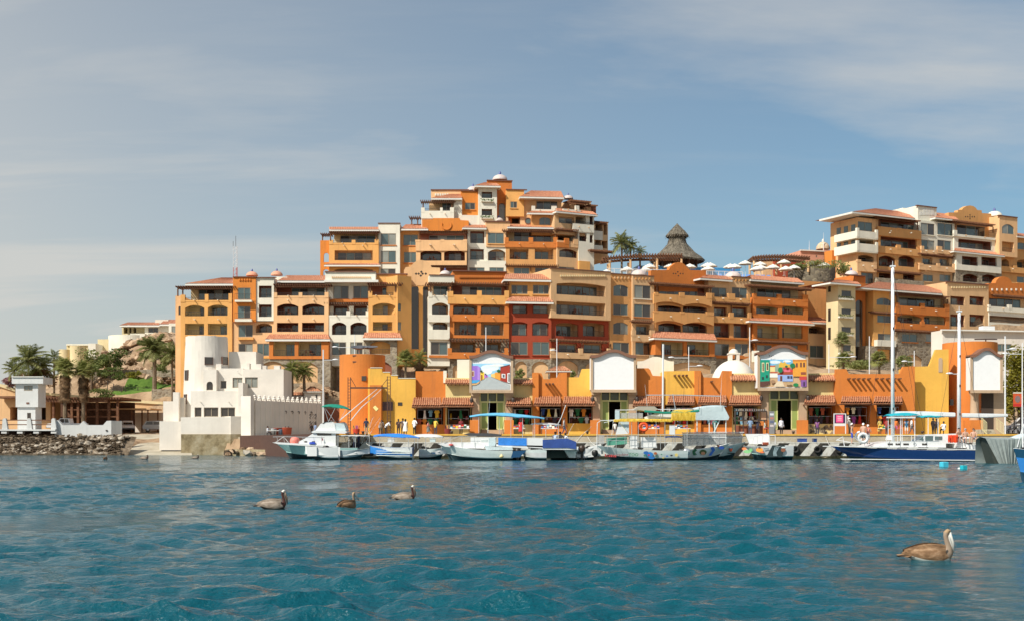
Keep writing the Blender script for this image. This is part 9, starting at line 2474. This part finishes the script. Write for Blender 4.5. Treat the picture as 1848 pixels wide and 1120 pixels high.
def radar():
 p=P(1779,614,131);H=thing('radar_antenna','long bar antenna on top of the right round tower','antenna',p);mb=MB();mb.tube([p+Vector((0,0,-.9)),p+Vector((0,0,.1))],.07,6);mb.tube([p+Vector((-.35,0,-.5)),p],.03,4);mb.tube([p+Vector((.35,0,-.5)),p],.03,4);mb.build('stand',M_RAIL,H);mb=MB();mb.box(p.x-1.2,p.x+1.2,p.y-.08,p.y+.08,p.z+.1,p.z+.22);mb.build('bar',M_RAIL,H)
radar()
def kiosk_roof():
 f=Frame(1010,150,0).at((740,620,5.09));H=thing('garden_gazebo','little hipped tile roof gazebo behind the orange notch bay','gazebo',P(1010,690,150));tile_roof(H,f,1248,1490,247,1340,1420,205,.5,-1.6,fascia=.12,mat=M_TILE2);panel(H,f,M_MORA,1290,250,1470,420,off=0,depth=2)
kiosk_roof()
# ------------------------------------------------------------------ vehicles
M_CARW=plain('car_white',(.78,.78,.78),.2,var=.02);M_TYRE=plain('tyre',(.02,.02,.02),.85);M_RIM=plain('wheel_rim',(.5,.5,.52),.3,.7)
def car(label,p,rz,kind,col=None,cat='car'):
 """built facing +X"""
 H=thing('parked_car',label,cat,p,rz);ORG[H.name]=Vector();col=col or M_CARW
 if kind=='pickup':body=[(-2.6,.45),(-2.6,1.02),(-.55,1.05),(-.55,1.10),(1.0,1.10),(2.45,1.0),(2.6,.85),(2.6,.45)];top=[(-.6,1.08),(-.45,1.72),(.75,1.74),(1.35,1.10)];wins=[[(-.42,1.14),(-.34,1.62),(.12,1.64),(.12,1.14)],[(.2,1.14),(.2,1.64),(.68,1.64),(1.12,1.14)]]
 else:body=[(-2.2,.45),(-2.25,.95),(-2.1,1.10),(1.0,1.08),(2.1,.95),(2.25,.75),(2.2,.45)];top=[(-2.1,1.08),(-1.75,1.66),(.45,1.70),(1.15,1.08)];wins=[[(-1.85,1.14),(-1.58,1.58),(-.75,1.60),(-.75,1.14)],[(-.67,1.14),(-.67,1.60),(.38,1.62),(.92,1.14)]]
 mb=MB();mb.prism(body,-.9,.9);mb.build('body',col,H);mb=MB();mb.prism(top,-.74,.74);mb.build('cabin',col,H)
 for w in wins:
  for s_ in(-1,1):mb=MB();mb.prism(w,s_*.742,s_*.752);mb.build('window',M_GL2,H)
 wx=top[-1][0];wz=top[-2][0];mb=MB();mb.poly([(wx+.01,-.66,1.13),(wx+.01,.66,1.13),(wz+.03,.62,1.64),(wz+.03,-.62,1.64)]);mb.build('windscreen',M_GL2,H)
 for x in(-1.45,1.5):
  for s_ in(-1,1):
   mb=MB();mb.lathe([(.34,-.11),(.34,.11),(.22,.12),(.22,-.12)],0,0,16);mb.v=[Vector((x+v.x,s_*.86+v.z,.34+v.y))for v in mb.v];w=mb.build('wheel',M_TYRE,H);mb=MB();mb.lathe([(.21,.0),(.05,.05),(.001,.05)],0,0,12);mb.v=[Vector((x+v.x,s_*(.93+v.z),.34+v.y))for v in mb.v];mb.build('rim',M_RIM,w)
 for s_ in(-1,1):mb=MB();mb.box(body[-2][0]-.12,body[-2][0]+.02,s_*.62-.16,s_*.62+.16,.74,.88);mb.build('headlight',M_FASC,H);mb=MB();mb.box(body[1][0]-.02,body[1][0]+.1,s_*.68-.12,s_*.68+.12,.8,.95);mb.build('tail_light',colmat((150,20,20),.3),H)
 mb=MB();mb.box(body[-1][0]-.1,body[-1][0]+.08,-.85,.85,.38,.58);mb.build('bumper',M_BLK,H)
 return H
car('white pickup truck parked inside the brown pavilion',P(122,768,169)*1+Vector((0,0,0)),pi,'pickup',cat='pickup truck').location.z=3.2
car('white car parked nose-on at the top of the boat ramp',P(230,773,183),-1.2,'car').location.z=3.15
car('grey-white car parked in the shade by the white house wall',P(285,773,184),.3,'car',plain('car_silver',(.45,.46,.46),.25)).location.z=3.15
def carport():
 D=186;H=thing('carport','flat-roofed carport shading the cars behind the boat ramp','carport',P(250,775,D));H.location.z=3.1;ORG[H.name].z=3.1
 a,b=P(212,0,D).x,P(282,0,D).x;z=P(0,739,D).z;mb=MB();mb.box(a,b,D-3,D+3,z,z+.2);mb.build('roof',M_TAN,H)
 for x in(a+.5,(a+b)/2,b-.5):
  for y in(D-2.6,D+2.6):mb=MB();mb.tube([(x,y,3.1),(x,y,z)],.11,6);mb.build('post',M_WOOD,H)
 mb=MB();mb.box(a-1,b+4,D+3.2,D+3.5,3.0,z-.3);mb.build('back_wall',M_PUR,H)
carport()
def motorbike(label,px,D,rz,col):
 p=P(px,0,D);p.z=QZ;H=thing('motorcycle',label,'motorcycle',p,rz);ORG[H.name]=Vector()
 for x in(-.65,.68):mb=MB();mb.tube([(x+.27*cos(2*pi*k/16),0,.31+.27*sin(2*pi*k/16))for k in range(17)],.055,6,False);w=mb.build('wheel',M_TYRE,H);mb=MB();mb.lathe([(.06,-.06),(.06,.06)],0,0,8);mb.v=[Vector((x+v.x,v.z,.31+v.y))for v in mb.v];mb.build('hub',M_RIM,w)
 mb=MB();mb.tube([(.68,0,.31),(.45,0,.95)],.035,6);mb.tube([(-.65,0,.31),(-.2,0,.55),(.42,0,.85)],.04,6);mb.build('frame',M_RAIL,H)
 mb=MB();mb.lathe([(.001,-.26),(.10,-.2),(.15,0),(.11,.2),(.001,.26)],0,0,10);mb.v=[Vector((.18+v.z,v.x,.86+v.y*.9))for v in mb.v];mb.build('tank',col,H,smooth=True)
 mb=MB();mb.prism([(-.7,.80),(-.65,.88),(-.05,.84),(0,.76)],-.13,.13);mb.build('seat',M_BLK,H);mb=MB();mb.box(-.18,.25,-.15,.15,.3,.62);mb.build('engine',M_RIM,H);mb=MB();mb.tube([(.40,-.34,1.05),(.46,0,1.0),(.40,.34,1.05)],.02,5);mb.build('handlebar',M_RAIL,H);mb=MB();mb.lathe([(.10,.0),(.08,.08),(.001,.1)],0,0,10);mb.v=[Vector((.55+v.z,v.x,.92+v.y))for v in mb.v];mb.build('headlight',M_FASC,H)
motorbike('dark motorcycle parked nearest the lamp post at the right end of the quay',1822,124.5,.9,colmat((40,35,60),.3));motorbike('black motorcycle parked behind the other one at the quay end',1831,126,.7,M_BLK)
def railstep():
 D=121;H=thing('stair_railing','cream iron gate railing sloping beside the steps at the right column','railing',P(1792,784,D));H.location.z=QZ;ORG[H.name].z=QZ
 for x0,x1,y0,y1 in((1771,1781,752,784),(1798,1811,754,786)):
  mb=MB();a,b=P(x0,0,D).x,P(x1,0,D).x;zt=P(0,y0,D).z;zb=QZ
  mb.tube([(a,D,zt),(b,D,zt-.55)],.04,5);mb.tube([(a,D,zb+.7),(b,D,zb+.15)],.04,5)
  for k in range(6):x=a+(b-a)*k/5;mb.tube([(x,D,zb+.7-.55*k/5),(x,D,zt-.55*k/5)],.025,4)
  mb.build('railing_panel',colmat((215,205,160),.5),H)
 for k in range(4):mb=MB();mb.box(P(1778,0,D).x,P(1800,0,D).x,D+.3*k,D+.3*k+2,QZ+.16*k,QZ+.16*(k+1)-.004);mb.build('step',M_CONC,H)
railstep()
def poster_sign():
 D=131;H=thing('billboard','orange and red poster board on posts at the right edge','sign',P(1836,784,D));H.location.z=QZ;ORG[H.name].z=QZ
 a,b=P(1829,0,D).x,P(1844,0,D).x;z0,z1=P(0,733,D).z,P(0,709,D).z;mb=MB();mb.box(a,b,D,D+.1,z0,z1);mb.build('board',colmat((200,85,45),.6),H);mb=MB();mb.box(a,b,D-.01,D-.004,z0+.05,z0+.3);mb.build('red_strip',colmat((190,40,40),.6),H);mb=MB();mb.box(a,b,D-.03,D+.12,z1,z1+.12);mb.build('cap',M_WHI,H)
 mb=MB();mb.prism([((a+b)/2+.3*cos(2*pi*k/12),(z0+z1)/2+.1+.38*sin(2*pi*k/12))for k in range(12)],D-.012,D-.004);mb.build('round_print',colmat((130,110,110),.6),H)
 for x in(a+.1,b-.1):mb=MB();mb.box(x-.05,x+.05,D+.02,D+.1,QZ,z0);mb.build('post',M_RAIL,H)
poster_sign()
def van():
 H=car('white van parked behind the motorcycles at the right edge',P(1846,784,133),2.9,'car',cat='van');H.location.z=QZ;H.scale=(1,1,1.2)
van()
# quay clutter: fenders, crates, bollards, promenade tables
def bollard(label,px):
 p=P(px,0,119.9);H=thing('mooring_bollard',label,'bollard',(p.x,119.95,QZ+.005));mb=MB();mb.lathe([(.14,QZ),(.11,QZ+.12),(.11,QZ+.3),(.17,QZ+.36),(.15,QZ+.44),(.001,QZ+.46)],p.x,119.95,12);mb.build('post',M_RAIL,H,smooth=True)
for px,l in((655,'mooring bollard by the orange buttress'),(815,'mooring bollard in front of the second shop'),(1060,'mooring bollard in front of the yellow bay by the blank sign'),(1432,'mooring bollard right of the village mural steps'),(1490,'mooring bollard left of the pink poster stand'),(1665,'mooring bollard below the bimini against the yellow wall')):bollard(l,px)
def dockbox(label,x0,x1,col,D=118.6,z=1.53):
 a,b=P(x0,0,D).x,P(x1,0,D).x;H=thing('dock_box',label,'box',((a+b)/2,D,z));mb=MB();mb.box(a,b,D-.3,D+.3,z,z+.38);mb.build('box',col,H);mb=MB();mb.box(a-.03,b+.03,D-.33,D+.33,z+.384,z+.44);mb.build('lid',col,H)
dockbox('navy tarpaulined box on the lower ledge right of the flower boat',1440,1455,M_TNAVY);dockbox('small navy box on the lower ledge, right of the bigger one',1467,1473,M_HN);dockbox('white box on the lower ledge behind the ribbed panga',700,712,M_HW);dockbox('brown crate on the lower ledge near the sport fisher stern',660,668,M_WOOD);dockbox('grey crate on the lower ledge left of the long white boat',776,786,M_TGREY)
def ptable(label,px,D):
 p=P(px,0,D);H=thing('cafe_table',label,'table',(p.x,D,2.285));mb=MB();mb.box(p.x-.5,p.x+.5,D-.4,D+.4,2.285+.7,2.285+.75);mb.build('tabletop',M_HW,H)
 for dx in(-.42,.42):
  for dy in(-.32,.32):mb=MB();mb.box(p.x+dx-.03,p.x+dx+.03,D+dy-.03,D+dy+.03,2.285,2.285+.7);mb.build('leg',M_RAIL,H)
ptable('white cafe table before the seated man in white',489,147.2);ptable('second cafe table further along the promenade',497,146.4)
def drum(label,px,D,col,h=1.0,r=.34):
 p=P(px,0,D);H=thing('plastic_drum',label,'drum',(p.x,D,2.285));mb=MB();mb.lathe([(.001,2.285),(r*.8,2.29),(r,2.285+h*.95),(r*1.06,2.285+h),(r*.9,2.285+h),(.001,2.285+h*.8)],p.x,D,14);mb.build('drum',colmat(col,.6),H,smooth=True)
drum('terracotta tub left of two on the promenade',501.5,150,(150,62,42),1.1,.55);drum('terracotta tub right of two on the promenade',518,147,(165,72,48),1.1,.6);drum('pale plastic drum by the cafe table',494,149,(190,190,190));drum('blue-grey drum between the terracotta tubs',508,148,(95,110,130),.9)
